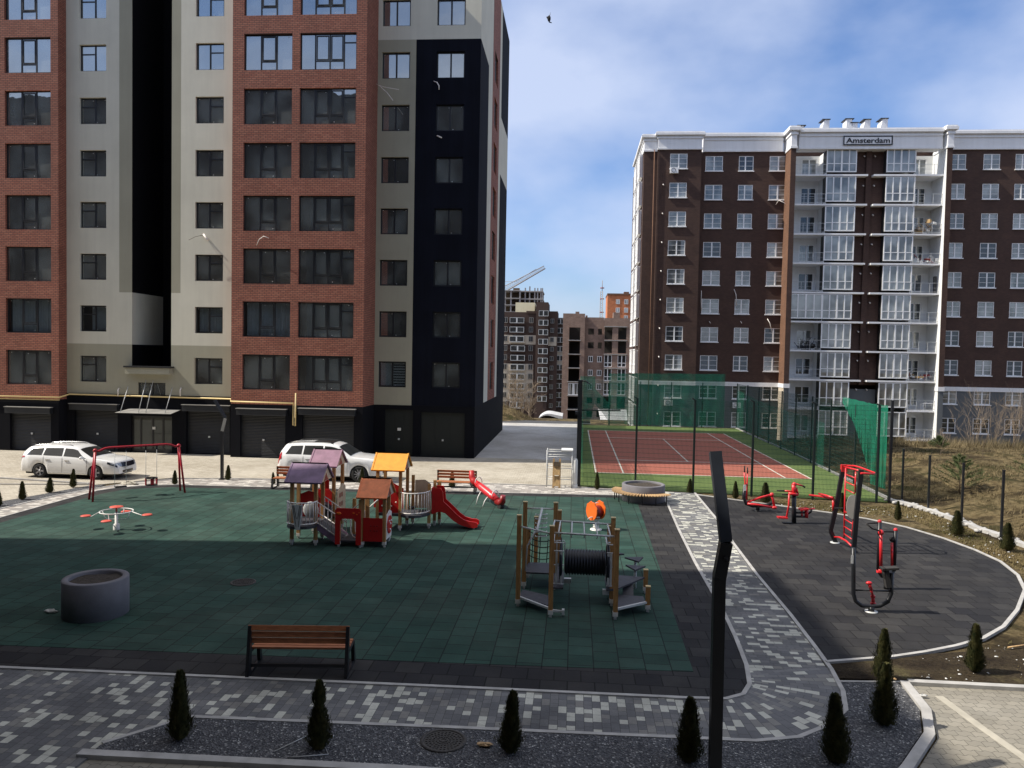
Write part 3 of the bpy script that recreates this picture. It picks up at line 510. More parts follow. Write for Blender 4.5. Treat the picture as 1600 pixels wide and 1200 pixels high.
mb.add([(xBr, YB-0.03, 0), (xBr, YR, 0), (xBr, YR, GT), (xBr, YB-.03, GT)], [(0, 1, 2, 3)]); mb.add([(xBl, YB-0.03, 0), (xBl, YC, 0), (xBl, YC, GT), (xBl, YB-.03, GT)], [(0, 1, 2, 3)])
wall(mb, xBr, XE, 0, GT-0.004, YR-0.02, [gD, gE], 0.2); mb.add([(XE, YR-.02, 0), (XE, 61.8, 0), (XE, 61.8, GT), (XE, YR-.02, GT)], [(0, 1, 2, 3)])
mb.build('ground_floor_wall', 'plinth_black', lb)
mb = MB(); mb.box(-52, XE-0.3, 46.2, 61.5, 0, HT); mb.box(-51, xA1-0.3, YB+0.6, 46.1, 0, HT-.01); mb.box(xA1-.3, xS0-.05, YC+.6, 46.1, 0, HT-.02); mb.box(xS1+.05, xBr-0.1, YC+.6, 46.1, 0, HT-.03); mb.box(xBr-.1, XE-.3, YR+.5, 46.1, 0, HT-.04); mb.build('interior', 'neighbour_wall', lb)
def garage(gd, Y, dep, box_=True, slats=True):
    mb = MB(); n = max(6, int((gd[3]-gd[2])/0.085))
    if slats:
        for i in range(n):
            z0 = gd[2]+(gd[3]-gd[2])*i/n; z1 = gd[2]+(gd[3]-gd[2])*(i+1)/n
            mb.add([(gd[0], Y+dep, z0), (gd[1], Y+dep, z0), (gd[1], Y+dep-0.018, (z0+z1)/2), (gd[0], Y+dep-0.018, (z0+z1)/2)], [(0, 1, 2, 3)]); mb.add([(gd[0], Y+dep-0.018, (z0+z1)/2), (gd[1], Y+dep-0.018, (z0+z1)/2), (gd[1], Y+dep, z1), (gd[0], Y+dep, z1)], [(0, 1, 2, 3)])
    else:
        mb.box(gd[0], gd[1], Y+dep-0.02, Y+dep, gd[2], gd[3])
        for q in (0.33, 0.66): mb.box(gd[0]+(gd[1]-gd[0])*q-0.01, gd[0]+(gd[1]-gd[0])*q+0.01, Y+dep-0.03, Y+dep-0.021, gd[2], gd[3])
    o = mb.build('garage_door', 'shutter' if slats else 'door_green', lb)
    h = MB(); cx = (gd[0]+gd[1])/2; h.box(cx-0.05, cx+0.05, Y+dep-0.07, Y+dep-0.02, 0.95, 1.05); h.build('handle', 'galvanised', o, None)
    if box_:
        b_ = MB(); b_.box(gd[0]-0.12, gd[1]+0.12, Y-0.30, Y-0.035, gd[3]-0.02, gd[3]+0.32, 0); b_.box(gd[0]-0.15, gd[1]+0.15, Y-0.34, Y-0.036, gd[3]+0.323, gd[3]+0.36, 1); b_.build('shutter_box', ['shutter', 'grey_board'], lb)
garage(gA, YB, 0.15); garage(gB, YB, 0.15); garage(gC, YB, 0.15); garage(gL, YC, 0.2, True); garage(gR, YC, 0.2, True); garage(gD, YR, 0.12, False, False); garage(gE, YR, 0.15, False, False)
mb = MB(); mb.box(gD[0]+0.75, gD[0]+0.95, YR+0.05, YR+0.094, 1.5, 1.66); mb.build('notice', 'label_white', lb)
# entrance: glazed door pair
mb = MB(); n = 3
for i in range(5):
    x = gN[0]+0.03+(gN[1]-gN[0]-0.06)*[0, .2, .5, .76, 1][i]; mb.box(x-0.05, x+0.05, YC+0.12, YC+0.2, 0.02, gN[3]-0.02)
mb.box(gN[0], gN[1], YC+0.121, YC+0.199, gN[3]-0.12, gN[3]); mb.box(gN[0], gN[1], YC+0.121, YC+0.199, 0.02, 0.2); mb.box(gN[0]+.1, gN[1]-.1, YC+0.122, YC+0.198, 2.1, 2.18)
o = mb.build('entrance_door', 'dark_frame', lb); mb = MB(); mb.box(gN[0]+.02, gN[1]-.02, YC+0.15, YC+0.17, 0.05, gN[3]-.03); mb.build('glass', 'door_glass', o)
mb = MB(); mb.box(gN[0]+1.22, gN[0]+1.4, YC+0.10, YC+0.118, 1.35, 1.5); mb.build('notice', 'plate_white', o)
# canopy with tie rods
cx0, cx1 = px(181, 645, YC-0.9), px(268, 645, YC-0.9); cz = pz(225, 646, YC-0.9)
mb = MB(); mb.add([(cx0, YC-1.0, cz), (cx1, YC-1.0, cz), (cx1+0.1, YC-0.03, cz+0.18), (cx0+0.35, YC-0.03, cz+0.18), (cx0, YC-1.0, cz+.02), (cx1, YC-1.0, cz+.02), (cx1+0.1, YC-0.03, cz+0.2), (cx0+0.35, YC-0.03, cz+0.2)], [(0, 1, 2, 3), (7, 6, 5, 4), (0, 4, 5, 1), (1, 5, 6, 2), (2, 6, 7, 3), (3, 7, 4, 0)])
cn = mb.build('canopy', 'grey_board', lb)
mb = MB()
for a, b_, zb in ((187, 200, 604), (215.5, 228, 594.5), (227, 239, 594.5), (257, 269, 606)):
    mb.tube([(px(a, 644, YC-.9), YC-0.85, cz+0.04), (px(b_, zb, YC-.05), YC-0.03, pz(b_, zb, YC-.05))], 0.02, 6)
mb.build('tie_rod', 'galvanised', cn)
for xx in (186, 283):
    mb = MB(); x = px(xx, 612, YC-.1); z = pz(xx, 612, YC-.1); mb.tube([(x, YC-.02, z+.18), (x, YC-.12, z+.2), (x, YC-.2, z+.1), (x, YC-.2, z-.25)], 0.035, 8); mb.build('vent_pipe', 'pvc_white', lb)
# gas pipe along the facade
mb = MB(); zp = 3.13; zq = 3.30
P = [(-45, YB-0.12, zp), (xA1+0.1, YB-0.12, zp), (xA1+0.25, YC-0.15, zq), (xBl-0.25, YC-0.15, zq-0.06), (xBl+.05, YB-.14, zp+.02), (px(459.5, 632, YB), YB-0.14, zp), (px(459.5, 632, YB), YB-0.14, pz(459.5, 664, YB)), (px(463, 632, YB), YB-0.14, pz(459.5, 665, YB)), (px(463.5, 632, YB), YB-0.14, pz(463, 614, YB))]
mb.tube(P, 0.045, 8); mb.tube([(-45, YB-0.1, zp-0.14), (xA1+0.1, YB-0.1, zp-0.14)], 0.03, 6); mb.build('gas_pipe', 'gas_yellow', lb)
# windows: shared meshes
def frame_mesh(nm, W, H, vs, hs_, fw, mw, dep, mat, sill=None, casements=()):
    mb = MB(); mb.box(-W/2, -W/2+fw, 0, dep, 0, H); mb.box(W/2-fw, W/2, 0, dep, 0, H); mb.box(-W/2+fw, W/2-fw, 0, dep, 0, fw); mb.box(-W/2+fw, W/2-fw, 0, dep, H-fw, H)
    for v in vs: mb.box(-W/2+W*v-mw/2, -W/2+W*v+mw/2, -0.004, dep-.005, fw, H-fw)
    for a, b_, z in hs_: mb.box(-W/2+W*a+(mw/2 if a > 0 else fw), -W/2+W*b_-(mw/2 if b_ < 1 else fw), -0.002, dep-.01, H*z-mw*.4, H*z+mw*.4)
    for a, b_, z0, z1 in casements:
        x0, x1 = -W/2+W*a, -W/2+W*b_
        for q in ((x0, x0+.05, z0*H, z1*H), (x1-.05, x1, z0*H, z1*H), (x0+.05, x1-.05, z0*H, z0*H+.05), (x0+.05, x1-.05, z1*H-.05, z1*H)): mb.box(q[0], q[1], -0.012, 0.012, q[2], q[3])
    if sill: mb.box(-W/2-0.03, W/2+0.03, -sill, 0.02, -0.045, -0.003)
    for a, z in ((-.42, .93), (-.05, .90), (.40, .93), (.10, .08)): mb.box(W*a-.025, W*a+.025, dep*.5-.006, dep*.5-.002, H*z-.012, H*z+.012, 1)
    o = mb.build(nm, [mat, 'label_white'], None, None, False); return o
def proto(o, pane_mat, W, H, dep, extra=None):
    mb = MB(); mb.box(-W/2+.03, W/2-.03, dep*.5, dep*.5+.015, .03, H-.03); p = mb.build('pane', pane_mat, o, None, False); return o, p
def put(pr, par, x, Y, z, rz=0, panemat=None, extra=None):
    f, p = pr[0].copy(), pr[1].copy(); SC.collection.objects.link(f); SC.collection.objects.link(p)
    f.parent = par; f.location = Vector((x, Y, z))-WL[par.name]; f.rotation_euler = (0, 0, rz); p.parent = f
    if par is lb: p.rotation_euler = (rnd.gauss(0, .004), 0, rnd.gauss(0, .006))
    if panemat: p.data = p.data.copy(); p.data.materials[0] = M[panemat]
    return f
WbA, WbB, WbC, Ws = cA[1]-cA[0], cB[1]-cB[0], cC[1]-cC[0], cL[1]-cL[0]
pA = proto(frame_mesh('window', WbA, 1.97, (.34, .66), ((.34, .66, .25),), .06, .07, .06, 'dark_frame', .12, ((.36, .64, .28, .95),)), 'pane_left', WbA, 1.97, .06)
pB = proto(frame_mesh('window', WbB, 1.97, (.34, .66), ((.34, .66, .25),), .06, .07, .06, 'dark_frame', .12, ((.36, .64, .28, .95),)), 'pane_left', WbB, 1.97, .06)
pC = proto(frame_mesh('window', WbC, 1.97, (.26, .52, .77), ((.26, .52, .25), (.52, .77, .25), (.77, 1, .75)), .06, .07, .06, 'dark_frame', .12, ((.28, .5, .28, .95), (.54, .75, .28, .95))), 'pane_left', WbC, 1.97, .06)
pS = proto(frame_mesh('window', Ws, 1.5, (.48,), ((.48, 1, .66),), .07, .08, .06, 'dark_frame', .10, ()), 'pane_left', Ws, 1.5, .06)
pS2 = proto(frame_mesh('window', Ws, 1.5, (.55,), ((0, .55, .66),), .07, .08, .06, 'dark_frame', .10, ()), 'pane_left', Ws, 1.5, .06)
WD = cD[1]-cD[0]; pD = proto(frame_mesh('window', WD, 1.5, (.5,), (), .08, .09, .06, 'dark_frame', .10, ()), 'pane_left', WD, 1.5, .06)
def curt(x0, x1, z0, z1, Y, par, name='curtain', mat='curtain'):
    mb = MB(); n = 60; vs = []
    for i in range(n+1):
        x = x0+(x1-x0)*i/n; d = 0.04*math.sin(i*1.7)+0.02*math.sin(i*0.61); vs += [(x, Y+d, z0), (x, Y+d, z1)]
    mb.add(vs, [(2*i, 2*i+2, 2*i+3, 2*i+1) for i in range(n)], 0, True); mb.build(name, mat, par)
for i, z in enumerate(browz):
    for pr, c_ in ((pA, cA), (pB, cB), (pC, cC)):
        cu = (i == 6 and pr is not pC)
        put(pr, lb, (c_[0]+c_[1])/2, YB+0.14, z-1.97, 0, 'clear_pane' if cu else None)
        if cu: curt(c_[0]+.1, c_[1]-.1, z-1.9, z-.05, YB+0.42, lb)
    put(pA, lb, (cA[0]+cA[1])/2-6.2, YB+0.14, z-1.97)
for i, z in enumerate(rowz):
    put(pS2, lb, (cL[0]+cL[1])/2, YC+0.14, z-1.5, 0, 'clear_pane' if i == 6 else None); put(pS, lb, (cR[0]+cR[1])/2, YC+0.14, z-1.5, 0, 'clear_pane' if i == 6 else None)
    if i == 6: curt(cL[0]+.5, cL[1]-.1, z-1.4, z-.05, YC+0.4, lb); curt(cR[0]+.1, cR[1]-.1, z-1.4, z-.05, YC+0.4, lb)
    put(pD, lb, (cD[0]+cD[1])/2, YR+0.14, z-1.5, 0, 'clear_pane' if i == 7 else None); put(pD, lb, (cE[0]+cE[1])/2, YR+0.14, z-1.5)
    f = put(pD, lb, XE-0.12, 52.6, z-1.9, PI/2); f.scale = (2.0/WD, 1, 1.9/1.5)
mb = MB(); z = rowz[7]
for k in range(9): mb.box(cD[0]+WD*.5, cD[1]-.1, YR+.26, YR+.265, z-1.42+k*.155, z-1.42+k*.155+.095)
mb.box(cD[0]+.1, cD[0]+WD*.46, YR+.26, YR+.265, z-1.42, z-.06); mb.build('blind', 'blind', lb)
mb = MB(); W_ = ew[1]-ew[0]; pW = proto(frame_mesh('window', W_, ew[3]-ew[2], (.5,), (), .06, .07, .06, 'dark_frame', .1), 'pane_left', W_, ew[3]-ew[2], .06); put(pW, lb, (ew[0]+ew[1])/2, YC+.12, ew[2])
for pr in (pA, pB, pC, pS, pS2, pD, pW):
    for o in pr: D.objects.remove(o)
# loose white conduit ends left on the facade
def conduit(pts, Y, par=lb, r=0.02, mat='pvc_white'):
    mb = MB(); mb.tube([(px(a, b_, Y-d), Y-d, pz(a, b_, Y-d)) for a, b_, d in pts], r, 6); mb.build('conduit', mat, par)
conduit([(585, 130, .03), (593, 134, .5), (605, 145, .9), (614, 157, 1.1)], YR); conduit([(586, 131, .03), (600, 136, .5), (623, 140, .8)], YR)
conduit([(678, 127, .03), (683, 129, .2), (686, 134, .25), (686, 140, .25)], YR, r=.03); conduit([(683, 212, .03), (690, 215, .2)], YR, r=.04)
conduit([(295, 375, .3), (305, 370, .3), (318, 367, .03)], YC, r=.012, mat='bark'); conduit([(318, 366, .05), (322, 372, .1), (325, 375, .12)], YC, r=.05); conduit([(401, 383, .04), (405, 374, .2), (412, 369, .3), (420, 372, .35)], YB)
# ================================================================== BROWN APARTMENT BUILDING WITH THE AMSTERDAM SIGN
YM, YQ, YP, YG, YW, YH = 79.0, 80.0, 78.0, 80.6, 78.7, 79.4
ab = thing('apartment_building', 'dark brown brick apartment block with a white parapet reading Amsterdam and white balconies', 'building', (24, 82, -2.3))
ZC = [25.87-2.885*k for k in range(10)]; ZB = -2.35
bandz = pz(1469, 604, YH); bandh = 0.42
x_c0 = px(1003, 400, YM); x_c1 = px(1024, 400, YM); x_m1 = px(1092, 400, YM); x_p0 = px(1231, 400, YP); x_p1 = px(1239, 400, YP); x_r0 = px(1474, 400, YP); x_r1 = px(1482.5, 400, YP); x_end = 52.0
x_pm0, x_pm1 = px(1355.5, 400, YP), px(1364, 400, YP)
partop = {'m': pz(1060, 206.5, YM), 'q': pz(1160, 208.5, YQ), 'c': pz(1350, 199, YP), 'h': pz(1540, 204, YH)}
parbot = {'m': pz(1060, 234, YM), 'q': pz(1160, 237.6, YQ), 'c': pz(1350, 231.5, YP), 'h': pz(1540, 234, YH)}
W4, H4 = 1.72, 1.5
def wx(a, Y, y): return px(a, y, Y)
cols4 = [(wx(1051.5, YM, 400), YM, 1.70), (wx(1109.5, YQ, 400), YQ, 1.72), (wx(1160, YQ, 400), YQ, 1.42), (wx(1210.3, YQ, 400), YQ, 1.72)]
cols4 = [(px((1047.6+1073.6)/2, 252, YM), YM, 1.72), (px(1116, 255, YQ), YQ, 1.74), (px(1166, 255, YQ), YQ, 1.46), (px(1216.5, 255, YQ), YQ, 1.76)]
colsR = [(px(1498.5, 252, YH), YH, 1.35), (px(1549.8, 253, YH), YH, 1.56), (px(1599, 253, YH), YH, 1.46), (px(1599, 253, YH)+3.2, YH, 1.5), (px(1599, 253, YH)+6.4, YH, 1.5)]
hole = lambda c_: [(c_[0]-c_[2]/2, c_[0]+c_[2]/2, z-.75, z+.75) for z in ZC]
def zone(nm, x0, x1, Y, hs, mat_hi, mat_lo, ztop):
    mb = MB(); wall(mb, x0, x1, bandz, ztop, Y, hs, 0.18); mb.build(nm, mat_hi, ab)
    mb = MB(); wall(mb, x0, x1, ZB-1, bandz-bandh, Y, hs, 0.18); mb.build('base_wall', mat_lo, ab)
    mb = MB(); mb.box(x0, x1, Y-0.10, Y+0.05, bandz-bandh, bandz); mb.build('string_course', 'white_plaster', ab)
zone('brick_wall', x_c1, x_m1, YM, hole(cols4[0]), 'brown_brick', 'grey_plaster', parbot['m'])
zone('brick_wall', x_c0, x_c1, YM+0.35, [], 'brown_brick', 'grey_plaster', parbot['m'])
zone('brick_wall', x_m1, x_p0, YQ, hole(cols4[1])+hole(cols4[2])+hole(cols4[3]), 'brown_brick', 'grey_plaster', parbot['q'])
zone('brick_wall', x_r1, x_end, YH, sum([hole(c_) for c_ in colsR], []), 'brown_brick', 'grey_plaster', parbot['h'])
mb = MB(); mb.add([(x_m1, YM, bandz), (x_m1, YQ, bandz), (x_m1, YQ, parbot['m']), (x_m1, YM, parbot['m'])], [(0, 1, 2, 3)]); mb.add([(x_c1, YM, bandz), (x_c1, YM+.35, bandz), (x_c1, YM+.35, parbot['m']), (x_c1, YM, parbot['m'])], [(0, 1, 2, 3)]); mb.build('wall_return', 'brown_brick', ab)
# piers
for a, b_ in ((x_p0, x_p1), (x_r0, x_r1)):
    mb = MB(); mb.box(a, b_, YP, YG+.1, bandz, parbot['c'], 0); mb.box(a+.002, b_-.002, YP+.002, YG+.1, ZB-1, bandz-bandh, 1); mb.box(a-.06, b_+.06, YP-.08, YG, bandz-bandh, bandz, 2); mb.build('pier', ['brown_brick', 'grey_plaster', 'white_plaster'], ab)
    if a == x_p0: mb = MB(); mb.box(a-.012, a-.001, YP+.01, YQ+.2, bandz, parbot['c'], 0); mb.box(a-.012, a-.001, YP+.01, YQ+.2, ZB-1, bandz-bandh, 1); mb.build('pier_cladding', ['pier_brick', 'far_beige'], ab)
mb = MB(); mb.box(x_pm0, x_pm1, YH-.25, YG+.1, bandz, parbot['c']+.05); mb.build('pier', 'brown_brick', ab)
# centre: recessed balconies either side of glazed bays
gl0, gl1 = px(1291.5, 250, YW)-.0, px(1338.5, 250, YW); gr0, gr1 = px(1385, 250, YW), px(1431, 250, YW)
mb = MB(); wall(mb, gl1, x_pm0, bandz, parbot['c'], YH); wall(mb, x_pm1, gr0, bandz, parbot['c'], YH); mb.build('brick_wall', 'brown_brick', ab)
mb = MB(); wall(mb, gl1, gr0, ZB-1, bandz-bandh, YH-.02); mb.build('base_wall', 'grey_plaster', ab)
mb = MB(); bw = [(px(1262, 250, YG)+.3, 1.5), (px(1448, 250, YG)-.5, 1.3)]
wall(mb, x_p1, gl0+.2, ZB-1, parbot['c'], YG+.4, [(bw[0][0]-.75, bw[0][0]+.75, z-1.05, z+.65) for z in ZC], .15); wall(mb, gr1-.2, x_r0, ZB-1, parbot['c'], YG+.4, [(bw[1][0]-.65, bw[1][0]+.65, z-1.05, z+.65) for z in ZC], .15)
for x in (x_p1+.004, x_r0-.004): mb.add([(x, YP+.05, ZB-1), (x, YG+.4, ZB-1), (x, YG+.4, parbot['c']), (x, YP+.05, parbot['c'])], [(0, 1, 2, 3)])
mb.box(gl0+.02, gl0+.1, YW+.1, YG+.39, ZB-1, parbot['c']-.01); mb.box(gr1-.1, gr1-.02, YW+.1, YG+.39, ZB-1, parbot['c']-.01)
mb.build('balcony_wall', 'balcony_white', ab)
for k, z in enumerate(ZC):
    fl = z-1.42
    for a, b_, glz in ((x_p1, gl0, 0), (gr1, x_r0, 1)):
        mb = MB(); mb.box(a+.006, b_-.006 if glz else b_+.01, YW-.15, YG+.38, fl-.16, fl); mb.build('balcony_floor', 'white_plaster', ab)
        if not (k == 5 and not glz):
            mb = MB()
            for zz in (fl+.12, fl+.98): mb.beam((a, YW-.1, zz), (b_, YW-.1, zz), .03, .03)
            n = 3
            for i in range(n+1): x = a+.03+(b_-a-.06)*i/n; mb.beam((x, YW-.1, fl), (x, YW-.1, fl+.97), .03, .03, 0, (0, 1, 0))
            mb.beam((a, YW-.1, fl+.5), (b_, YW-.1, fl+.5), .014, .014)
            mb.build('railing', 'galvanised', ab)
    mb = MB(); mb.box(gl0-.05, x_pm0-.02, YW-.18, YH+.1, fl-.17, fl-.0); mb.box(x_pm1+.02, gr1+.05, YW-.18, YH+.1, fl-.17, fl-.0)
    mb.build('floor_band', 'white_plaster', ab) if k < 8 else None
# glazed bays
def bay_mesh(W_, H_, n, nm='glazed_bay'):
    mb = MB(); fw = .07
    mb.box(-W_/2, W_/2, 0, .08, 0, fw*1.6); mb.box(-W_/2, W_/2, 0, .08, H_-fw, H_)
    for i in range(n+1):
        w_ = .10 if i not in (n//2,) else .15
        x = -W_/2+W_*i/n; x = max(-W_/2+w_/2, min(W_/2-w_/2, x)); mb.box(x-w_/2, x+w_/2, -.005, .085, fw*1.6, H_-fw)
    mb.box(-W_/2+.07, W_/2-.07, .002, .078, H_*.34-.035, H_*.34+.035)
    return mb.build(nm, 'white_frame', None, None, False)
HB = 2.45; Wl = gl1-gl0; Wr = gr1-gr0
def bpane(o, W_, H_, low=False):
    mb = MB(); mb.box(-W_/2+.03, W_/2-.03, .04, .055, .03, H_-.03); return (o, mb.build('pane', 'pane_far', o, None, False))
bl = bpane(bay_mesh(Wl, HB, 4), Wl, HB); br = bpane(bay_mesh(Wr, HB, 4), Wr, HB)
WX = gl0-x_p1; bx = bpane(bay_mesh(WX, HB, 4), WX, HB)
for k, z in enumerate(ZC):
    put(bl, ab, (gl0+gl1)/2, YW-.1, z-1.2); put(br, ab, (gr0+gr1)/2, YW-.1, z-1.2)
    mb = MB(); mb.box(gl0+.01, gl1-.01, YW+.0, YH+.3, z-1.22, z+1.24); mb.build('bay_body', 'pane_dark', ab); mb = MB(); mb.box(gr0+.01, gr1-.01, YW+.0, YH+.3, z-1.22, z+1.24); mb.build('bay_body', 'pane_dark', ab)
    if k == 5:
        put(bx, ab, (x_p1+gl0)/2, YW-.12, z-1.2); mb = MB(); mb.box(x_p1+.02, gl0-.02, YW-.06, YW-.03, z-1.2, z-.42); mb.build('infill_panel', 'white_frame', ab)
# plain windows with glazing bars
def awin(W_, H_, off=.5, bars=2, nm='window'):
    mb = MB(); fw = .07; mb.box(-W_/2, -W_/2+fw, 0, .07, 0, H_); mb.box(W_/2-fw, W_/2, 0, .07, 0, H_); mb.box(-W_/2+fw, W_/2-fw, 0, .07, 0, fw); mb.box(-W_/2+fw, W_/2-fw, 0, .07, H_-fw, H_)
    mb.box(-W_/2+W_*off-.06, -W_/2+W_*off+.06, -.005, .065, fw, H_-fw)
    for i in range(bars):
        z = H_*(i+1)/(bars+1); mb.box(-W_/2+fw, -W_/2+W_*off-.06, .015, .06, z-.014, z+.014); mb.box(-W_/2+W_*off+.06, W_/2-fw, .015, .06, z-.014, z+.014)
    mb.box(-W_/2-.06, W_/2+.06, -.16, .01, -.09, -.004)
    return mb.build(nm, 'white_frame', None, None, False)
aw = {}
for c_ in cols4+colsR:
    key = round(c_[2], 2)
    if key not in aw: o = awin(c_[2], 1.5, .5 if c_[2] > 1.5 else .45); mb = MB(); mb.box(-c_[2]/2+.03, c_[2]/2-.03, .04, .055, .03, 1.47); aw[key] = (o, mb.build('pane', 'pane_far', o, None, False))
rw = random.Random(5); cnt = 0
for c_ in cols4+colsR[:4]:
    for k, z in enumerate(ZC):
        cnt += 1
        put(aw[round(c_[2], 2)], ab, c_[0], c_[1]+.04, z-.75, 0, 'pane_dark' if (rw.random() < .1 or (k > 6 and rw.random() < .55)) else None)
bwm = awin(1.5, 1.7, .5, 1, 'balcony_window'); mb = MB(); mb.box(-.72, .72, .04, .055, .03, 1.67); bwp = (bwm, mb.build('pane', 'pane_far', bwm, None, False))
bwm2 = awin(1.3, 1.7, .5, 1, 'balcony_window'); mb = MB(); mb.box(-.62, .62, .04, .055, .03, 1.67); bwp2 = (bwm2, mb.build('pane', 'pane_far', bwm2, None, False))
for k, z in enumerate(ZC):
    put(bwp, ab, bw[0][0], YG+.44, z-1.05, 0, 'pane_dark' if k % 3 else None); put(bwp2, ab, bw[1][0], YG+.44, z-1.05, 0, 'pane_dark' if k % 2 else None)
for pr in [bl, br, bx, bwp, bwp2]+list(aw.values()):
    for o in pr: D.objects.remove(o)
# parapet with projecting cornice
def parapet(x0, x1, Y, zb, zt_, back=1.2, left=True, right=True):
    mb = MB(); mb.box(x0, x1, Y, Y+back, zb, zt_-.001)
    for d, a, b_ in ((.06, .0, .10), (.10, .62, .70), (.30, .80, .93), (.22, .93, 1.0)):
        z0, z1 = zb+(zt_-zb)*a, zb+(zt_-zb)*b_; mb.box(x0-(d if left else 0), x1+(d if right else 0), Y-d, Y+.0, z0, z1)
        if left: mb.box(x0-d, x0, Y, Y+back, z0, z1)
        if right: mb.box(x1, x1+d, Y, Y+back, z0, z1)
    mb.build('parapet', 'white_plaster', ab)
parapet(x_c0, x_c1-.01, YM+.3, parbot['m']-.1, pz(1014, 209, YM), 12, True, False); parapet(x_c1, x_m1, YM-.12, parbot['m'], partop['m']); parapet(x_m1+.31, x_p0-.31, YQ-.12, parbot['q'], partop['q'], 1, False, False)
parapet(x_p0-.02, x_p1+.02, YP-.1, parbot['c'], partop['c']+.12, 3); parapet(x_r0-.02, x_r1+.02, YP-.1, parbot['c'], partop['c']+.12, 3); parapet(x_p1+.34, x_r0-.34, YP+.3, parbot['c'], partop['c'], 1.2, False, False); parapet(x_r1+.34, x_end, YH-.12, parbot['h'], partop['h'], 1.2, False, True)
# end wall with glazed loggias seen edge on
mb = MB(); mb.box(x_c0, x_end, YG+1.2, 94, ZB-2, parbot['q']+.6, 0); mb.box(x_c0+.02, x_c1, YM+.6, YG+1.2, ZB-2, parbot['q'], 0); mb.box(x_c1-.1, x_p0+.3, YQ+.3, YG+1.25, ZB-2, parbot['q']-.3, 0); mb.box(x_r1-.3, x_end-.02, YH+.4, YG+1.22, ZB-2, parbot['h']-.2, 0); mb.build('end_wall', 'brown_brick', ab)
for k, z in enumerate(ZC):
    for y0, y1 in ((80.6, 83.6), (85.0, 88.2)):
        mb = MB(); mb.box(x_c0-.30, x_c0-.02, y0, y1, z-1.25, z+1.2, 0)
        for i in range(5): y = y0+(y1-y0)*i/4; mb.box(x_c0-.34, x_c0-.301, y-.05, y+.05, z-1.2, z+1.15, 1)
        mb.box(x_c0-.33, x_c0-.302, y0, y1, z-.42, z-.34, 1); mb.box(x_c0-.36, x_c0-.3, y0-.05, y1+.05, z+1.16, z+1.28, 1); mb.box(x_c0-.36, x_c0-.3, y0-.05, y1+.05, z-1.3, z-1.2, 1)
        mb.build('end_loggia', ['white_frame' if k < 8 else 'shed_white', 'white_frame'], ab)
# sign board with its lettering
sx0, sx1 = px(1317.5, 219, YP+.2), px(1395, 219, YP+.2); sz0, sz1 = pz(1356, 227, YP+.2), pz(1356, 212, YP+.2)
mb = MB(); t_ = .12; Ys = YP+.3-.14
mb.box(sx0, sx1, Ys+.02, Ys+.06, sz0, sz1, 0)
for a in ((sx0, sx1, sz0, sz0+t_), (sx0, sx1, sz1-t_, sz1), (sx0, sx0+t_, sz0+t_, sz1-t_), (sx1-t_, sx1, sz0+t_, sz1-t_)): mb.box(a[0], a[1], Ys, Ys+.019, a[2], a[3], 1)
sg = mb.build('sign', ['white_plaster', 'sign_black'], ab)
fc = D.curves.new('lettering', 'FONT'); fc.body = 'Amsterdam'; fc.size = 1.0; fc.extrude = .02; fc.align_x = 'CENTER'; fc.align_y = 'CENTER'; fc.offset = .018
fo = D.objects.new('tmp', fc); SC.collection.objects.link(fo); C.view_layer.update()
dg = C.evaluated_depsgraph_get(); me = D.meshes.new_from_object(fo.evaluated_get(dg)); D.objects.remove(fo)
xsv = [v.co.x for v in me.vertices]; ysv = [v.co.y for v in me.vertices]; kx = (sx1-sx0-.55)/(max(xsv)-min(xsv)); ky = (sz1-sz0-.42)/(max(ysv)-min(ysv)); yc = (max(ysv)+min(ysv))/2; xc_ = (max(xsv)+min(xsv))/2
for v in me.vertices: v.co = Vector(((v.co.x-xc_)*kx, v.co.z, (v.co.y-yc)*ky))
me.materials.clear(); me.materials.append(M['sign_black']); lo = D.objects.new('lettering', me); SC.collection.objects.link(lo); lo.parent = sg
lo.location = Vector(((sx0+sx1)/2, Ys-.0, (sz0+sz1)/2)) - WL[sg.name]
# roof vents
for a, b_, top, sl in ((1246, 1258, 196.5, 0), (1278, 1296, 187, 1), (1321, 1333, 186, 0), (1330, 1340, 192, 1), (1343, 1360, 187, 1), (1370, 1387, 185.5, 1)):
    Yv = 84; x0, x1 = px(a, 196, Yv), px(b_, 196, Yv); z0 = partop['c']-1.0; z1 = pz((a+b_)/2, top, Yv)
    mb = MB()
    if sl: mb.plate([(x0, z0), (x1, z0), (x1, z1), (x1-.5, z1), (x0, partop['c']+.1)], Yv, Yv+1.2)
    else: mb.box(x0+.1, x1-.1, Yv, Yv+1.2, z0, z1)
    o = mb.build('roof_vent', 'white_plaster', ab); mb = MB(); mb.box((x1-.75 if sl else x0-.05), x1+.08, Yv-.1, Yv+1.3, z1, z1+.07); mb.build('vent_cap', 'dark_frame', o, None)
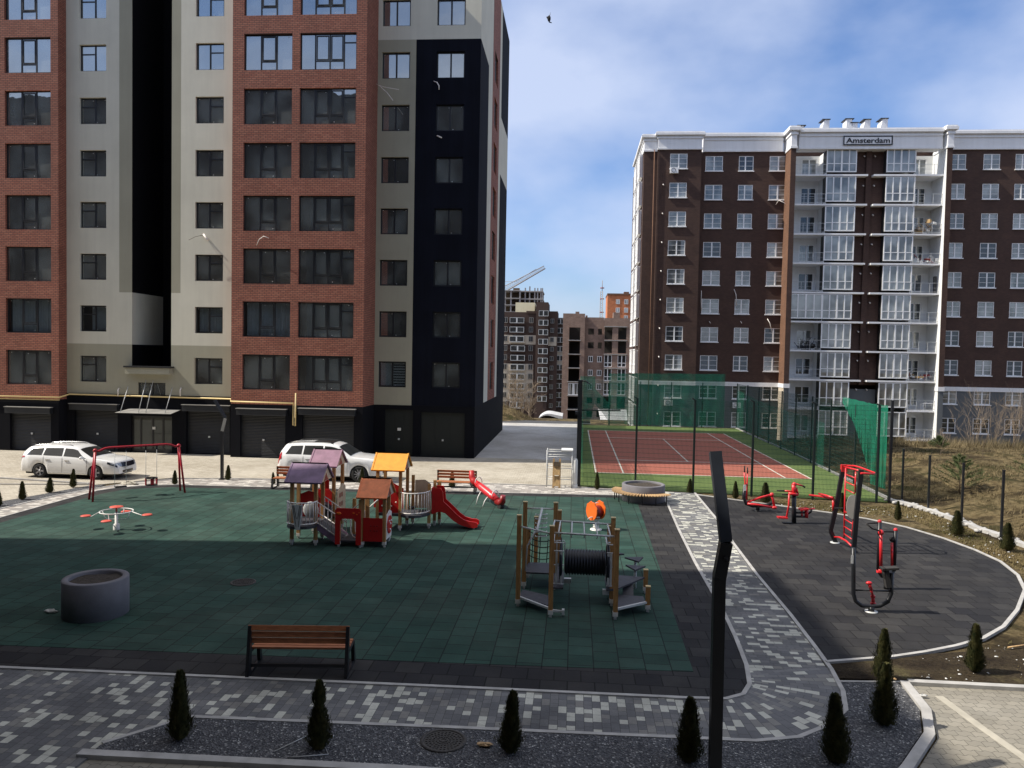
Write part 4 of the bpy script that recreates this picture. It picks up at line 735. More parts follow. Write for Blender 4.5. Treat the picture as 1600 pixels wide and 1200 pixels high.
# air conditioners and bits
def acu(x, Y, z):
    mb = MB(); mb.box(x-.4, x+.4, Y-.35, Y-.05, z-.28, z+.28, 0); o = mb.build('air_conditioner', 'white_frame', ab); mb = MB(); v = [(x-.08+.2*math.cos(i*PI/8), Y-.36, z+.2*math.sin(i*PI/8)) for i in range(16)]; mb.tube(v, .02, 5, 0, True); mb.build('fan_grille', 'sign_black', o, None)
acu(px(1053, 267, YM), YM, pz(1053, 267, YM)); acu(px(1044, 629, YM), YM, pz(1044, 629, YM)); acu(px(1150, 633, YQ), YQ, pz(1150, 633, YQ))
mb = MB(); mb.tube([(px(1022.5, 240, YM), YM-.12, parbot['m']), (px(1022.5, 240, YM), YM-.12, ZB)], .05, 6); mb.build('downpipe', 'pier_brick', ab)
for k, z in enumerate(ZC):
    for x in ([px(1037, 252, YM)] if k else [])+[gl1+.9, gr0-.9]:
        mb = MB(); Yq = YM if x < 12 else YH; mb.tube([(x, Yq-.02, z+.55), (x, Yq-.22, z+.5), (x+.02, Yq-.26, z+.42)], .06, 7); mb.build('vent_pipe', 'pvc_white', ab)
for pts in ([(1212, 320, .02), (1217, 313, .3), (1224, 316, .5), (1231, 322, .5)], [(1096, 454, .05), (1095.5, 470, .1), (1096, 485, .15)], [(1199, 498, .05), (1203, 505, .2), (1206, 518, .3)], [(1108, 502, .02), (1110, 505, .3)], [(1157, 502, .02), (1159, 505, .3)], [(1147, 452, .02), (1150, 460, .2), (1151, 478, .2)]):
    conduit(pts, YQ, ab, .035)
# things standing on two balconies
def heap(name, label, cat, cx_, cy_, fz, n, mats, wd=2.2, hgt=.9, seed=1):
    r_ = random.Random(seed); mb = MB()
    for i in range(n):
        x = cx_+r_.uniform(-wd/2, wd/2); y = cy_+r_.uniform(-.4, .4); s_ = r_.uniform(.12, .4); z = fz+r_.uniform(0, hgt)*r_.random()
        if r_.random() < .5: mb.box(x-s_, x+s_, y-s_*.6, y+s_*.6, z, z+s_*r_.uniform(.3, 1.2), r_.randrange(len(mats)), r_.uniform(0, 3))
        else: mb.beam((x, y, z), (x+r_.uniform(-.6, .6), y, z+r_.uniform(.2, .8)), .05, .05, r_.randrange(len(mats)))
    tag(mb.build(name, mats, None), label, cat)
heap('rubbish_heap', 'dark heap of junk on the left balcony below the enclosed one', 'junk', px(1256, 548, YW)+.4, YW+.5, ZC[6]-1.4, 26, ['tube_black', 'rubber_black', 'planter_grey'], 2.4, .8, 2)
heap('rubbish_heap', 'cardboard and rags piled on the right balcony above the grey base', 'junk', px(1440, 592, YW)+.4, YW+.5, ZC[7]-1.4, 26, ['plywood', 'dark_red', 'planter_grey', 'cloth_white'], 3.0, .8, 3)
heap('plastic_sheeting', 'crumpled white plastic sheeting behind a railing, fourth balcony from the top', 'plastic sheet', px(1452, 408, YW), YW+.5, ZC[3]-1.4, 30, ['cloth_white', 'galvanised', 'dark_red'], 2.8, .6, 4)
heap('dry_plant', 'dry brown plant on the third balcony from the top at the right', 'plant', px(1443, 358, YW), YW+.5, ZC[2]-1.4, 30, ['plywood', 'twig', 'cloth_white'], 2.2, 1.1, 5)
mb = MB(); mb.box(px(1461, 455, YW), px(1465, 455, YW), YW+.3, YW+.5, ZC[4]-1.42, ZC[4]+.25); tag(mb.build('leaning_board', 'sign_black'), 'tall black board leaning on the fifth balcony from the top', 'board')
x_ = px(1452, 645, YW); mb = MB(); mb.box(x_-.55, x_+.55, YW+.2, YW+.8, ZC[8]-.75, ZC[8]-.68)
for q in (-.5, .5):
    for y in (.24, .76): mb.beam((x_+q, YW+y, ZC[8]-1.42), (x_+q, YW+y, ZC[8]-.75), .05, .05)
tag(mb.build('white_table', 'white_frame'), 'small white table on the balcony above the ground floor', 'table')
# ================================================================== FAR BUILDINGS
def win_grid(b_, par, x0s, z0s, w_, h_, Y, mat='pane_far', frame='white_frame', nm='window'):
    for x in x0s:
        for z in z0s:
            mb = MB(); mb.box(x-w_/2, x+w_/2, Y-.12, Y+.05, z, z+h_, 0); mb.box(x-w_*.04-w_*.02, x+w_*.04, Y-.15, Y-.121, z, z+h_, 1)
            for q in ((x-w_/2, x-w_/2+.12, z, z+h_), (x+w_/2-.12, x+w_/2, z, z+h_), (x-w_/2+.12, x+w_/2-.12, z+h_-.12, z+h_), (x-w_/2+.12, x+w_/2-.12, z, z+.14)): mb.box(q[0], q[1], Y-.14, Y-.121, q[2], q[3], 1)
            mb.build(nm, [mat, frame], par)
# dark block
Yd = 236.0
def dx(a): return px(a, 560, Yd)
def dz(b_): return pz(840, b_, Yd)
db = thing('apartment_building', 'far dark brown and beige block of flats with a yellow topped roof', 'building', (dx(830), Yd+6, -14))
def fbox(par, nm, mat, a, b_, t_, bt, Y, dep=14): mb = MB(); mb.box(px(a, 560, Y), px(b_, 560, Y), Y, Y+dep, pz(840, bt, Y), pz(840, t_, Y)); return mb.build(nm, mat, par)
fbox(db, 'wall', 'far_dark', 770, 839, 488, 664, Yd); fbox(db, 'tower_wall', 'far_dark', 836.5, 855, 472, 664, Yd-2.2, 14); fbox(db, 'wall', 'far_dark', 854.9, 870, 486, 664, Yd-.2, 14.1); fbox(db, 'wall', 'far_dark', 869.5, 881, 496, 664, Yd+5, 14)
fbox(db, 'stair_head', 'far_dark', 821, 840, 486, 490, Yd-.3, 14.5); fbox(db, 'roof_box', 'yellow_insulation', 804, 834, 473, 488, Yd+3, 8)
fbox(db, 'beige_band', 'far_beige', 770, 836.4, 524, 538.5, Yd-.15, .6); fbox(db, 'beige_band', 'far_beige', 856, 869, 526, 540, Yd-.36, .6); fbox(db, 'beige_field', 'far_beige', 770, 833.5, 569, 628, Yd-.15, .6); fbox(db, 'beige_field', 'far_beige', 868, 880, 540, 569, Yd+4.8, .6)
dr = [496.5, 511, 525.7, 540.3, 555, 569.6, 584.3, 599, 613.6, 628.3]
for r_ in dr:
    z = dz(r_+8.5)
    win_grid(None, db, [dx(789), dx(829)], [z], 1.3, 1.7, Yd-.2, 'pane_dark', 'grey_board')
    win_grid(None, db, [dx(807+2*(r_ > 540))], [z-.1], 4.4, 1.7, Yd-.9, 'pane_dark', 'galvanised')
    win_grid(None, db, [dx(848.5)], [dz(r_-3)-.2], 2.9, 1.7, Yd-2.5, 'pane_dark', 'galvanised'); win_grid(None, db, [dx(862)], [z], 1.1, 1.4, Yd-.4, 'pane_dark', 'grey_board'); win_grid(None, db, [dx(874.5)], [z], 2.4, 1.7, Yd+4.7, 'pane_dark', 'galvanised')
    mb = MB(); mb.box(dx(796.5), dx(820), Yd-1.0, Yd-.1, z-.45, z-.2); mb.box(dx(798), dx(819), Yd-.85, Yd-.2, z-.2, z+1.7); mb.build('balcony', ['far_beige' if 524 < r_ < 540 or r_ > 568 else 'far_dark'], db)
# unfinished brick block
Yu = 165.0
ub = thing('apartment_building', 'unfinished brick block with open black loggias behind the court net', 'building', (px(935, 600, Yu), Yu+6, -9))
def ux(a): return px(a, 590, Yu)
def uz(b_): return pz(935, b_, Yu)
ur = [511, 532.5, 554, 575.5, 597, 618.5, 640]
Hl = [(ux(888), ux(905), uz(u+21.0), uz(u+1.5)) for u in ur[:]]
Hm = [(ux(917.5), ux(926.5), uz(u+12), uz(u+2.5)) for u in ur]+[(ux(933), ux(939), uz(u+12), uz(u+2.5)) for u in ur]
Hr = [(ux(943), ux(955), uz(u+19), uz(u)) for u in ur[:6]]+[(ux(964), ux(977), uz(u+19), uz(u)) for u in ur[:6]]
mb = MB(); wall(mb, ux(878), ux(912), -12, uz(491), Yu-1.5, Hl, .8); wall(mb, ux(912), ux(942), uz(592), uz(496), Yu, Hm, .5); wall(mb, ux(942), ux(1000), uz(592), uz(497), Yu-.8, Hr, .8)
mb.box(ux(956), ux(966), Yu-.7, Yu+3, uz(497), uz(488)); mb.box(ux(897), ux(903), Yu-1.4, Yu+3, uz(491), uz(488)); mb.box(ux(913), ux(916), Yu+.1, Yu+3, uz(496), uz(493))
mb.add([(ux(912), Yu-1.5, -12), (ux(912), Yu, -12), (ux(912), Yu, uz(491)), (ux(912), Yu-1.5, uz(491))], [(0, 1, 2, 3)]); mb.add([(ux(878), Yu-1.5, -12), (ux(878), Yu+12, -12), (ux(878), Yu+12, uz(491)), (ux(878), Yu-1.5, uz(491))], [(0, 1, 2, 3)]); mb.build('brick_wall', 'far_brick', ub)
mb = MB(); wall(mb, ux(912), ux(942), -12, uz(592), Yu, Hm, .5); wall(mb, ux(942), ux(1000), -12, uz(592), Yu-.8, Hr, .8); mb.build('block_wall', 'rough_block', ub)
mb = MB(); mb.box(ux(879), ux(911.5), Yu+3.2, Yu+12, -12, uz(493)); mb.box(ux(911.5), ux(1000), Yu+3.2, Yu+12.1, -12, uz(499)); mb.build('inner_wall', 'neighbour_wall', ub)  # dark backing: the shade inside the openings is put into its colour
for u in ur: 
    mb = MB(); mb.box(ux(886.5), ux(906), Yu-1.75, Yu+3.1, uz(u+22.3), uz(u+21.0)); mb.build('floor_slab', 'concrete', ub)
for u in ur[:6]:
    mb = MB(); mb.box(ux(942.5), ux(978), Yu-1.0, Yu+3.1, uz(u), uz(u-1.3)); mb.build('floor_slab', 'concrete', ub)
for i, u in enumerate(ur):
    if i in (2, 3, 4):
        for a, w_ in ((949, 1.65), (970.5, 1.75)): win_grid(None, ub, [ux(a)], [uz(u+19)], w_, 2.6, Yu-.6, 'pane_dark'); mb = MB(); mb.box(ux(a)-w_/2, ux(a)+w_/2, Yu-.78, Yu-.76, uz(u+13), uz(u+12.2)); mb.build('glazing_bar', 'white_frame', ub)
        win_grid(None, ub, [ux(922), ux(936)], [uz(u+12)], 1.0, 1.3, Yu+.1, 'pane_dark')
win_grid(None, ub, [ux(896.5)], [uz(ur[4]+20.5)], 2.3, 2.5, Yu-1.3, 'pane_dark'); mb = MB()
for q in (-.75, -.25, .25, .75): mb.box(ux(896.5)+q-.05, ux(896.5)+q+.05, Yu-1.5, Yu-1.46, uz(ur[4]+20.5), uz(ur[4]+20.5)+2.5)
mb.build('glazing_bar', 'white_frame', ub)
# orange block
Yo = 285.0; ob = thing('apartment_building', 'bright orange brick block rising behind the unfinished building', 'building', (px(975, 480, Yo), Yo+6, -14))
mb = MB(); mb.box(px(949, 480, Yo), px(1020, 480, Yo), Yo, Yo+16, -14, pz(960, 461, Yo)); mb.build('wall', 'far_orange', ob); mb = MB(); mb.box(px(948.5, 480, Yo), px(1021, 480, Yo), Yo-.3, Yo+16.3, pz(960, 461, Yo), pz(960, 458.5, Yo)); mb.box(px(975, 480, Yo), px(983, 480, Yo), Yo+2, Yo+5, pz(960, 458.5, Yo), pz(960, 455, Yo)); mb.build('roof', 'pier_brick', ob)
win_grid(None, ob, [px(965.5, 470, Yo), px(978.5, 470, Yo)], [pz(960, 475, Yo), pz(960, 488, Yo), pz(960, 500, Yo)], 1.4, 1.7, Yo)
# unfinished concrete tower
Yt = 330.0; tb = thing('building_under_construction', 'bare concrete frame tower under construction below the crane', 'building', (px(818, 470, Yt), Yt+8, -14))
def tx(a): return px(a, 470, Yt)
def tz(b_): return pz(818, b_, Yt)
for s_ in (453.5, 465.5, 476, 487, 498):
    mb = MB(); mb.box(tx(778), tx(812), Yt, Yt+18, tz(s_+1.4), tz(s_)); mb.box(tx(812), tx(848), Yt+2, Yt+18, tz(s_+2.0), tz(s_)); mb.build('floor_slab', 'concrete_frame', tb)
for a in (781, 788, 797, 811): mb = MB(); mb.box(tx(a), tx(a+2.2), Yt+.3, Yt+1.5, tz(510), tz(453.5)); mb.build('column', 'concrete_frame', tb)
for a, t_ in ((819, 449), (826, 446.5), (834, 449), (838.5, 449), (843.5, 449), (846, 449)): mb = MB(); mb.box(tx(a), tx(a+1.8), Yt+2.3, Yt+3.5, tz(510), tz(t_)); mb.build('column', 'concrete_frame', tb)
mb = MB(); mb.box(tx(800), tx(810), Yt+5, Yt+7, tz(453.5), tz(448.5)); mb.box(tx(779), tx(847), Yt+10, Yt+17, tz(510), tz(454)); mb.build('core_wall', 'bark', tb)
# crane
Yk = 345.0
cr = thing('tower_crane', 'pale lattice crane jib slanting up above the concrete tower', 'crane', (px(770, 470, Yk), Yk, -14))
def lattice(mb, a, b_, w_, n, r=.16):
    a, b_ = Vector(a), Vector(b_); d = (b_-a); u = d.cross(Vector((0, 1, 0))).normalized()*w_/2; v = Vector((0, w_/2, 0))
    ch = [lambda f, s1=s1, s2=s2: a+d*f+u*s1*(1-.5*f)+v*s2*(1-.5*f) for s1, s2 in ((1, 0), (-1, -1), (-1, 1))]
    for c_ in ch: mb.tube([c_(0), c_(1)], r, 4)
    for i in range(n):
        for q in range(3): mb.tube([ch[q](i/n), ch[(q+1) % 3]((i+.5)/n), ch[q]((i+1)/n)], r*.6, 3)
mb = MB(); kx_ = lambda a, b_: (px(a, b_, Yk), Yk, pz(a, b_, Yk)); lattice(mb, kx_(775, 459), kx_(851, 417.5), 2.6, 22); mb.build('jib', 'crane_steel', cr)
mb = MB(); lattice(mb, (px(771, 470, Yk), Yk, -14), kx_(771, 440), 2.6, 20); mb.build('mast', 'crane_steel', cr)
mb = MB(); mb.tube([kx_(771, 440), kx_(806, 440), kx_(838, 420)], .08, 4); mb.build('cable', 'crane_steel', cr)
mt = thing('radio_mast', 'thin red and white lattice radio mast beyond the roofs', 'mast', (px(940, 480, 400), 400, -14)); mb = MB(); Ym = 400; a_ = (px(940, 495, Ym), Ym, -14); lattice(mb, a_, (px(940, 455, Ym), Ym, pz(940, 455, Ym)), 2.2, 24, .14); mb.tube([(a_[0], Ym, pz(940, 455, Ym)), (a_[0], Ym, pz(940, 438, Ym))], .18, 5); mb.build('lattice_mast', 'crane_steel', mt)
for b_ in (450, 467, 488): mb = MB(); x = a_[0]; z = pz(940, b_, Ym); mb.tube([(x-1, Ym, z), (x+1, Ym, z)], .3, 5); mb.build('antenna', 'dark_red', mt)
# low sheds
Yz = 150.0
sh = thing('shed', 'low shed with a curved white roof beside the bare trees', 'shed', (px(862, 650, Yz), Yz+3, th(-5, Yz)))
x0, x1 = px(842, 650, Yz), px(879, 650, Yz); zr = pz(860, 645, Yz); mb = MB(); n = 10
H_s = [.12, .5, .78, .95, 1.0, .97, .9, .8, .72, .62, .55]; P = [(x0+(x1-x0)*i/n, zr-1.1+.95*H_s[i]) for i in range(n+1)]; mb.plate(P+[(q[0], q[1]-(.16+.5*(i/n))) for i, q in reversed(list(enumerate(P)))], Yz-.4, Yz+8); mb.build('roof', 'shed_white', sh); mb = MB(); mb.box(x0+.4, x1-.4, Yz, Yz+7, zr-9, zr-1.16); mb.build('wall', 'neighbour_wall', sh)
Yz2 = 120.0; sh2 = thing('shed', 'white sheet metal lean-to in front of the unfinished building', 'shed', (px(960, 650, Yz2), Yz2+3, -6)); x0, x1 = px(938, 650, Yz2), px(980, 650, Yz2)
mb = MB(); mb.add([(x0, Yz2-2, pz(960, 656, Yz2)), (x1, Yz2-2, pz(960, 656, Yz2)), (x1, Yz2+2, pz(960, 641, Yz2)), (x0-.3, Yz2+2, pz(960, 641, Yz2)), (x0, Yz2-2, pz(960, 656, Yz2)-.1), (x1, Yz2-2, pz(960, 656, Yz2)-.1), (x1, Yz2+2, pz(960, 641, Yz2)-.1), (x0-.3, Yz2+2, pz(960, 641, Yz2)-.1)], [(0, 1, 2, 3), (7, 6, 5, 4), (0, 4, 5, 1), (1, 5, 6, 2), (2, 6, 7, 3), (3, 7, 4, 0)]); mb.build('roof', 'shed_white', sh2)
mb = MB(); mb.box(x0+.2, x1-.2, Yz2-1.7, Yz2+2, -9, pz(960, 656, Yz2)-.12); mb.build('wall', 'planter_grey', sh2)
# ================================================================== BUILDINGS BEHIND AND BESIDE THE VIEWPOINT (their shade falls on the playground)
hb = thing('apartment_building', 'plain dark block of flats behind the viewpoint, mirrored in the windows opposite', 'building', (0, -8, 0)); mb = MB(); mb.box(-90, 21, -16, -.7, -.1, 33); mb.box(-90, 4, -16, -2.5, 33, 35.5); mb.build('wall', 'neighbour_wall', hb)
wb = thing('apartment_building', 'plain dark wing left of the viewpoint that shades the near playground', 'building', (-32, 8, 0))
def skew(x, y): return (x, y)
mb = MB(); mb.prism([(-44, -0.65), (-22.0, -0.65), (-22.1, 18.2), (-44, 15.9)], -.1, 29.2); mb.prism([(-44, 15.9), (-22.1, 18.2), (-22.0, 21.2), (-44, 18.9)], -.1, 21.6); mb.build('wall', 'neighbour_wall', wb)
# ================================================================== COURT FENCE, NETS, POSTS
FP = [(.3, 35.6), (2.9, 35.25), (5.45, 34.95), (7.95, 34.6), (10.5, 34.3), (13.1, 34.05), (13.68, 34.2)]
LP = [(.3, 35.6), (.35, 39.5), (.38, 44), (.42, 49), (.45, 54.5), (.5, 60), (.5, 65), (.5, 68.6)]
BP = [(.5, 68.6), (3.2, 68.6), (5.9, 68.6), (8.6, 68.6), (11.3, 68.6), (14.3, 68.6)]
RP = [(14.3, 68.6), (14.28, 64.5), (14.25, 60.5), (14.2, 57), (14.15, 53.5), (14.1, 50), (14.05, 46.5), (14.0, 43), (13.9, 39), (13.68, 34.2)]
def wire_panel(name, a, b_, z0, z1, par, dv=.055, dh=.2, r=.0042):
    mb = MB(); a, b_ = Vector((a[0], a[1], 0)), Vector((b_[0], b_[1], 0)); L = (b_-a).length; d = (b_-a)/L; n = int(L/dv)
    nx = Vector((-d.y, d.x, 0))*r
    for i in range(n+1):
        p = a+d*(L*i/n); e = d*r
        mb.add([p-e+Vector((0, 0, z0)), p+e+Vector((0, 0, z0)), p+e+Vector((0, 0, z1)), p-e+Vector((0, 0, z1)), p-nx+Vector((0, 0, z0)), p+nx+Vector((0, 0, z0)), p+nx+Vector((0, 0, z1)), p-nx+Vector((0, 0, z1))], [(0, 1, 2, 3), (4, 5, 6, 7)])
    k = int((z1-z0)/dh)
    for i in range(k+1): z = z0+(z1-z0)*i/k; mb.beam(a+Vector((0, 0, z)), b_+Vector((0, 0, z)), .010, .010)
    return mb.build(name, 'wire_green', par)
def fence(label, P, h, par_loc, hp, dv=.055, arm=None):
    fo_ = thing('mesh_fence', label, 'fence', par_loc, 'mesh fences round the sports court')
    for i in range(len(P)-1): wire_panel('mesh_panel', P[i], P[i+1], .05, h, fo_, dv)
    for i, p in enumerate(P):
        if p in hp: continue
        mb = MB(); mb.box(p[0]-.04, p[0]+.04, p[1]-.04, p[1]+.04, -.1, h+.05)
        if arm: mb.beam((p[0], p[1], h+.02), (p[0]-.16, p[1]-.05, h+.10), .05, .05)
        mb.build('post', 'fence_green_black', fo_)
    return fo_
f1 = fence('front mesh fence of the court between the path and the baseline', FP[:-1], 4.15, (6.7, 34.8, 0), [FP[0]], arm=True)
f2 = fence('side mesh fence along the grey alley at the left of the court', LP, 3.9, (.4, 50, 0), [LP[0]])
f3 = fence('back mesh fence at the far end of the court', BP, 3.9, (7, 68.6, 0), [BP[0], BP[-1]], .11)
f4 = fence('side mesh fence between the court and the dry bank', RP, 3.9, (14.1, 52, 0), [RP[-1]], .08)
mb = MB(); mb.box(.2, .4, 35.5, 35.7, -.1, 4.95); o = mb.build('post', 'black_metal', f1); tag(o, 'thick corner post of the court fence')
mb = MB(); mb.tube([(.3, 35.6, 4.9), (.55, 35.6, 4.9), (.75, 35.6, 4.75)], .03, 5); mb.tube([(.3, 35.6, 3.55), (2.2, 36.2, 3.55)], .035, 5); mb.tube([(.3, 35.6, 3.0), (.8, 35.6, 3.0)], .03, 5); mb.box(.1, .24, 35.3, 35.5, 3.35, 3.5); mb.build('post_bracket', 'black_metal', f1)
mb = MB(); p = FP[-1]; mb.box(p[0]-.05, p[0]+.05, p[1]-.05, p[1]+.05, -.1, 4.4); mb.build('post', 'black_metal', f4)
def drape(name, label, pts, mat, wob=.12, cat='net', n=26, seed=1, group='green shade nets hung on the court fence'):
    # pts: list of (x, y, ztop, zbot) stations, joined as one hanging cloth
    mb = MB(); r_ = random.Random(seed); vs = []; cols_ = []
    for i in range(len(pts)-1):
        for k in range(n):
            f = k/n; cols_.append([pts[i][q]*(1-f)+pts[i+1][q]*f for q in range(4)])
    cols_.append(list(pts[-1])); m_ = 10
    for i, c_ in enumerate(cols_):
        for j in range(m_+1):
            t_ = j/m_; z = c_[2]*(1-t_)+c_[3]*t_; s_ = wob*(.35+t_)*(.6*math.sin(i*.43+1.6*math.sin(i*.17+j*.25)+seed)+.5*math.sin(i*1.3+j*.5)+.4*math.sin(j*.9+i*.2))
            vs.append((c_[0]+s_*.3, c_[1]+s_, z-.012*math.sin(i*.35)*(1-t_)))
    mb.add(vs, [(i*(m_+1)+j, (i+1)*(m_+1)+j, (i+1)*(m_+1)+j+1, i*(m_+1)+j+1) for i in range(len(cols_)-1) for j in range(m_)], 0, True)
    return tag(mb.build(name, mat), label, cat, group)
drape('shade_net', 'green shade net stretched along the far end of the court', [(3.1, 68.5, 4.6, .1), (8, 68.5, 4.7, .1), (13.2, 68.5, 4.75, .1)], 'green_net', .05)
drape('shade_net', 'narrow green net hanging at the far left corner of the court', [(.62, 60, 3.9, .1), (.65, 64, 3.9, .1), (.6, 68.4, 4.3, .1), (1.5, 68.45, 4.3, .1), (1.9, 68.4, 4.3, 2.2)], 'green_net', .08, seed=2)
drape('shade_net', 'torn strip of green net sagging off the far left corner', [(1.9, 68.3, 3.2, 1.9), (2.5, 68.3, 2.6, 1.2), (3.2, 68.3, 1.9, .3)], 'green_net', .05, seed=3)
drape('shade_net', 'low green net at the left side of the court next to the alley', [(.5, 37, 2.6, .1), (.52, 43, 2.7, .1), (.55, 50, 2.8, .1), (.6, 60, 2.9, .1)], 'green_net_thin', .04, seed=6)
drape('shade_net', 'green net on the right side fence in front of the grey ground floor', [(14.2, 68, 3.4, .2), (14.15, 60, 2.9, .2), (14.1, 52, 2.7, .1), (14.0, 44, 2.6, .1)], 'green_net_thin', .04, seed=7)
drape('shade_net', 'torn bunched green net hanging from the right corner post', [(13.66, 34.6, 4.15, .5), (13.72, 35.4, 4.12, .45), (13.78, 36.6, 4.1, .4)], 'green_net_thick', .09, seed=4)
drape('shade_net', 'wide top of the torn green net pulled to the left of the corner post', [(13.78, 36.6, 4.1, .6), (13.82, 37.6, 4.12, 1.6), (13.86, 39.2, 4.16, 3.0), (13.9, 41.0, 4.2, 3.9)], 'green_net_thick', .09, seed=5)
FPOST = [(1409, 782, 702, 'beside the torn green net'), (1450, 797, 712, 'second from the green net'), (1502, 818, 724, 'in front of the young pine'), (1564, 842, 735, 'nearest the right edge')]
for a, b_, t_, w_ in FPOST:
    x, y = g(a, b_); z = pz(a, t_, y); mb = MB(); mb.box(x-.035, x+.035, y-.035, y+.035, -.1, z); mb.box(x-.045, x+.045, y-.045, y+.045, z, z+.02)
    tag(mb.build('fence_post', 'black_metal', None, (x, y, 0)), 'bare black fence post on the bank, '+w_, 'post', 'bare fence posts along the bank')
# ================================================================== STREET LAMPS
def lamp(name, label, P, w_, seg):
    t_ = thing(name, label, 'street lamp', (P[0][0], P[0][1], 0), 'angular black lamp posts')
    mb = MB(); mb.beam(P[0], P[1], w_, w_, 0, (0, 1, 0)); mb.box(P[0][0]-w_, P[0][0]+w_, P[0][1]-w_, P[0][1]+w_, 0, .03); mb.build('pole', 'black_metal', t_)
    mb = MB(); mb.beam(P[1], P[2], w_*1.02, w_*1.02, 0, (0, 1, 0)); mb.build('knuckle', 'black_metal', t_)
    mb = MB(); mb.beam(P[2], P[3], w_, w_*.9, 0, (0, 1, 0)); mb.build('arm', 'lamp_arm_skylit', t_)
    if seg: mb = MB(); a, b_ = Vector(P[1]), Vector(P[2]); mb.beam(a+Vector((.03, -w_*.62, .02)), b_+Vector((.03, -w_*.62, -.02)), .13, .03, 0, (0, 1, 0)); mb.build('lamp_panel', 'grey_board', t_)
    else: mb = MB(); a = Vector(P[2]); mb.lathe([(0, 0), (.035, 0), (.035, .02), (0, .025)], n=10); mb.v = [(a.x-.01+v[0], a.y-w_*.52-v[2], a.z-.22+v[1]) for v in mb.v]; mb.build('sensor', 'rubber_black', t_)
    return t_
Yl = 11.05
lamp('street_lamp', 'tall angular black lamp post in the foreground gravel bed', [(px(1117, 1200, Yl), Yl, 0), (px(1123.5, 903, Yl), Yl, pz(1123, 903, Yl)), (px(1134, 847, Yl), Yl, pz(1134, 847, Yl)), (px(1117.5, 706, Yl+.35), Yl+.35, pz(1117, 706, Yl+.35))], .165, False)
Yl = 34.3
lamp('street_lamp', 'slim black lamp post by the parking bay behind the playground', [(px(347, 750, Yl), Yl, 0), (px(347, 674, Yl), Yl, pz(347, 674, Yl)), (px(352, 653, Yl), Yl, pz(352, 653, Yl)), (px(335.5, 625, Yl), Yl, pz(335.5, 625, Yl))], .12, True)
# ================================================================== BENCHES
def bench(loc, rz, label, wd=1.85):
    t_ = thing('park_bench', label, 'bench', loc, 'wooden slat benches round the playground'); S = Vector(loc)
    for i in range(3):
        mb = MB(); z = .86-i*.125; y = -.30+.02*i; mb.beam((-wd/2, y, z), (wd/2, y, z), .03, .095, 0, (0, .22, 1)); mb.build('backrest_slat', 'bench_wood', t_, None, False)
    for i in range(4):
        mb = MB(); y = -.16+i*.125; mb.box(-wd/2+.03, wd/2-.03, y-.05, y+.05, .43, .465); mb.build('seat_slat', 'bench_wood', t_, None, False)
    for s_ in (-1, 1):
        mb = MB(); x = s_*(wd/2-.03)
        mb.plate([(-.48, 0), (-.33, .9), (-.26, .9), (-.30, 0)], x-.03, x+.03, 'x'); mb.plate([(.26, 0), (.18, .43), (.27, .43), (.40, 0)], x-.03, x+.03, 'x'); mb.beam((x, -.36, .41), (x, .30, .41), .05, .045); mb.beam((x, -.40, .02), (x, .36, .02), .05, .04); mb.build('leg_frame', 'black_metal', t_, None, False)
    mb = MB(); mb.box(-wd/2+.05, wd/2-.05, -.34, -.31, .14, .2); mb.build('stretcher', 'black_metal', t_, None, False)
    t_.rotation_euler = (0, 0, rz); return t_
bench((-5.0, 13.98, .03), R(6), 'wooden slat bench seen from behind, in deep shade by the near path', 1.86)
bench((-12.1, 32.55, .03), PI, 'wooden bench by the white four-wheel drive, partly behind the purple roof', 1.8)
bench((-5.02, 32.95, .03), PI, 'wooden bench beside the high end of the red seesaw', 1.75)
# ================================================================== PLANTERS, MANHOLES
def planter(x, y, r, h, label, seat=False):
    t_ = thing('round_planter', label, 'planter', (x, y, 0), 'round concrete planters'); mb = MB()
    mb.lathe([(r*.96, 0.0), (r, .02), (r, h-.02), (r-.015, h), (r-.13, h), (r-.14, h-.02), (r-.14, h-.2)], x, y, 48); mb.build('rim', 'planter_grey', t_)
    mb = MB(); rr = random.Random(4); n = 20; vs = [(x, y, h-.07)]
    for i in range(1, 5):
        for j in range(n): a = 2*PI*j/n; vs.append((x+(r-.13)*i/4*math.cos(a), y+(r-.13)*i/4*math.sin(a), h-.08+rr.uniform(-.02, .03)))
    fs = [(0, 1+j, 1+(j+1) % n) for j in range(n)]+[(1+i*n+j, 1+(i+1)*n+j, 1+(i+1)*n+(j+1) % n, 1+i*n+(j+1) % n) for i in range(3) for j in range(n)]
    mb.add(vs, fs, 0, True); mb.build('soil', 'bare_soil', t_)
    if seat:
        mb = MB(); 
        for k in range(31):
            a = R(150)+R(172)*k/30; c_, s_ = math.cos(a), math.sin(a); r0 = r+.02; r1 = r+.42
            mb.beam((x+r0*c_, y+r0*s_, .42), (x+r1*c_, y+r1*s_, .42), .062, .05)
        mb.build('seat_ring', 'slat_wood', t_); mb = MB()
        for k in range(7):
            a = R(155)+R(162)*k/6; c_, s_ = math.cos(a), math.sin(a); mb.beam((x+(r+.3)*c_, y+(r+.3)*s_, .02), (x+(r+.3)*c_, y+(r+.3)*s_, .4), .04, .04, 0, (0, 1, 0))
        mb.tube([(x+(r+.12)*math.cos(R(152)+R(168)*k/30), y+(r+.12)*math.sin(R(152)+R(168)*k/30), .385) for k in range(31)], .02, 5); mb.build('seat_frame', 'black_metal', t_)
    return t_
planter(-10.62, 16.3, .68, .86, 'grey concrete ring planter full of soil in the shaded left foreground')
planter(3.02, 32.55, .90, .72, 'concrete planter with a curved slatted seat where the paths meet', True)
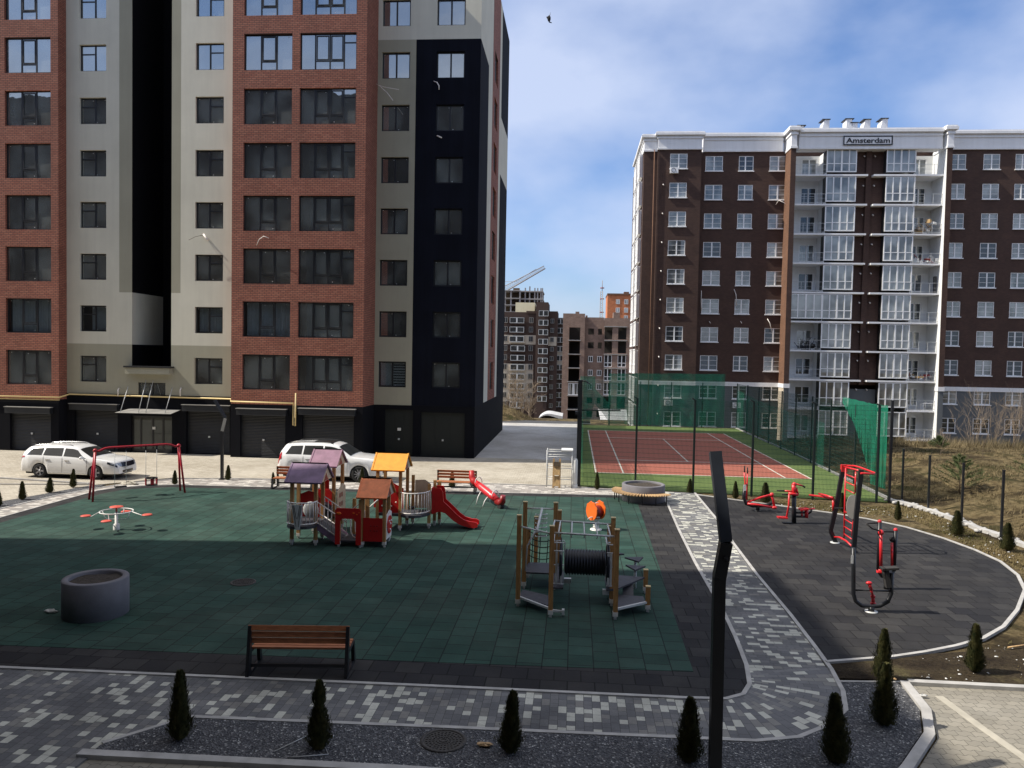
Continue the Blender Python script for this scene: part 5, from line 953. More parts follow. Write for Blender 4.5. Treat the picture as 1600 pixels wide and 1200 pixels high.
def manhole(x, y, z, r, label):
    t_ = thing('manhole_cover', label, 'manhole cover', (x, y, z), 'round manhole covers'); mb = MB(); mb.lathe([(r, 0), (r, .02), (r*.86, .025), (r*.85, .012)], x, y, 36); mb.v = [(a, b_, c_+z) for a, b_, c_ in mb.v]; mb.build('collar', 'cast_iron', t_)
    mb = MB(); mb.lathe([(0, .012), (r*.84, .012)], x, y, 36); mb.v = [(a, b_, c_+z) for a, b_, c_ in mb.v]
    for i in range(5):
        for j in range(12+i*4): rr_ = r*(.14+.15*i); a = 2*PI*j/(12+i*4); mb.box(x+rr_*math.cos(a)-.014, x+rr_*math.cos(a)+.014, y+rr_*math.sin(a)-.014, y+rr_*math.sin(a)+.014, z+.012, z+.022)
    mb.build('lid', 'cast_iron', t_)
manhole(*g(380, 912), .028, .32, 'round iron manhole cover set in the green rubber surface'); manhole(*g(693, 1160), .02, .36, 'brown manhole cover in the foreground gravel bed')
# ================================================================== SWING
A1, A2 = Vector((-18.62, 28.55, 0)), Vector((-16.42, 30.8, 0)); dS = (A2-A1).normalized(); nS = Vector((-dS.y, dS.x, 0))
sw = thing('swing_set', 'red metal double swing frame in front of the white estate car', 'swing', tuple((A1+A2)/2))
HT_ = 1.98; up = Vector((0, 0, HT_))
for e, s_ in ((A1, -1), (A2, 1)):
    for q in (-1, 1): mb = MB(); mb.tube([e+nS*.30*q+dS*.16*s_, e+up+nS*.03*q], .042, 10); mb.build('leg', 'swing_red', sw)
    mb = MB(); mb.ball(tuple(e+up), .085, 12); mb.build('top_joint', 'swing_red', sw)
mb = MB(); mb.tube([A1+up, A1+up+dS*.12-Vector((0, 0, .03)), A1+up+dS*.32+Vector((0, 0, .06)), A1+up+dS*.5+Vector((0, 0, .09)), A2+up-dS*.5+Vector((0, 0, .09)), A2+up-dS*.32+Vector((0, 0, .06)), A2+up-dS*.12-Vector((0, 0, .03)), A2+up], .045, 10); mb.build('top_bar', 'swing_red', sw)
L_ = (A2-A1).length
s1 = (.70, 1.12); s2 = (1.86, 2.28)
P1, P2_ = [A1+dS*q for q in s1], [A1+dS*q for q in s2]
mb = MB()
for p in P1+P2_: mb.tube([p+up+Vector((0, 0, .06)), p+up-Vector((0, 0, .08))], .04, 6)
mb.build('hanger', 'rubber_black', sw)
for p in P1: mb = MB(); mb.tube([p+up, p+Vector((0, 0, .5))], .009, 5); mb.build('chain', 'galvanised', sw)
mb = MB(); mb.beam(P1[0]+Vector((0, 0, .48)), P1[1]+Vector((0, 0, .48)), .2, .04); mb.build('flat_seat', 'rubber_black', sw)
for p in P2_: mb = MB(); mb.tube([p+up, p+Vector((0, 0, .72))], .009, 5); mb.build('chain', 'galvanised', sw)
c_ = (P2_[0]+P2_[1])/2; mb = MB(); hw = dS*.2; hn = nS*.17
ring = [c_+hw*math.cos(a)*1.1+hn*math.sin(a)*1.1+Vector((0, 0, .72)) for a in [2*PI*i/14 for i in range(14)]]
mb.tube(ring, .028, 6, 0, True); mb.beam(c_-hw+Vector((0, 0, .44)), c_+hw+Vector((0, 0, .44)), .3, .035)
for a in (0, PI): q = c_+hw*math.cos(a)*1.05; mb.beam(q+Vector((0, 0, .44)), q+Vector((0, 0, .72)), .06, .05, 1, tuple(nS))
mb.beam(c_-nS*.12+Vector((0, 0, .46)), c_-nS*.12+Vector((0, 0, .72)), .13, .05, 1, tuple(nS)); mb.build('bucket_seat', ['rubber_black', 'swing_red'], sw)
# ================================================================== SPINNER
cx_, cy_ = g(182, 829); sp = thing('roundabout', 'white ring roundabout with red disc seats on thin arms', 'roundabout', (cx_, cy_, .03))
mb = MB(); mb.lathe([(.10, .03), (.10, .22), (.05, .24), (.05, .62), (.0, .63)], cx_, cy_, 20); mb.build('column', 'white_paint', sp)
mb = MB(); mb.tube([(cx_+.5*math.cos(2*PI*i/36), cy_+.5*math.sin(2*PI*i/36), .64) for i in range(36)], .02, 7, 0, True)
for a in (R(10), R(190)): mb.tube([(cx_+.44*math.cos(a), cy_+.44*math.sin(a), .64), (cx_+.36*math.cos(a), cy_+.36*math.sin(a), .42), (cx_+.26*math.cos(a), cy_+.26*math.sin(a), .38), (cx_, cy_, .38)], .014, 6)
mb.build('hand_ring', 'white_paint', sp)
for a, rr_, zz in ((R(184), 1.02, .44), (R(4), 1.02, .52), (R(-86), .62, .42), (R(94), .62, .48)):
    mb = MB(); e = Vector((math.cos(a), math.sin(a), 0)); c0 = Vector((cx_, cy_, 0)); mb.tube([c0+e*.5+Vector((0, 0, .64)), c0+e*(rr_-.18)+Vector((0, 0, zz)), c0+e*rr_+Vector((0, 0, zz))], .017, 6); ar = mb.build('arm', 'white_paint', sp)
    mb = MB(); q = c0+e*rr_; mb.lathe([(0, zz+.045), (.14, zz+.045), (.16, zz+.03), (.16, zz+.01), (0, zz+.005)], q.x, q.y, 20); mb.build('seat', 'red_disc', ar)
mb = MB(); mb.lathe([(0, .80), (.2, .80), (.215, .785), (.2, .77), (0, .77)], cx_, cy_, 20); mb.lathe([(.03, .62), (.03, .77)], cx_, cy_, 8); mb.build('hand_wheel', 'red_disc', sp)
# ================================================================== SEESAW
sB, sA = Vector((-2.74, 29.72, .24)), Vector((-4.02, 31.1, .86)); dv = (sA-sB); ex = dv.normalized(); hn = Vector((-ex.y, ex.x, 0)).normalized()
ses = thing('seesaw', 'red tube seesaw with its left end up, next to the right hand bench', 'seesaw', (-3.38, 30.4, .03))
mb = MB(); mb.tube([sB+dv*.12, sB+dv*.3, sB+dv*.5, sB+dv*.7, sB+dv*.88], [.12, .15, .16, .15, .12], 14); mb.build('beam', 'red_paint', ses)
for f in (.2, .8):
    mb = MB(); c0 = sB+dv*f; mb.tube([c0+hn*.17*math.cos(a)+Vector((0, 0, .24*max(0, math.sin(a))+.08)) for a in [PI*i/10 for i in range(11)]], .018, 6); mb.build('hand_hoop', 'white_paint', ses)
for f, s_ in ((.0, -1), (1.0, 1)):
    c0 = sB+dv*f; mb = MB(); mb.tube([c0-ex*s_*.28-Vector((0, 0, .06)), c0, c0+ex*s_*.1+Vector((0, 0, .1)), c0+ex*s_*.14+Vector((0, 0, .36))], [.13, .14, .13, .10], 12); mb.build('seat', 'red_panel' if s_ > 0 else 'dark_red', ses)
    mb = MB(); q = c0-Vector((0, 0, .13)); mb.tube([q-hn*.1, q+hn*.1], .11, 14); mb.build('buffer_tyre', 'rubber_black', ses)
for f in (.38, .62):
    mb = MB(); c0 = sB+dv*f; z0 = c0.z-.1; ct = Vector((c0.x, c0.y, 0)); mb.tube([ct-hn*.34+Vector((0, 0, .02)), ct-hn*.26+Vector((0, 0, z0*.6)), ct-hn*.14+Vector((0, 0, z0-.02)), ct+Vector((0, 0, z0+.02)), ct+hn*.14+Vector((0, 0, z0-.02)), ct+hn*.26+Vector((0, 0, z0*.6)), ct+hn*.34+Vector((0, 0, .02))], .024, 7); mb.build('support_arch', 'white_paint', ses)
# ================================================================== SPRING RIDER
cx_, cy_ = g(931, 829); sr = thing('spring_rider', 'orange spring rider with two animal-shaped discs and a dark red barrel', 'spring rider', (cx_, cy_, .03))
mb = MB(); mb.tube([(cx_+.09*math.cos(i*.5), cy_+.09*math.sin(i*.5), .05+i*.0045) for i in range(76)], .018, 6); mb.build('spring', 'white_paint', sr); mb = MB(); mb.lathe([(.2, .0), (.2, .06), (.1, .07), (0, .07)], cx_, cy_, 20); mb.box(cx_-.14, cx_+.14, cy_-.1, cy_+.1, .39, .43); mb.build('base_plate', 'white_paint', sr)
def cat_outline(r):
    P = []
    for i in range(40):
        a = 2*PI*i/40; q = r*(1+.10*max(0, math.cos(9*a)) if math.sin(a) > .2 else 1); P.append((q*math.cos(a)*.95, q*math.sin(a)*1.1))
    return P
for dxx in (-.21, .17):
    mb = MB(); mb.plate([(x, z) for x, z in cat_outline(.29)], -.02, .02, 'x'); ca, sa = math.cos(R(40)), math.sin(R(40)); mb.v = [(cx_+(dxx+x)*ca-y*sa, cy_+(dxx+x)*sa+y*ca, z+.70) for x, y, z in mb.v]; mb.build('animal_disc', 'orange_panel', sr)
mb = MB(); mb.tube([(cx_-.15, cy_-.13, .66), (cx_+.12, cy_+.10, .66)], .21, 20); mb.build('barrel', 'dark_red', sr); mb = MB(); mb.tube([(cx_-.3, cy_-.2, .42), (cx_-.2, cy_-.2, .5), (cx_+.12, cy_-.16, .5)], .018, 6); mb.tube([(cx_-.06, cy_-.1, .86), (cx_-.04, cy_-.12, .98), (cx_+.06, cy_-.1, 1.0)], .015, 6); mb.build('handle_bar', 'galvanised', sr)
# ================================================================== PLAY STRUCTURE
ps = thing('play_structure', 'wooden play structure with four small pitched roofs and a red slide', 'playground', (-6.8, 24, .03))
def post(x, y, z1, z0=.0, mat='post_wood', w_=.10, par=None):
    par = par or ps; mb = MB(); mb.box(x-w_/2, x+w_/2, y-w_/2, y+w_/2, z0+.10, z1, 0); mb.box(x-.03, x+.03, y-.03, y+.03, 0, z0+.12, 1); mb.box(x-w_/2-.006, x+w_/2+.006, y-w_/2-.006, y+w_/2+.006, z0+.10, z0+.2, 1); return mb.build('post', [mat, 'pvc_white'], par)
def roof(x0, x1, y0, y1, ze, zr, mat, par):
    ym = (y0+y1)/2; th_ = .035; mb = MB()
    for ya, in ((y0,), (y1,)):
        mb.add([(x0, ya, ze), (x1, ya, ze), (x1, ym, zr), (x0, ym, zr), (x0, ya, ze-th_), (x1, ya, ze-th_), (x1, ym, zr-th_), (x0, ym, zr-th_)], [(0, 1, 2, 3), (7, 6, 5, 4), (0, 4, 5, 1), (1, 5, 6, 2), (2, 6, 7, 3), (3, 7, 4, 0)])
        # raised rim of the sheet
        for a, b_ in (((x0, ya, ze), (x1, ya, ze)), ((x0, ym, zr), (x1, ym, zr)), ((x0+.02, ya, ze), (x0+.02, ym, zr)), ((x1-.02, ya, ze), (x1-.02, ym, zr))): mb.beam((a[0], a[1], a[2]+.006), (b_[0], b_[1], b_[2]+.006), .05, .02)
    mb.build('roof', mat, par)
    for x in (x0+.07, x1-.07):
        mb = MB(); mb.plate([(y0+.06, ze-.02), (y1-.06, ze-.02), (ym, zr-.05)], x-.012, x+.012, 'x'); mb.plate([(ym-.2, ze-.005), (ym+.2, ze-.005), (ym, ze+.23)], x-.02, x+.02, 'x', 1); mb.build('gable', ['beige_panel', 'dark_red'], par)
def rail(pts, z0, h, par, n=7, r=.014, mat='pvc_white', nm='railing'):
    mb = MB(); pts = [Vector(p) for p in pts]; mb.tube([p+Vector((0, 0, z0+h)) for p in pts], .02, 7); mb.tube([p+Vector((0, 0, z0+.07)) for p in pts], .02, 7)
    L = [0]
    for i in range(1, len(pts)): L.append(L[-1]+(pts[i]-pts[i-1]).length)
    for k in range(n+1):
        s_ = L[-1]*k/n; i = 0
        while i < len(L)-2 and L[i+1] < s_: i += 1
        f = (s_-L[i])/(L[i+1]-L[i]); p = pts[i].lerp(pts[i+1], f); mb.tube([p+Vector((0, 0, z0+.07)), p+Vector((0, 0, z0+h))], r, 5)
    return mb.build(nm, mat, par)
# tower with the dark purple roof and bowed balcony
def P3(pts): return [(a, b_, 0) for a, b_ in pts]
post(-8.60, 22.98, 2.02); post(-7.86, 23.02, 2.02); post(-8.70, 23.82, 2.02); post(-7.92, 23.86, 2.02)
roof(-8.78, -7.62, 22.78, 24.06, 2.0, 2.52, 'purple_roof', ps)
mb = MB(); arc = [(-8.68, 22.95), (-8.66, 22.72), (-8.5, 22.55), (-8.24, 22.48), (-7.98, 22.55), (-7.82, 22.72), (-7.8, 22.95)]; mb.prism(arc+[(-7.8, 23.92), (-8.76, 23.92)], .62, .70); mb.build('platform', 'deck', ps)
rail([(x, y, 0) for x, y in arc], .70, .72, ps, 12)
mb = MB(); mb.plate([(-8.42, 1.38), (-8.08, 1.38), (-8.14, .8), (-8.17, .62), (-8.3, .62), (-8.34, .8)], 22.44, 22.47, 'y', 0)
for a, b_ in (((-8.38, 1.36), (-8.27, .72)), ((-8.12, 1.36), (-8.2, .72)), ((-8.35, 1.36), (-8.26, .95)), ((-8.16, 1.36), (-8.22, .95))): mb.beam((a[0], 22.435, a[1]), (b_[0], 22.435, b_[1]), .012, .008, 1, (0, 1, 0))
mb.build('balcony_panel', ['galvanised', 'rubber_black'], ps)
mb = MB(); mb.plate([(-8.66, .72), (-8.0, .72), (-8.0, 1.3), (-8.12, 1.5), (-8.4, 1.56), (-8.66, 1.45)], 23.86, 23.89); mb.build('play_panel', 'red_panel', ps)
mb = MB(); mb.ball((-8.15, 23.4, 1.05), .26, 14, 0, (1, .3, 1)); mb.build('play_bowl', 'galvanised', ps)
# stair ramp from that tower down to the arch
ra, rb = Vector((-7.84, 23.4, .68)), Vector((-7.12, 23.4, .20))
mb = MB(); mb.beam(ra, rb, .72, .06, 0); mb.beam(ra+Vector((0, -.38, -.04)), rb+Vector((0, -.38, -.04)), .04, .2, 1); mb.beam(ra+Vector((0, .38, -.04)), rb+Vector((0, .38, -.04)), .04, .2, 1); mb.build('stair_ramp', ['deck', 'purple_roof'], ps)
for q in (-.4, .4):
    mb = MB(); v = Vector((0, q, 0)); 
    for zz in (.72, .40, .08): mb.tube([ra+v+Vector((0, 0, zz)), rb+v+Vector((0, 0, zz))], .018, 6)
    for k in range(7): p = ra.lerp(rb, k/6)+v; mb.tube([p+Vector((0, 0, .08)), p+Vector((0, 0, .72))], .013, 5)
    mb.build('railing', 'pvc_white', ps)
# tower with the plum roof behind
x5 = px(515, 740, 24.9); post(x5+.26, 24.55, 2.3); post(x5+.30, 25.35, 2.3); post(x5-.42, 24.6, 2.3); post(x5-.42, 25.4, 2.3)
roof(x5-.55, x5+.42, 24.33, 25.55, 2.28, 2.78, 'plum_roof', ps)
mb = MB(); mb.plate([(24.5, .62), (25.4, .62), (25.4, 1.5), (25.1, 1.62), (24.8, 1.5), (24.5, 1.42)], x5+.36, x5+.40, 'x', 0)
for y in (24.78, 25.0):
    for z in (.9, 1.2): mb.box(x5+.40, x5+.406, y-.06, y+.06, z, z+.15, 1)
mb.build('house_panel', ['beige_panel', 'dark_red'], ps)
mb = MB(); mb.plate([(x5-.5, .6), (x5+.22, .6), (x5+.22, 1.42), (x5+.12, 1.52), (x5-.3, 1.5), (x5-.5, 1.3)], 24.46, 24.50); mb.build('play_panel', 'red_panel', ps); mb = MB(); mb.plate([(x5-.52, .7), (x5-.2, .7), (x5-.2, 1.62), (x5-.36, 1.72), (x5-.52, 1.6)], 25.46, 25.5); mb.build('play_panel', 'red_panel', ps)
mb = MB(); mb.tube([(x5-.02, 24.44, .82), (x5-.02, 24.2, .80)], .3, 20); mb.build('tunnel_ring', 'tube_black', ps)
mb = MB(); mb.box(x5-.5, x5+.36, 24.5, 25.46, .55, .62); mb.build('platform', 'deck', ps)
# low arch, platform and bowed grab bars
mb = MB(); mb.plate([(-7.2, .0+.12), (-7.05, .12), (-7.05, .82), (-6.98, .92), (-6.62, .92), (-6.55, .82), (-6.55, .12), (-6.40, .12), (-6.40, 1.18), (-6.46, 1.24), (-7.14, 1.24), (-7.2, 1.18)], 22.86, 22.90)
mb.build('arch_panel', 'red_panel', ps)
mb = MB()
for i, (x, z, w_) in enumerate(((-7.08, 1.08, .08), (-6.62, 1.1, .04), (-6.52, 1.06, .03), (-6.45, 1.12, .025))): mb.ball((x, 22.85, z), w_, 8, 0, (1, .15, .6))
mb.build('fruit_cutout', 'orange_panel', ps)
post(-7.12, 22.98, 1.2); post(-6.9, 23.9, 1.35, 0, 'post_wood'); post(-6.44, 22.98, 1.5)
mb = MB(); mb.box(-7.1, -6.45, 23.0, 23.9, .16, .22); mb.build('platform', 'deck', ps)
mb = MB()
for i in range(4): x = -6.92+i*.13; y = 23.55+.08*i; mb.tube([(x, y, 1.0), (x+.01, y-.02, .62), (x+.05, y-.12, .4), (x+.14, y-.2, .26), (x+.22, y-.22, .24)], .02, 7)
mb.tube([(-6.95, 23.6, 1.0), (-6.45, 23.7, 1.42)], .018, 6); mb.tube([(-6.5, 23.9, 1.0), (-6.1, 24.4, 1.4)], .018, 6)
mb.build('grab_bars', 'pvc_white', ps)
# playhouse with the orange roof
post(-6.40, 23.06, 1.62, 0, 'post_wood'); post(-5.72, 23.10, 1.62); post(-6.45, 23.85, 1.62, 0); post(-5.78, 23.88, 1.62); post(-6.62, 24.35, 1.5)
roof(-6.55, -5.60, 22.86, 24.08, 1.58, 2.10, 'orange_roof', ps)
mb = MB(); mb.box(-6.36, -5.76, 22.99, 23.02, .22, .94, 0)
for a in (-6.12, -6.0, -5.92):
    for z in (.55, .7): mb.ball((a, 22.985, z), .025, 8, 1, (1, .2, 1))
mb.build('front_panel', ['red_panel', 'dark_red'], ps)
mb = MB(); mb.plate([(23.16, .24), (23.82, .24), (23.82, 1.0), (23.6, 1.1), (23.16, .98)], -5.70, -5.67, 'x'); mb.build('side_panel', 'pvc_white', ps); mb = MB(); v = []; mb.tube([(-5.668, 23.5, .66), (-5.64, 23.5, .66)], .28, 22); mb.build('play_wheel', 'red_panel', ps)
for dy, dz_ in ((-.12, .12), (.13, .1), (0, -.16), (.02, .02)): mb = MB(); mb.ball((-5.635, 23.5+dy, .66+dz_), .035, 8); mb.build('counter', 'label_white', ps)
mb = MB(); mb.box(-6.4, -5.75, 23.1, 23.85, .16, .22); mb.build('platform', 'deck', ps)
mb = MB(); mb.box(-6.42, -5.74, 23.84, 23.87, 1.42, 1.58); mb.build('beam', 'dark_red', ps)
# platform tower with the yellow roof, bowed railing and slide
post(-5.76, 25.42, 2.1); post(-5.70, 26.25, 2.1, 0, 'dark_post'); post(-6.55, 25.45, 2.1, 0); post(-6.5, 26.3, 2.1)
roof(-6.72, -5.58, 25.2, 26.5, 2.08, 2.6, 'yellow_roof', ps)
mb = MB(); mb.plate([(-6.9, .6), (-5.85, .6), (-5.85, 1.3), (-6.3, 1.52), (-6.9, 1.4)], 26.28, 26.32); mb.build('play_panel', 'red_panel', ps); mb = MB(); mb.plate([(-6.5, .62), (-5.82, .62), (-5.82, 1.32), (-6.5, 1.32)], 25.42, 25.45); mb.build('play_panel', 'red_panel', ps)
mb = MB()
for i in range(4): mb.ball((-6.38+.16*i, 25.40, .85+.13*(i % 2)), .03, 8, 0, (1, .4, 1))
mb.build('climbing_grip', 'pvc_white', ps)
arc2 = [(-5.76, 25.40), (-5.6, 25.22), (-5.42, 25.16), (-5.22, 25.2), (-5.05, 25.32), (-4.9, 25.52), (-4.82, 25.82)]
mb = MB(); mb.prism([(-6.55, 25.45)]+arc2+[(-4.82, 26.35), (-6.55, 26.35)], .50, .58); mb.build('platform', 'deck', ps)
rail([(x, y, 0) for x, y in arc2], .58, .75, ps, 11)
post(-4.86, 25.9, 1.55); post(-4.62, 26.6, 1.55, 0, 'dark_post'); post(-5.55, 26.5, 1.75); post(-4.75, 26.35, 1.62)
mb = MB(); mb.plate([(-5.45, .62), (-4.92, .62), (-4.92, 1.5), (-5.1, 1.62), (-5.45, 1.6)], 26.36, 26.4); mb.build('side_panel', 'beige_panel', ps)
mb = MB(); mb.tube([(-5.6, 26.38, .62), (-5.6, 26.38, .66)], .2, 4); mb.build('floor_step', 'deck', ps)
# slide: side cheeks and chute
def cheek(y0, y1): 
    return [(-4.78, .50), (-4.78, 1.36), (-4.70, 1.42), (-4.46, 1.42), (-4.40, 1.30), (-4.36, .96), (-4.2, .82), (-3.86, .5), (-3.66, .36), (-3.42, .30), (-3.26, .29), (-3.18, .24), (-3.18, .12), (-3.3, .08), (-3.5, .10), (-3.78, .18), (-4.02, .32), (-4.3, .56), (-4.5, .62)]
mb = MB()
for y in (25.92, 26.42): mb.plate(cheek(0, 0), y-.03, y+.03)
ch = [(-4.78, .62), (-4.45, .68), (-4.3, .60), (-3.98, .36), (-3.72, .22), (-3.5, .15), (-3.2, .15)]
for i in range(len(ch)-1): a, b_ = ch[i], ch[i+1]; mb.add([(a[0], 25.95, a[1]), (b_[0], 25.95, b_[1]), (b_[0], 26.39, b_[1]), (a[0], 26.39, a[1]), (a[0], 25.95, a[1]-.03), (b_[0], 25.95, b_[1]-.03), (b_[0], 26.39, b_[1]-.03), (a[0], 26.39, a[1]-.03)], [(0, 1, 2, 3), (7, 6, 5, 4), (0, 4, 5, 1), (3, 2, 6, 7)])
mb.box(-4.8, -4.75, 25.95, 26.39, 1.05, 1.40); mb.build('slide', 'red_panel', ps)
for y in (25.98, 26.36): mb = MB(); mb.tube([(-3.32, y, .0), (-3.32, y, .14)], .03, 8); mb.build('slide_foot', 'galvanised', ps)
# ================================================================== CLIMBING FRAME
cf = thing('climbing_frame', 'brown post climbing frame with a black crawl tube and steel monkey bars', 'climbing frame', (.3, 18.6, .03))
def cpost(x, y, z1):
    post(x, y, z1, 0, 'dark_post', .105, cf); mb = MB(); mb.box(x-.06, x+.06, y-.06, y+.06, z1, z1+.025); mb.build('post_cap', 'post_cap', cf)
CP = {'A': (-1.22, 18.12, 2.2), 'B': (-.42, 17.44, 2.12), 'C': (-1.17, 19.55, 2.25), 'D': (-.39, 19.58, 2.25), 'E': (-1.12, 20.5, 1.35), 'F': (-.95, 21.1, 1.55), 'G': (-.3, 20.6, 1.85), 'H': (1.06, 17.5, 2.08), 'I': (1.02, 18.45, 2.15), 'J': (.99, 19.6, 1.7), 'K': (1.85, 18.12, .62), 'L': (1.93, 19.55, .62)}
for k_ in CP.values(): cpost(*k_)
def V(k_, z): return Vector((CP[k_][0], CP[k_][1], z))
mb = MB(); mb.tube([V('B', 1.98), V('H', 1.93)], .024, 8); mb.tube([V('D', 2.0)+Vector((0, -.95, 0)), V('I', 2.0)], .024, 8); mb.tube([V('B', 1.7)+Vector((0, .1, .3)), V('D', 2.0)+Vector((0, -.9, 0))], .02, 6)
for i in range(5):
    f = (i+.5)/5; a = V('B', 1.98).lerp(V('H', 1.93), f); b_ = (V('D', 2.0)+Vector((0, -.95, 0))).lerp(V('I', 2.0), f); mb.tube([a, b_], .018, 6); mb.tube([a, a+Vector((0, 0, -.0))+Vector((0, .35, -.16))], .014, 5)
mb.build('monkey_bars', 'galvanised', cf)
mb = MB(); mb.tube([V('A', 1.95), V('B', 1.95)+Vector((0, 0, 0))], .02, 7); mb.tube([V('C', 2.1), V('D', 2.1)], .02, 7); a, b_ = V('A', 1.95).lerp(V('B', 1.95), .55), V('C', 2.1).lerp(V('D', 2.1), .55); mb.tube([a, b_], .03, 8)
for i in range(6):
    z = 2.02-i*.11; c0 = b_+Vector((.0, -.3, z-2.1)); mb.tube([c0+Vector((-.14, 0, 0)), c0+Vector((-.14, -.12, 0)), c0+Vector((.14, -.12, .02)), c0+Vector((.14, 0, .02))], .013, 5)
mb.tube([a+(b_-a)*.2, a+(b_-a)*.2+Vector((-.25, 0, -.5)), a+(b_-a)*.2+Vector((-.28, 0, -1.1))], .02, 6); mb.build('curled_ladder', 'galvanised', cf)
# crawl tube with ribs
tc_ = Vector((-.12, 18.75, .98)); te = Vector((.86, 18.75, .98)); n = 56; mb = MB(); mb.tube([tc_.lerp(te, i/n) for i in range(n+1)], [.315 if (i//2) % 2 else .285 for i in range(n+1)], 30, 0, False, False); mb.build('crawl_tube', 'tube_black', cf)
for x in (-.22, .92):
    mb = MB(); mb.tube([(x, 18.75+.42*math.cos(a), .98+.42*math.sin(a)) for a in [2*PI*i/24 for i in range(24)]], .04, 6, 0, True)
    for q in (-.3, .3): mb.tube([(x, 18.75+q, .5), (x, 18.75+q, 1.5)], .016, 6)
    mb.build('tube_collar', 'tube_black', cf)
for xa, xb in ((-.40, -.14), (.88, 1.02)):
    mb = MB()
    for z in (1.52, 1.32, .98, .52): mb.tube([(xa, 18.4, z), (xb, 18.4, z)], .016, 6)
    for f in (.3, .75): x = xa+(xb-xa)*f; mb.box(x-.025, x+.025, 18.38, 18.41, .54, 1.3)
    mb.tube([(xa, 18.4, 1.52), (xa, 19.3, 1.52)], .016, 6); mb.tube([(xb, 19.1, 1.4), (xa, 19.1, 1.4)], .016, 6)
    for i in range(3): mb.box(xa+.05+i*.1, xa+.08+i*.1, 19.2, 19.22, .6, 1.35)
    mb.build('guard_panel', 'galvanised', cf)
mb = MB(); mb.prism([(-1.2, 19.5), (-1.1, 20.45), (-.3, 20.5), (-.15, 19.6), (-.15, 18.3), (-.42, 18.3), (-.42, 19.5)], .42, .46); mb.prism([(.88, 18.3), (1.1, 18.35), (1.9, 19.5), (1.0, 19.6), (.88, 19.3)], .42, .46); mb.prism([(-1.2, 18.2), (-.45, 17.6), (-.42, 18.3), (-1.15, 18.75)], .20, .24); mb.prism([(1.1, 17.6), (1.8, 18.1), (1.78, 18.55), (1.1, 18.6)], .22, .26); mb.build('deck', 'deck', cf)
mb = MB(); mb.beam((-1.2, 18.14, .24), (-.45, 17.52, .2), .05, .05); mb.beam((1.08, 17.55, .24), (1.83, 18.1, .26), .05, .05); mb.beam((-.36, 17.5, .16), (-.1, 17.5, .14), .04, .05); mb.box(-.16, -.1, 17.44, 17.56, .08, .2); mb.box(-.14, .04, 19.2, 19.3, .3, .42); mb.box(.8, .95, 18.4, 18.5, .3, .42); mb.build('edge_rail', 'galvanised', cf)
for (x, y, z) in ((1.2, 21.3, .55), (1.75, 20.6, .6), (1.7, 19.95, .55)):
    mb = MB(); a0 = rnd.random()*2; mb.prism([(x+.3*math.cos(a0+q), y+.3*math.sin(a0+q)) for q in (0, 2.09, 4.19)], z, z+.04); s_ = mb.build('stepping_plate', 'deck', cf); mb = MB(); mb.tube([(x, y, .02), (x, y, z)], .035, 8); mb.build('stem', 'galvanised', s_)
mb = MB(); mb.beam((1.45, 19.1, .42), (1.42, 18.5, .12), .26, .05); mb.build('balance_board', 'deck', cf)
mb = MB(); e, d_ = V('E', 0), V('G', 0)
for i in range(5): z = .55+.16*i; p = [(-1.1+.75*f, 20.3+.1*f, z+.12*(abs(f-.5)*2)**2+.03) for f in [q/8 for q in range(9)]]; mb.tube(p, .013, 5)
for i in range(4): x = -1.02+.2*i; mb.tube([(x, 20.33, .5), (x+.03, 20.33, 1.25-.05*i)], .013, 5)
mb.build('climbing_net', 'rope_black', cf)
# ================================================================== OUTDOOR GYM
def at_(x, y, z): return Vector((x, y, z))
def G(px_, py_, Y): a = pl(px_, py_, Y); return Vector((a[0], Y, a[1]))
bx_, by_ = g(1184, 799); q1 = thing('exercise_machine', 'red and black leg press with two upright grips, leftmost in the outdoor gym', 'gym machine', (bx_, by_, 0), 'outdoor gym machines')
Y = by_
mb = MB(); mb.tube([at_(bx_, Y, 0), at_(bx_, Y, .32)], .07, 12); mb.lathe([(.14, .02), (.14, .035), (0, .036)], bx_, Y, 16); mb.tube([G(1163.5, 763, Y), G(1162, 777, Y), G(1166, 787, Y), G(1176, 790.5, Y), G(1198, 789.5, Y), G(1208, 785, Y)], .07, 12); mb.build('frame', 'black_metal', q1)
mb = MB(); mb.tube([G(1163, 738, Y), G(1164.5, 757, Y), G(1166, 782, Y)], .03, 8); mb.tube([G(1168, 740, Y+.2), G(1167.5, 757, Y+.2), G(1167, 782, Y+.2)], .03, 8); mb.tube([G(1166, 785, Y), G(1188, 777.5, Y), G(1205, 773, Y)], .045, 8); mb.tube([G(1168, 787, Y-.2), G(1185, 789, Y-.2), G(1209, 793, Y-.2)], .045, 8); mb.tube([G(1205, 773, Y-.15), G(1208, 780, Y-.15), G(1210, 793, Y-.15)], .05, 8); mb.ball(tuple(G(1206, 773, Y-.15)), .09, 10); mb.ball(tuple(G(1210, 793, Y-.2)), .09, 10, 0, (1.3, 1, .7)); mb.ball(tuple(G(1166, 757, Y+.1)), .08, 10); mb.build('lever', 'red_paint', q1)
mb = MB(); mb.tube([G(1163.2, 728, Y), G(1163.2, 738, Y)], .026, 8); mb.tube([G(1168.2, 730.5, Y+.2), G(1168.2, 740, Y+.2)], .026, 8); mb.build('grip', 'rubber_black', q1); mb = MB(); a = G(1163.5, 762, Y-.08); mb.box(a.x-.06, a.x+.06, a.y-.01, a.y, a.z-.12, a.z+.12); mb.build('instruction_label', 'label_white', q1)
bx_, by_ = g(1240.5, 818); Y = by_; q2 = thing('exercise_machine', 'gym machine with one stout black column and red arms on both sides', 'gym machine', (bx_, by_, 0), 'outdoor gym machines')
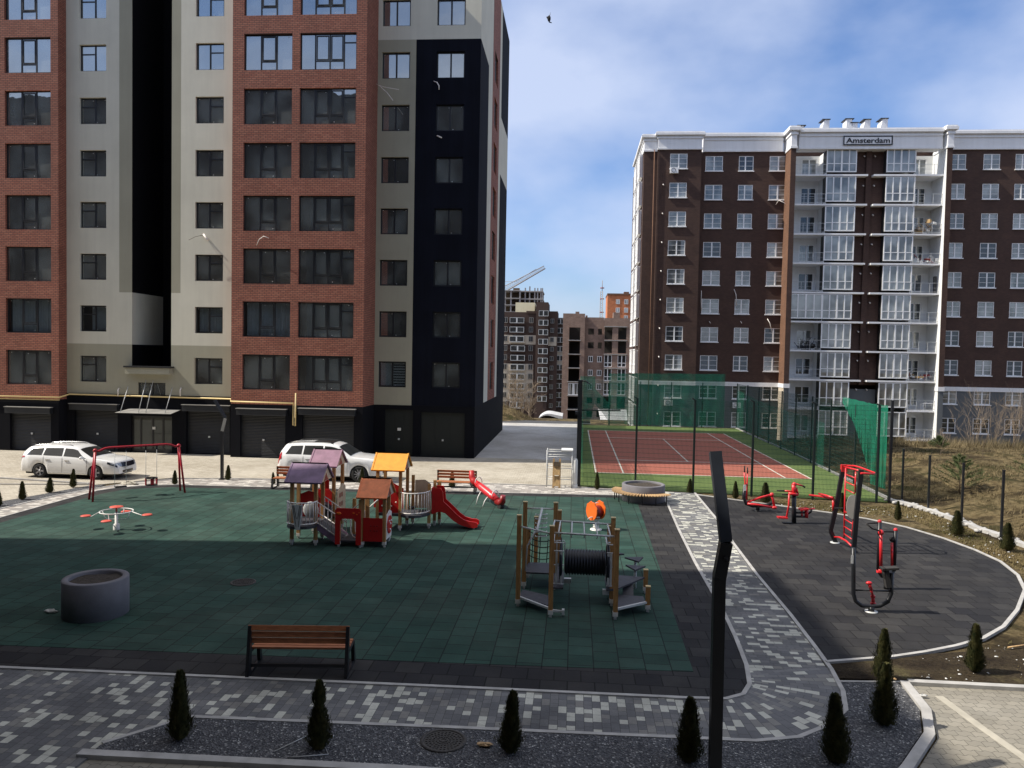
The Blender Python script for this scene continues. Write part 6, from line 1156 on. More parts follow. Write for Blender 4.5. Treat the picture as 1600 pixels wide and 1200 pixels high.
mb = MB(); mb.tube([at_(bx_, Y, 0), tuple(G(1240.5, 773, Y))], .085, 14); mb.box(bx_-.42, bx_+.1, Y-.12, Y+.12, .02, .04); mb.tube([G(1243, 801, Y), G(1258, 801, Y)], .04, 6); mb.tube([G(1243, 807, Y), G(1260, 807.5, Y)], .04, 6); mb.tube([G(1262, 803, Y), G(1267, 800, Y), G(1268, 796, Y)], .035, 6); mb.build('column', 'black_metal', q2)
mb = MB(); mb.tube([G(1240.5, 773, Y), G(1240.3, 757, Y)], .08, 12); mb.ball(tuple(G(1241, 757, Y)), .085, 12); mb.tube([G(1232, 771, Y-.1), G(1247, 773, Y-.1)], .05, 8); mb.tube([G(1244, 762, Y), G(1247, 773, Y)], .04, 8); mb.tube([G(1233, 772, Y-.15), G(1232.5, 790, Y-.15), G(1229, 808, Y-.15)], .035, 8); mb.beam(G(1215, 808, Y-.15), G(1230, 809, Y-.15), .25, .05); mb.tube([G(1226, 767, Y), G(1240, 768, Y)], .03, 8); mb.tube([G(1243, 756, Y), G(1254, 759, Y)], .03, 8); mb.tube([G(1253, 796, Y), G(1273, 795, Y)], .035, 8); mb.beam(G(1249, 796, Y), G(1262, 794.5, Y), .3, .05); mb.tube([G(1260, 796, Y), G(1260, 809, Y)], .07, 8); mb.tube([G(1253, 798, Y), G(1253, 808, Y)], .035, 8); mb.build('arm', 'red_paint', q2)
mb = MB(); mb.tube([G(1214, 766.5, Y), G(1226, 767, Y)], .03, 8); mb.tube([G(1222, 772.5, Y-.1), G(1233, 772.5, Y-.1)], .03, 8); mb.tube([G(1254, 759, Y), G(1258, 761.5, Y)], .03, 8); mb.build('grip', 'rubber_black', q2)
# wall-bar frame with oval board
Ya, Yb = 26.0, 24.7; q3 = thing('exercise_ladder', 'tall red ladder frame between bent black posts with a grey oval board', 'gym frame', tuple(g(1318, 856))+(0,), 'outdoor gym machines')
def bentpost(pts, w_=.13):
    mb = MB()
    for i in range(len(pts)-1): mb.beam(pts[i], pts[i+1], w_, w_*.8, 0, (0, 1, 0))
    mb.build('post', 'black_metal', q3)
bentpost([G(1306, 849, Ya), G(1297.5, 829, Ya), G(1307, 790, Ya), G(1318, 727, Ya)]); bentpost([G(1333, 868, Yb), G(1334.5, 850, Yb), G(1338.5, 800, Yb), G(1345.5, 734, Yb)])
mb = MB(); a = G(1302, 848, Ya); mb.lathe([(.15, .02), (.15, .04), (0, .042)], a.x+.05, Ya, 14); mb.build('foot_plate', 'galvanised', q3)
def GG(x, y, f): return G(x, y, Ya+(Yb-Ya)*f)
mb = MB(); l0, l1 = GG(1318.5, 843, .3), GG(1321.5, 731, .3); r0, r1 = GG(1331, 852, .75), GG(1337, 737, .75)
mb.tube([l0, l1], .026, 8); mb.tube([GG(1336, 770, .75), r1], .026, 8); mb.tube([GG(1331, 838, .75), GG(1334, 800, .75)], .02, 6)
for i in range(9):
    f = .08+i*.104
    if 3.5 < i < 5.5: continue
    mb.tube([l0.lerp(l1, f), r0.lerp(r1, f)], .02, 7)
mb.build('ladder', 'red_paint', q3)
mb = MB(); mb.tube([G(1318, 729, Ya), G(1345, 736, Yb)], .03, 8); mb.tube([G(1320, 727.5, Ya), GG(1335, 728, .2), GG(1343, 730, .5), GG(1367, 739, .8), GG(1366, 740.5, 1.0), GG(1345, 739.5, 1.1)], .03, 8); mb.beam(G(1318.5, 737, Ya-.02), G(1319, 726, Ya-.02), .19, .12, 0, (0, 1, 0)); mb.tube([GG(1303, 839, 0), GG(1312, 839.5, .3), GG(1322, 845, .6), GG(1334, 856, .95)], .03, 8); mb.tube([GG(1302, 798, 0), GG(1302, 781, 0)], .04, 8); mb.tube([GG(1302, 780, 0), GG(1285, 776, -.6), GG(1265, 773.5, -1.2)], .035, 8); mb.tube([GG(1302, 778, .1), GG(1290, 774, -.2), GG(1280, 771.5, -.8)], .035, 8); mb.build('pull_up_bar', 'red_paint', q3)
c0 = GG(1331, 791, .7); mb = MB(); n = 28; mb.plate([(.19*math.cos(2*PI*i/n)*abs(math.cos(2*PI*i/n))**-.25 if abs(math.cos(2*PI*i/n)) > .05 else 0, .38*math.sin(2*PI*i/n)) for i in range(n)], -.015, .015); mb.v = [(c0.x+x, c0.y-.12+y+x*-.3, c0.z+z) for x, y, z in mb.v]; mb.build('back_board', 'grey_board', q3)
mb = MB(); mb.tube([GG(1304, 794, .2), GG(1318, 794, .5)], .022, 6); mb.tube([GG(1336, 800, .8), GG(1348, 799, 1.0)], .022, 6); mb.tube([GG(1314, 853, .3), GG(1330, 862, .7), GG(1347, 869, 1.0)], .05, 8); mb.build('grip', 'rubber_black', q3)
mb = MB(); mb.box(c0.x+.1, c0.x+.15, c0.y-.2, c0.y-.16, c0.z-.2, c0.z+.12); mb.build('board_clamp', 'red_paint', q3)
# U frame with pedals
bx_, by_ = g(1361, 957); Y = by_; q4 = thing('exercise_bike', 'black U shaped pedal machine with small red pedals, nearest the grey paving', 'gym machine', (bx_, by_, 0), 'outdoor gym machines')
mb = MB(); U = [(1333.5, 856), (1333.5, 890), (1333.5, 928), (1337, 939), (1346, 946), (1360, 948), (1375, 946.5), (1387, 940), (1392.5, 927), (1393, 895)]
mb.tube([G(a, b_, Y) for a, b_ in U], .05, 12); mb.tube([G(1361.5, 948, Y), G(1361.5, 957, Y)], .07, 12); mb.tube([G(1336, 922, Y), G(1390, 923.5, Y)], .022, 8); mb.build('frame', 'black_metal', q4)
mb = MB(); mb.lathe([(.15, .02), (.15, .035), (0, .036)], bx_, by_, 18); mb.build('base_plate', 'galvanised', q4)
mb = MB(); a, b_, c_ = G(1358, 911, Y-.1), G(1361, 921, Y-.05), G(1364, 932, Y+.1)
mb.tube([a, b_], .04, 10); mb.tube([c_, c_+Vector((.01, 0, -.16))], .04, 10); mb.ball(tuple(a), .055, 12, 0, (1.4, 1, .8)); mb.ball(tuple(c_), .055, 12, 0, (1.1, 1, .9)); mb.ball(tuple(c_+Vector((.01, 0, -.17))), .055, 12, 0, (1.3, 1, .8)); mb.tube([b_, c_], .03, 8); mb.build('pedal', 'red_paint', q4)
mb = MB(); a = G(1331.5, 874, Y-.06); mb.box(a.x-.028, a.x+.028, a.y-.005, a.y, a.z-.10, a.z+.10); mb.build('instruction_label', 'label_white', q4)
mb = MB(); a = G(1390, 890, Y); mb.beam(a+Vector((-.2, 0, .02)), a+Vector((.18, .0, .05)), .22, .05); mb.beam(a+Vector((-.1, 0, -.02)), a+Vector((-.02, 0, -.42)), .12, .16, 0, (0, 1, 0)); mb.build('seat', 'rubber_black', q4)
# twin upright machine behind
Y = 20.9; bx_ = G(1387, 920, Y).x; q5 = thing('exercise_machine', 'twin black uprights with red sleeves joined by a curved handlebar', 'gym machine', (bx_, Y, 0), 'outdoor gym machines')
for (xa, ya, xb, yb) in ((1374.5, 816, 1372.5, 890), (1399.5, 829, 1396.5, 892)):
    mb = MB(); mb.tube([G(xb, yb, Y), G(xa, ya, Y)], .052, 12); mb.build('upright', 'black_metal', q5); mb = MB(); mb.ball(tuple(G(xa, ya-1, Y)), .055, 12); mb.build('cap', 'red_paint', q5)
mb = MB(); mb.tube([G(1376.5, 833, Y-.08), G(1376.5, 888, Y-.08)], .042, 10); mb.ball(tuple(G(1376.5, 832, Y-.08)), .075, 12); mb.tube([G(1393.5, 848, Y-.05), G(1393.5, 888, Y-.05)], .034, 10); mb.tube([G(1371, 891, Y), G(1386, 895, Y)], .07, 10); mb.build('sleeve', 'red_paint', q5)
mb = MB(); mb.tube([G(1373, 817, Y), G(1358, 817.5, Y), G(1354.5, 819, Y-.2), G(1363, 826, Y-.2), G(1378, 830.5, Y-.1), G(1397, 831, Y)], .02, 8); mb.ball(tuple(G(1394, 843, Y)), .07, 12); mb.build('handlebar', 'rubber_black', q5)
mb = MB(); mb.tube([at_(bx_, Y, 0), at_(bx_, Y, .5)], .1, 12); mb.tube([G(1373, 893, Y), G(1378, 900, Y), G(1390, 905, Y), G(1396, 892, Y)], .05, 8); mb.build('base', 'black_metal', q5)
# ================================================================== SCAFFOLD AND STACKED THINGS
sx_, sy_ = -.98, 35.35; sf = thing('scaffold_trestle', 'small steel scaffold standing at the mouth of the alley', 'scaffold', (-.55, 35.4, 0))
for x in (-1.15, .0):
    for y in (35.1, 35.85):
        mb = MB(); mb.tube([(x, y, 0), (x, y, 1.72)], .022, 6); mb.build('leg', 'galvanised', sf)
mb = MB()
for z in (.38, .9, 1.42, 1.66):
    for y in (35.1, 35.85): mb.tube([(-1.15, y, z), (0, y, z)], .018, 6)
    for x in (-1.15, 0): mb.tube([(x, 35.1, z), (x, 35.85, z)], .018, 6)
mb.build('crossbar', 'galvanised', sf)
mb = MB(); mb.box(-.5, .03, 35.05, 35.9, 1.69, 1.74); mb.build('board', 'label_white', sf)
mb = MB()
for q in (0, .28): mb.beam((-.83+q, 34.9, .02), (-.83+q, 35.0, 1.35), .09, .04, 1, (0, 1, 0))
mb.beam((-.69, 34.88, .1), (-.69, 34.98, .55), .30, .03, 0, (0, 1, 0)); mb.beam((-.69, 34.89, .6), (-.69, 34.99, 1.02), .30, .03, 0, (0, 1, 0)); mb.beam((-.69, 34.93, 1.0), (-.69, 34.96, 1.2), .3, .03, 2, (0, 1, 0)); tag(mb.build('wooden_boards', ['plywood', 'slat_wood', 'plank_dark'], None, (-.69, 34.9, 0)), 'upright wooden boards leaning on the scaffold', 'boards')
mb = MB(); mb.lathe([(.12, .18), (.12, 1.25), (.09, 1.34), (.0, 1.37)], .14, 35.2, 16); mb.lathe([(.13, 0), (.13, .16), (.08, .18)], .14, 35.2, 16); tag(mb.build('white_roll', 'label_white', None, (.14, 35.2, 0)), 'white rounded roll standing against the corner fence post', 'roll')
# small litter
def rag(name, label, cat, x, y, z, s_, mat, seed, flat=.35):
    r_ = random.Random(seed); mb = MB(); mb.ball((x, y, z+.03), s_, 14, 0, (1.4, .6, flat)); mb.v = [(a+r_.uniform(-.25, .25)*s_, b_+r_.uniform(-.2, .2)*s_, max(z+.004, c_+r_.uniform(-.12, .12)*s_)) for a, b_, c_ in mb.v]; tag(mb.build(name, mat), label, cat)
rag('plastic_bag', 'crumpled white plastic bag left of the soil planter', 'plastic bag', *g(80, 959), .03, .11, 'cloth_white', 3)
rag('paper_scrap', 'pale triangular scrap lying on the gravel beside the manhole cover', 'scrap', *g(757, 1168), .02, .09, 'slat_wood', 5, .15)
rag('plastic_bag', 'small white bag caught at the kerb of the sunny parking bay', 'plastic bag', *g(1443, 1089), .0, .05, 'cloth_white', 8)
rag('rubble_pile', 'small pale rubble pile behind the flat swing seat', 'rubble', *g(202, 757), .0, .28, 'stripe_paver', 9, .4)
mb = MB(); pts = [g(a, b_) for a, b_ in ((428, 1178), (455, 1165), (478, 1154))]; mb.tube([(x, y, .035) for x, y in pts], .008, 5); pts = [g(a, b_) for a, b_ in ((449, 1187), (480, 1186), (513, 1182), (507, 1170), (513, 1158), (522, 1154), (517, 1151))]; mb.tube([(x, y, .035+.01*(i % 2)) for i, (x, y) in enumerate(pts)], .008, 5); tag(mb.build('loose_cord', 'galvanised'), 'loose pale cord lying round the foot of the second foreground thuja', 'cord')
mb = MB(); a, b_ = g(1390, 1062), g(1399, 1071); mb.tube([(a[0], a[1], .05), (b_[0], b_[1], .12)], .02, 5); tag(mb.build('stick', 'slat_wood'), 'short pale stick beside the tall pair of thujas', 'stick')
mb = MB(); mb.tube([(g(1575, 1015)[0], g(1575, 1015)[1], .05), (g(1600, 1010)[0]+.3, g(1600, 1010)[1]+.05, .06)], .018, 5); tag(mb.build('stick', 'slat_wood'), 'pale batten on the soil at the right edge', 'stick')
rr = random.Random(11); mb = MB()
for i in range(520):
    k = rr.random()
    if k < .45: x, y = rr.uniform(6.6, 13.5), rr.uniform(15.0, 18.4); ok = (x-5) > 0 and y < 15.7+max(0, x-6.5)*.52
    elif k < .7: a = rr.uniform(8.5, 13.6); x, y = a, 34.2-max(0, a-6)*.15-rr.uniform(.1, 2.4); ok = y > 32.9-max(0, a-8)*.85
    else: x, y = rr.uniform(12.6, 14.4), rr.uniform(19, 30); ok = x > 13.25
    if not ok: continue
    s_ = rr.choice((.006, .008, .01, .012, .016, .026)); mb.ball((x, y, .0), s_, 6, 0, (rr.uniform(.8, 2), rr.uniform(.8, 1.5), .6))
tag(mb.build('debris', 'label_white'), 'scattered white pebbles and scraps on the bare soil round the gym', 'debris', None, 'stuff')
# bird
Yb_ = 60; c0 = G(858, 29, Yb_); mb = MB(); mb.ball(tuple(c0), .16, 10, 0, (.8, .6, 1.6)); mb.add([c0+Vector((0, 0, .2)), c0+Vector((-.25, .5, .35)), c0+Vector((-.1, .6, .1)), c0+Vector((0, 0, -.05))], [(0, 1, 2, 3)]); mb.add([c0+Vector((0, 0, .2)), c0+Vector((.15, -.5, .3)), c0+Vector((.1, -.55, .05)), c0+Vector((0, 0, -.05))], [(0, 1, 2, 3)]); mb.add([c0+Vector((0, 0, -.2)), c0+Vector((.22, 0, -.3)), c0+Vector((.2, 0, -.36)), c0+Vector((-.02, 0, -.3))], [(0, 1, 2, 3)]); tag(mb.build('bird', 'rubber_black', None, tuple(c0)), 'small dark bird flying high beside the tall brick block', 'bird')
# ================================================================== THUJAS
def thuja_proto(seed, fat, pinch=None, bare=False):
    r_ = random.Random(seed); t_ = thing('small_thuja', 'proto', 'thuja', (0, 0, 0)); mb = MB()
    def rad(h):
        r = fat*(.16+.84*(1-h)**.75)*min(1, h*7+.35)
        if pinch: r *= 1-.38*math.exp(-((h-pinch)/.055)**2)
        return r
    n = 7000
    for i in range(n):
        h = r_.random()**1.15; R0 = rad(h); a = r_.uniform(0, 2*PI); lob = 1+.14*math.sin(3*a+h*9+seed)+.10*math.sin(7*a-h*17)
        lob *= 1+.10*math.sin(11*a+h*41+seed*2); q = R0*lob*(1-abs(r_.gauss(0, .17))) if r_.random() < .86 else R0*lob*r_.uniform(1, 1.30)
        p = Vector((q*math.cos(a), q*math.sin(a), .03+h*.95)); s_ = r_.uniform(.009, .026)
        o_ = Vector((math.cos(a)*.5, math.sin(a)*.5, 1.1+r_.uniform(-.2, .4))).normalized(); sd_ = Vector((-math.sin(a), math.cos(a), r_.uniform(-.4, .4))).normalized()
        mb.add([p-sd_*s_*.5, p+sd_*s_*.5, p+sd_*s_*.35+o_*s_*1.5, p-sd_*s_*.2+o_*s_*1.9], [(0, 1, 2, 3)])
    mb.lathe([(rad(k/12)*.72, .03+.93*k/12) for k in range(13)], 0, 0, 12)
    for i in range(26):
        a = r_.uniform(0, 2*PI); d = r_.uniform(0, .02); mb.add([(d*math.cos(a), d*math.sin(a), .93), (d*math.cos(a)+.008, d*math.sin(a), .93), (d*.3, .0, .98+r_.uniform(0, .06))], [(0, 1, 2)])
    mb.build('crown', 'thuja_leaf', t_, None, False); mb = MB(); mb.tube([(0, 0, -.03), (0, 0, .3)], [.022, .012], 6); mb.build('trunk', 'bark', t_, None, False); return t_
TH = [thuja_proto(1, .17), thuja_proto(2, .20), thuja_proto(3, .185, .62), thuja_proto(4, .27)]
TL = [ # px, base py, top py, prototype, label
 (281, 1156, 1048, 0, 'foreground thuja, first from the left in the dark gravel bed'), (498, 1171, 1064, 2, 'foreground thuja with a pinched waist behind the loose cord'),
 (796, 1176, 1080, 0, 'foreground thuja just right of the brown manhole cover'), (1076, 1190, 1090, 1, 'foreground thuja immediately left of the tall lamp post'), (1307, 1192, 1086, 1, 'foreground thuja at the outer bend of the grey path'),
 (1380, 1133, 1035, 1, 'shaded lower thuja of the pair in the corner of the gravel bed'), (1378, 1062, 983, 0, 'sunlit upper thuja of the pair, on bare soil by the gym kerb'), (1523, 1050, 975, 0, 'thuja on the soil near the right edge above the sunny parking bay'),
 (1403, 813, 783, 1, 'little thuja at the foot of the first bank post by the green net'), (1495, 836, 798, 3, 'bushy thuja below the second bank post'), (1574, 860, 817, 3, 'bushy thuja beside the last bank post at the right edge'),
 (933, 765, 738, 0, 'thin thuja at the court fence just left of the slatted planter seat'), (1077, 770, 748, 1, 'small thuja by the court fence right of the round planter'), (1149, 779, 752, 1, 'small thuja left of the leg press machine'), (1196, 786, 754, 3, 'wide thuja right behind the leg press machine'), (1316, 799, 770, 1, 'small thuja half hidden behind the ladder frame'),
 (356, 750, 727, 1, 'small thuja beside the far lamp post'), (273, 757, 735, 1, 'small thuja seen through the right legs of the swing'), (427, 757, 738, 1, 'small thuja behind the left wooden bench'), (565, 757, 731, 0, 'small thuja in front of the wheel of the four-wheel drive'), (706, 762, 736, 1, 'small thuja behind the bench with the seesaw'),
 (114, 762, 733, 0, 'small thuja in the gravel strip before the doors of the estate car'), (77, 770, 746, 3, 'round thuja in the gravel strip below the rear of the estate car'), (35, 781, 752, 1, 'thuja in the left gravel strip near the picture edge'), (-2, 791, 764, 1, 'thuja cut off by the left picture edge')]
for i, (a, b_, t_, k, lab) in enumerate(TL):
    x, y = g(a, b_); h = pz(a, t_, y); k_ = h/1.0; used = [q for q in TL[:i] if q[3] == k]
    wv = rnd.uniform(.9, 1.1)
    if not used: o = TH[k]; o.location = (x, y, 0); o.scale = (k_*wv, k_*wv, k_); o.rotation_euler = (0, 0, rnd.uniform(0, 6)); o['label'] = lab; o['group'] = 'small thujas round the yard'
    else:
        if TH[k].name not in TREE: TREE[TH[k].name] = [(c__, []) for c__ in kids(TH[k])]
        o = dup(TH[k], (x, y, 0), rnd.uniform(0, 6), (k_*wv, k_*wv, k_), lab, 'small thujas round the yard'); o.rotation_euler = (rnd.gauss(0, .03), rnd.gauss(0, .03), o.rotation_euler[2])
# young pines on the bank
def pine(x, y, h, label, seed):
    r_ = random.Random(seed); z0 = th(x, y); t_ = thing('young_pine', label, 'pine tree', (x, y, z0), 'young pines on the dry bank'); mb = MB(); mb.tube([(0, 0, -.1), (.02, 0, h*.5), (0, .02, h)], [.03, .02, .008], 6)
    nd = MB()
    for i in range(34):
        z = h*(.1+.85*i/34); a = i*2.4+r_.uniform(-.3, .3); L = h*.75*(1.05-i/36); e = Vector((math.cos(a), math.sin(a), .45)).normalized(); p0 = Vector((0, 0, z)); p1 = p0+e*L; mb.tube([p0, p1], [.008, .003], 4)
        for k in range(150):
            f = r_.uniform(.3, 1.04); q = p0.lerp(p1, f); d = Vector((r_.gauss(0, 1), r_.gauss(0, 1), r_.gauss(0, 1)+.3)).normalized()*r_.uniform(.08, .17); s_ = Vector((r_.gauss(0, 1), r_.gauss(0, 1), 0)).normalized()*.009
            nd.add([q-s_, q+s_, q+d+e*.05], [(0, 1, 2)])
    mb.build('trunk', 'bark', t_, None, False); nd.build('needles', 'pine_leaf', t_, None, False)
pine(17.25, 35.6, 1.75, 'young green pine behind the third bank post', 1); pine(20.2, 34.6, 1.9, 'young green pine cut by the right picture edge', 2)
pine(24.5, 53.5, .9, 'tiny young pine far up the bank', 3)
# bare shrubs and saplings
def twigs(name, x, y, h, label, seed, n=16, spread=.5, mat='twig', group='bare shrubs before the brown block', cat='bare shrub', depth=3, r0=.02):
    r_ = random.Random(seed); z0 = th(x, y); t_ = thing(name, label, cat, (x, y, z0), group); st, tw = MB(), MB()
    def grow(p, d, L, r, lev):
        pts = [p]; q = p; dd = d.copy()
        for k in range(4): dd = (dd+Vector((r_.gauss(0, .12), r_.gauss(0, .12), r_.gauss(0.03, .08)))).normalized(); q = q+dd*L/4; pts.append(q)
        (st if lev == 0 else tw).tube(pts, [r*(1-.16*k) for k in range(5)], 4 if lev else 5, 0, False, False)
        if lev < depth-1:
            for k in range(r_.randint(3, 5)):
                f = r_.uniform(.3, 1); b_ = pts[min(4, int(f*4))]; dn = (dd+Vector((r_.gauss(0, .55), r_.gauss(0, .55), r_.gauss(.1, .3)))).normalized(); grow(b_, dn, L*r_.uniform(.4, .65), r*.55, lev+1)
    for i in range(n):
        a = r_.uniform(0, 2*PI); grow(Vector((math.cos(a)*.15*spread*2*r_.random(), math.sin(a)*.15, -.1)), Vector((math.cos(a)*spread*r_.random(), math.sin(a)*spread*r_.random(), 1)).normalized(), h*r_.uniform(.5, .8), r0, 0)
    st.build('trunk', mat, t_, None, False); tw.build('branches', mat, t_, None, False)
for i, (a, b_, Y, h, lab) in enumerate([(1520, 700, 62, 5.0, 'bare shrub in front of the middle grey ground floor window'), (1553, 702, 61, 5.6, 'tall bare shrub right of the middle window'), (1585, 703, 60, 5.6, 'dense bare shrub before the window nearest the right edge'), (1476, 700, 63, 2.2, 'low bare shrub by the white corner downpipe'), (1608, 705, 60, 5.0, 'bare shrub cut by the right picture edge')]):
    twigs('bare_shrub', px(a, b_, Y), Y, h, lab, 20+i, 7 if h < 3 else 9, .42, 'twig', r0=.016)
twigs('sapling', *g(1534, 735), 2.0, 'thin reddish sapling standing alone on the bank', 31, 1, .1, 'bark', 'saplings on the bank', 'sapling', 3, .018); twigs('sapling', *g(1470, 727), 1.7, 'thin grey sapling on the bank, left of the reddish one', 32, 1, .05, 'twig', 'saplings on the bank', 'sapling', 2, .014)
for i, (a, Y, h, lab) in enumerate([(792, 96, 6.5, 'bare tree at the corner of the brick block by the grassy mound'), (804, 98, 7.0, 'bare tree in the middle of the clump on the mound'), (817, 97, 6.0, 'bare tree at the right of the clump above the mound'), (828, 101, 5.0, 'smaller bare tree next to the curved roof shed')]):
    twigs('bare_tree', px(a, 640, Y), Y, h, lab, 40+i, 4, .3, 'twig', 'bare trees behind the alley', 'bare tree', 4, .045)
# dry grass, stuff
def blades(name, label, n, fn, hs, mat, seed):
    r_ = random.Random(seed); mb = MB(); c_ = 0; vs = []; fs = []
    while c_ < n:
        q = fn(r_)
        if q is None: continue
        x, y = q; z = th(x, y)
        for k in range(4):
            a = r_.uniform(0, 2*PI); h = r_.uniform(*hs); w_ = .006+.010*r_.random(); lx, ly = math.cos(a)*h*r_.uniform(.2, .9), math.sin(a)*h*r_.uniform(.2, .9); bx__, by__ = x+r_.gauss(0, .04), y+r_.gauss(0, .04); o = len(vs)
            vs += [(bx__-w_*math.sin(a), by__+w_*math.cos(a), z-.01), (bx__+w_*math.sin(a), by__-w_*math.cos(a), z-.01), (bx__+lx, by__+ly, z+h)]; fs.append((o, o+1, o+2))
        c_ += 1
    mb.add(vs, fs); return tag(mb.build(name, mat), label, 'grass', None, 'stuff')
def f1_(r_):
    y = 22+38*r_.random(); x = 14.9+r_.random()*28
    if math.sin(x*.9+.5*y)+math.sin(y*.7-x*.35) < r_.uniform(-1.6, 1.0): return None
    return x, y
blades('dry_grass', 'dry straw coloured grass tufts over the bank', 22000, f1_, (.04, .15), 'dry_blade', 1)
def f2_(r_):
    y = r_.uniform(56, 64); x = r_.uniform(17, 52); return x, y
blades('tall_dry_grass', 'tall dry grass along the foot of the brown block', 3800, f2_, (.3, .9), 'dry_blade', 2)
def f3_(r_):
    k = r_.random()
    if k < .45: x, y = r_.uniform(13.2, 14.5), r_.uniform(20, 33.5)
    elif k < .75: x = r_.uniform(7, 13.4); y = 34.1-max(0, x-6)*.12-r_.uniform(0, 2.2); return (x, y) if y > 33.4-max(0, x-8.2)*.9 else None
    else: x, y = r_.uniform(8, 16), r_.uniform(15.1, 19.5); return (x, y) if y < 15.7+max(0, x-6.5)*.52 and r_.random() < (x-7.5)/4 else None
    return x, y
blades('verge_grass', 'short faded grass on the strip between the gym and the bank', 5200, f3_, (.02, .08), 'verge_blade', 3)
def f4_(r_): return r_.uniform(-13, -2), r_.uniform(74, 92)
blades('mound_grass', 'dry grass on the mound behind the alley', 3500, f4_, (.1, .35), 'dry_blade', 4)
# ================================================================== CARS
def lerp_tab(T, x):
    if x <= T[0][0]: return T[0][1]
    for (a, u), (b_, v) in zip(T, T[1:]):
        if x <= b_: t_ = (x-a)/(b_-a); return u+(v-u)*t_
    return T[-1][1]
def car(name, label, loc, rz, S):
    # local axes: x forward, y to the left, z up
    root = thing(name, label, 'car', (0, 0, 0)); L2 = S['L']/2; ax = S['axles']; rw_ = S['rw']
    def smooth(T, x, d=.07): return sum(lerp_tab(T, x+d*q)*w_ for q, w_ in ((-1, .25), (0, .5), (1, .25)))
    def sect(x):
        w_ = smooth(S['w'], x, .05); zb = S['sill']
        for a in ax:
            d = abs(x-a); Ra = rw_+.055
            if d < Ra: zb = max(zb, rw_+math.sqrt(max(0, Ra*Ra-d*d))-.02)
        if x > ax[1]+rw_+.06 or x < ax[0]-rw_-.06: zb = max(zb, S['bump'])
        zt = smooth(S['top'], x); zl = min(smooth(S['belt'], x), zt-.012)
        h = zt-zl; wr = max(.3, w_*.965-h*S['tumble'])
        zm = max(zb+.02, .5*(S['sill']+.18)+.1); zs_ = zb+(zl-zb)*.62
        k = S['crown']
        return [(w_*.96, zb), (w_, max(zb+.03, zm)), (w_*1.0, max(zs_, zb+.05)), (w_*.985, max(zl-.05, zb+.07)), (w_*.955, zl), (wr, zt-.045*min(1, h*3)-.006), (wr*.86, zt-.012), (wr*.5, zt+k*.6), (0, zt+k)]
    n = 150; xs_ = [-L2+S['L']*i/n for i in range(n+1)]; mb = MB(); m_ = 9; vs = []; fs = []
    for x in xs_:
        c_ = sect(x)
        for y, z in c_: vs.append((x, y, z))
        for y, z in c_[-2::-1]: vs.append((x, -y, z))
    k = 2*m_-1
    for i in range(n):
        for j in range(k-1): fs.append((i*k+j, (i+1)*k+j, (i+1)*k+j+1, i*k+j+1))
    mb.add(vs, fs, 0, True); mb.add(vs[:k], [tuple(range(k))]); mb.add(vs[-k:], [tuple(range(k))]); body = mb.build('body', 'car_white', root, None, False)
    mb = MB(); mb.box(-L2+.25, L2-.25, -S['w'][3][1]*.80, S['w'][3][1]*.80, .17, .62); mb.build('underbody', 'rubber_black', root, None, False)
    def patch(x0f, x1f, a, b_, sgn, off, mat, nm, par, nx=24, ny=5):
        # patch of the side between section points a and b_ (fractional) pushed out by off; x0f, x1f give the x range at height fraction t
        mb = MB(); vs = []
        for j in range(ny+1):
            t_ = j/ny; p = a+(b_-a)*t_; i0 = min(int(p), 7); f = p-i0; xa, xb = x0f(t_), x1f(t_)
            for i in range(nx+1):
                x = xa+(xb-xa)*i/nx; c_ = sect(x); y = c_[i0][0]*(1-f)+c_[i0+1][0]*f; z = c_[i0][1]*(1-f)+c_[i0+1][1]*f; vs.append((x, sgn*(y+off), z+off*.3))
        mb.add(vs, [(j*(nx+1)+i, j*(nx+1)+i+1, (j+1)*(nx+1)+i+1, (j+1)*(nx+1)+i) for j in range(ny) for i in range(nx)], 0, True); return mb.build(nm, mat, par, None, False)
    for s_ in (1, -1):
        for (xa, xb, sa, sb) in S['glass']:
            patch(lambda t_, xa=xa, sa=sa: xa+sa*t_, lambda t_, xb=xb, sb=sb: xb+sb*t_, 4.12, 4.86, s_, .006, 'car_glass', 'side_window', root)
    def across(xa, xb, mat, nm, off, fr=.9, par=root):
        mb = MB(); vs = []; N1, N2 = 12, 14
        for i in range(N1+1):
            x = xa+(xb-xa)*i/N1; c_ = sect(x)
            for j in range(N2+1):
                v = -1+2*j/N2; y = abs(v)*c_[5][0]*fr
                pts = [(0, c_[8][1]), (c_[7][0], c_[7][1]), (c_[6][0], c_[6][1]), (c_[5][0], c_[5][1])]; z = pts[-1][1]
                for (y0, z0), (y1, z1) in zip(pts, pts[1:]):
                    if y <= y1: z = z0+(z1-z0)*(y-y0)/(y1-y0) if y1 > y0 else z0; break
                vs.append((x+off*.5, math.copysign(y, v), z+off))
        mb.add(vs, [(i*(N2+1)+j, i*(N2+1)+j+1, (i+1)*(N2+1)+j+1, (i+1)*(N2+1)+j) for i in range(N1) for j in range(N2)], 0, True); return mb.build(nm, mat, par, None, False)
    across(S['ws'][0], S['ws'][1], 'car_glass', 'windscreen', .008, .95); across(S['rwn'][0], S['rwn'][1], 'car_glass', 'rear_window', .006, .9)
    if S.get('pano'): across(S['pano'][0], S['pano'][1], 'car_glass', 'glass_roof', .006, .72)
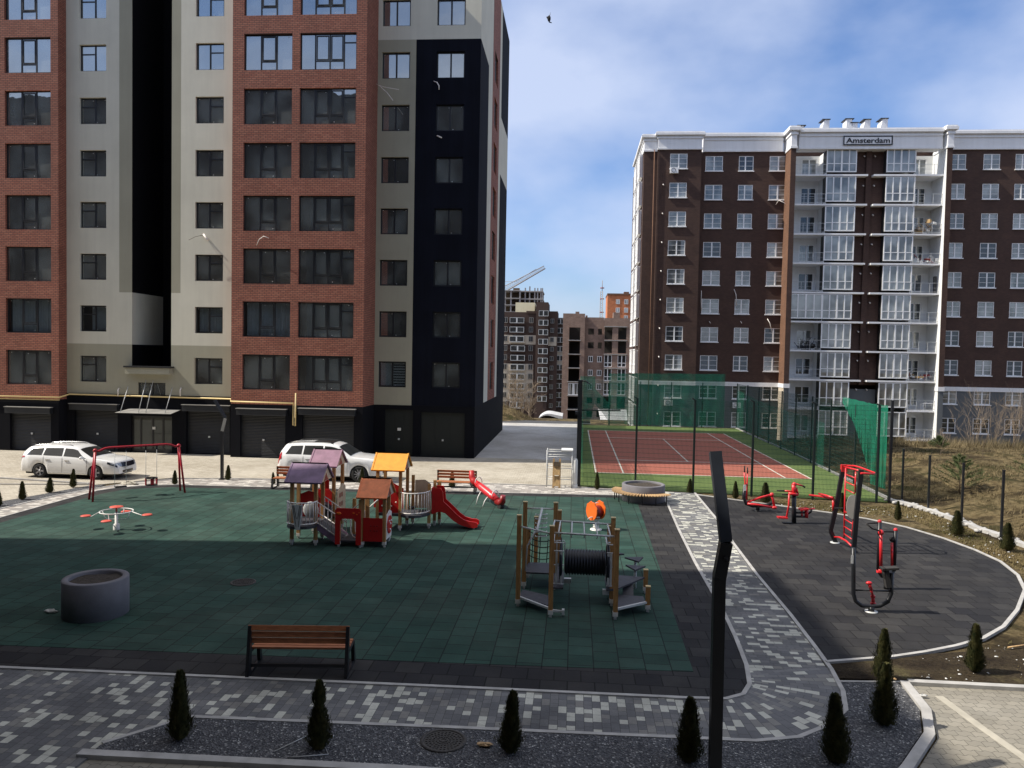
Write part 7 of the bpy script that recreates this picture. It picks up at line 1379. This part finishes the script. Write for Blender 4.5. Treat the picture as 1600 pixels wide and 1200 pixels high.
    for a in ax:
        for s_ in (1, -1):
            w0 = smooth(S['w'], a); mb = MB(); mb.lathe([(rw_*.66, -.11), (rw_*.92, -.115), (rw_, -.07), (rw_, .07), (rw_*.92, .11), (rw_*.66, .10)], 0, 0, 36); yy = s_*(w0-.115)
            def tr(v): return (a+v[0], yy+s_*v[2], rw_+v[1])
            mb.v = [tr(v) for v in mb.v]; wh = mb.build('wheel', 'tyre', root, None, False)
            mb = MB(); mb.lathe([(rw_*.67, .095), (rw_*.60, .10), (rw_*.60, -.02), (0, -.02)], 0, 0, 30); 
            for q in range(S['spokes']):
                an = 2*PI*q/S['spokes']; e = Vector((math.cos(an), math.sin(an), 0)); mb.beam(e*.03+Vector((0, 0, .07)), e*rw_*.63+Vector((0, 0, .085)), S['sw'], .03, 1)
            mb.lathe([(0, .095), (.05, .095), (.06, .07)], 0, 0, 14, 1); mb.v = [tr(v) for v in mb.v]; mb.build('rim', [S['rimb'], S['rim']], wh, None, False)
    # doors, handles, sill strip, rails, mirrors
    for s_ in (1, -1):
        mb = MB()
        for x in S['doors']:
            c_ = [sect(x)[q] for q in (1, 2, 3, 4)]
            for (y0, z0), (y1, z1) in zip(c_, c_[1:]): mb.beam((x, s_*(y0+.001), z0), (x, s_*(y1+.001), z1), .012, .006, 0, (1, 0, 0))
        mb.build('door_gap', 'lamp_dark', root, None, False)
        for x in S['handles']: mb = MB(); c_ = sect(x); mb.beam((x-.10, s_*(c_[3][0]+.018), c_[3][1]-.07), (x+.10, s_*(c_[3][0]+.018), c_[3][1]-.065), .03, .028); mb.build('door_handle', 'chrome' if S['chrome'] else 'car_white', root, None, False)
        mb = MB(); x = S['mir']; c_ = sect(x); mb.ball((x, s_*(c_[4][0]+.15), c_[4][1]+.07), .12, 12, 0, (.7, 1, .62)); mb.beam((x, s_*(c_[4][0]-.02), c_[4][1]+.01), (x, s_*(c_[4][0]+.12), c_[4][1]+.03), .06, .03); mb.build('mirror', 'car_white', root, None, False)
        mb = MB(); P = []; xr0, xr1 = S['rail']
        for i in range(15): x = xr0+(xr1-xr0)*i/14; c_ = sect(x); P.append((x, s_*(c_[6][0]), c_[6][1]+(.045 if 0 < i < 14 else .0)))
        mb.tube(P, .018, 6); mb.build('roof_rail', 'chrome' if S['chrome'] else 'black_metal', root, None, False)
        mb = MB(); P = [(x, s_*(sect(x)[1][0]+.004), S['sill']+.06) for x in [ax[0]+rw_+.08+(ax[1]-ax[0]-2*rw_-.16)*i/8 for i in range(9)]]; 
        for p_, q_ in zip(P, P[1:]): mb.beam(p_, q_, .02, S['cladh'])
        mb.build('sill_strip', S['clad'], root, None, False)
    # lamps, grille, plates
    xf = lambda y, z0: L2-S['nose']*(abs(y)/.8)**2.2
    def front(y0, y1, z0, z1, mat, nm, off=.012, n_=10, slope=0.0):
        mb = MB(); vs = []
        for i in range(n_+1):
            y = y0+(y1-y0)*i/n_
            for z in (z0, (z0+z1)/2, z1): vs.append((xf(y, z)+off-slope*(z-z0)-max(0, z-.62)*.45, y, z))
        mb.add(vs, [(i*3+j, (i+1)*3+j, (i+1)*3+j+1, i*3+j+1) for i in range(n_) for j in range(2)], 0, True); return mb.build(nm, mat, root, None, False)
    for a in S['front']: front(*a)
    for s_ in (1, -1):
        hl_ = patch(lambda t_: S['hl'][0]+.10*t_*0, lambda t_: S['hl'][1], S['hl'][2], S['hl'][3], s_, .012, 'lamp_dark', 'headlight', root, 8, 4); hl_ and patch(lambda t_: S['hl'][0]+.14, lambda t_: S['hl'][1]-.06, S['hl'][2]+.3, S['hl'][3]-.3, s_, .018, 'headlamp', 'lamp_lens', hl_, 6, 3)
        patch(lambda t_: S['tl'][0], lambda t_: S['tl'][1], S['tl'][2], S['tl'][3], s_, .012, 'lamp_red', 'tail_light', root, 6, 6)
    root.location = loc; root.rotation_euler = (0, 0, rz); return root
PAS = dict(L=4.77, axles=(-1.36, 1.36), rw=.325, sill=.21, bump=.27, tumble=.42, crown=.018, spokes=5, sw=.07, rim='alloy_bright', rimb='alloy', chrome=True, clad='chrome', cladh=.012,
 w=[(-2.39, .70), (-2.3, .80), (-1.9, .885), (-1, .905), (1.2, .905), (1.7, .89), (2.05, .85), (2.25, .79), (2.39, .66)],
 top=[(-2.39, .62), (-2.36, .98), (-2.28, 1.12), (-2.05, 1.38), (-1.95, 1.42), (-1.2, 1.485), (-.4, 1.505), (.15, 1.48), (.42, 1.41), (1.18, .985), (1.3, .955), (1.8, .915), (2.12, .85), (2.30, .76), (2.39, .56)],
 belt=[(-2.39, .6), (-2.3, .98), (-1.6, 1.0), (0, .96), (1.0, .915), (1.5, .89), (2.0, .80), (2.3, .68), (2.39, .52)],
 glass=[(-2.02, -1.28, .22, .06), (-1.2, -.28, .05, .0), (-.2, .92, 0, -.50)], ws=(.50, 1.12), rwn=(-2.27, -2.07), doors=(-1.16, -.24, .95), handles=(-.95, -.02), mir=.78, rail=(-1.9, .1), nose=.22,
 front=[(-.48, .48, .58, .78, 'lamp_dark', 'grille', .10), (-.66, .66, .30, .41, 'lamp_dark', 'lower_intake', .05), (-.26, .26, .44, .55, 'plate_white', 'number_plate', .10), (-.74, -.49, .60, .76, 'headlamp', 'headlight', .10), (.49, .74, .60, .76, 'headlamp', 'headlight', .10)], hl=(1.92, 2.33, 2.75, 4.1), tl=(-2.36, -2.12, 3.0, 4.0))
SUV = dict(L=4.95, axles=(-1.50, 1.48), rw=.385, sill=.27, bump=.33, tumble=.36, crown=.02, spokes=10, sw=.045, rim='alloy_bright', rimb='rubber_black', chrome=False, clad='galvanised', cladh=.05,
 w=[(-2.48, .78), (-2.38, .87), (-2.0, .95), (-1, .965), (1.3, .965), (1.8, .955), (2.2, .92), (2.38, .86), (2.48, .74)],
 top=[(-2.48, .7), (-2.44, 1.12), (-2.36, 1.3), (-2.15, 1.64), (-2.3, 1.66), (-2.05, 1.70), (-1.2, 1.755), (-.4, 1.77), (.1, 1.74), (.42, 1.66), (1.10, 1.19), (1.25, 1.165), (1.9, 1.13), (2.25, 1.08), (2.40, 1.0), (2.48, .74)],
 belt=[(-2.48, .68), (-2.36, 1.16), (-1.6, 1.17), (0, 1.13), (1.0, 1.10), (1.5, 1.08), (2.1, 1.0), (2.4, .88), (2.48, .66)],
 glass=[(-2.08, -1.3, .26, .04), (-1.22, -.30, .04, .0), (-.22, .86, 0, -.46)], ws=(.46, 1.04), rwn=(-2.34, -2.18), pano=(-.9, .1), doors=(-1.2, -.26, .92), handles=(-1.0, -.05), mir=.72, rail=(-2.0, .15), nose=.16,
 front=[(-.45, .45, .66, .92, 'lamp_dark', 'grille', .07), (-.5, .5, .40, .50, 'lamp_dark', 'lower_intake', .06), (-.26, .26, .53, .63, 'plate_white', 'number_plate', .08), (-.80, -.58, .50, .60, 'lamp_dark', 'fog_lamp', .06), (.58, .80, .50, .60, 'lamp_dark', 'fog_lamp', .06), (-.78, -.48, .86, .96, 'lamp_dark', 'headlight', .06), (.48, .78, .86, .96, 'lamp_dark', 'headlight', .06)], hl=(2.1, 2.42, 3.2, 3.8), tl=(-2.46, -2.26, 2.6, 4.6))
SUV['top'] = [p for p in SUV['top'] if p[0] != -2.3]
car('parked_car', 'white estate car with roof rails parked by the brick building, left of the swings', (-22.97, 34.05, 0), R(-1), PAS)
car('parked_car', 'white four-wheel drive with a glass roof parked behind the play structure', (-11.27, 35.62, 0), R(-1), SUV)
C.view_layer.update()
SC.cycles.max_bounces = 8; SC.cycles.transparent_max_bounces = 24
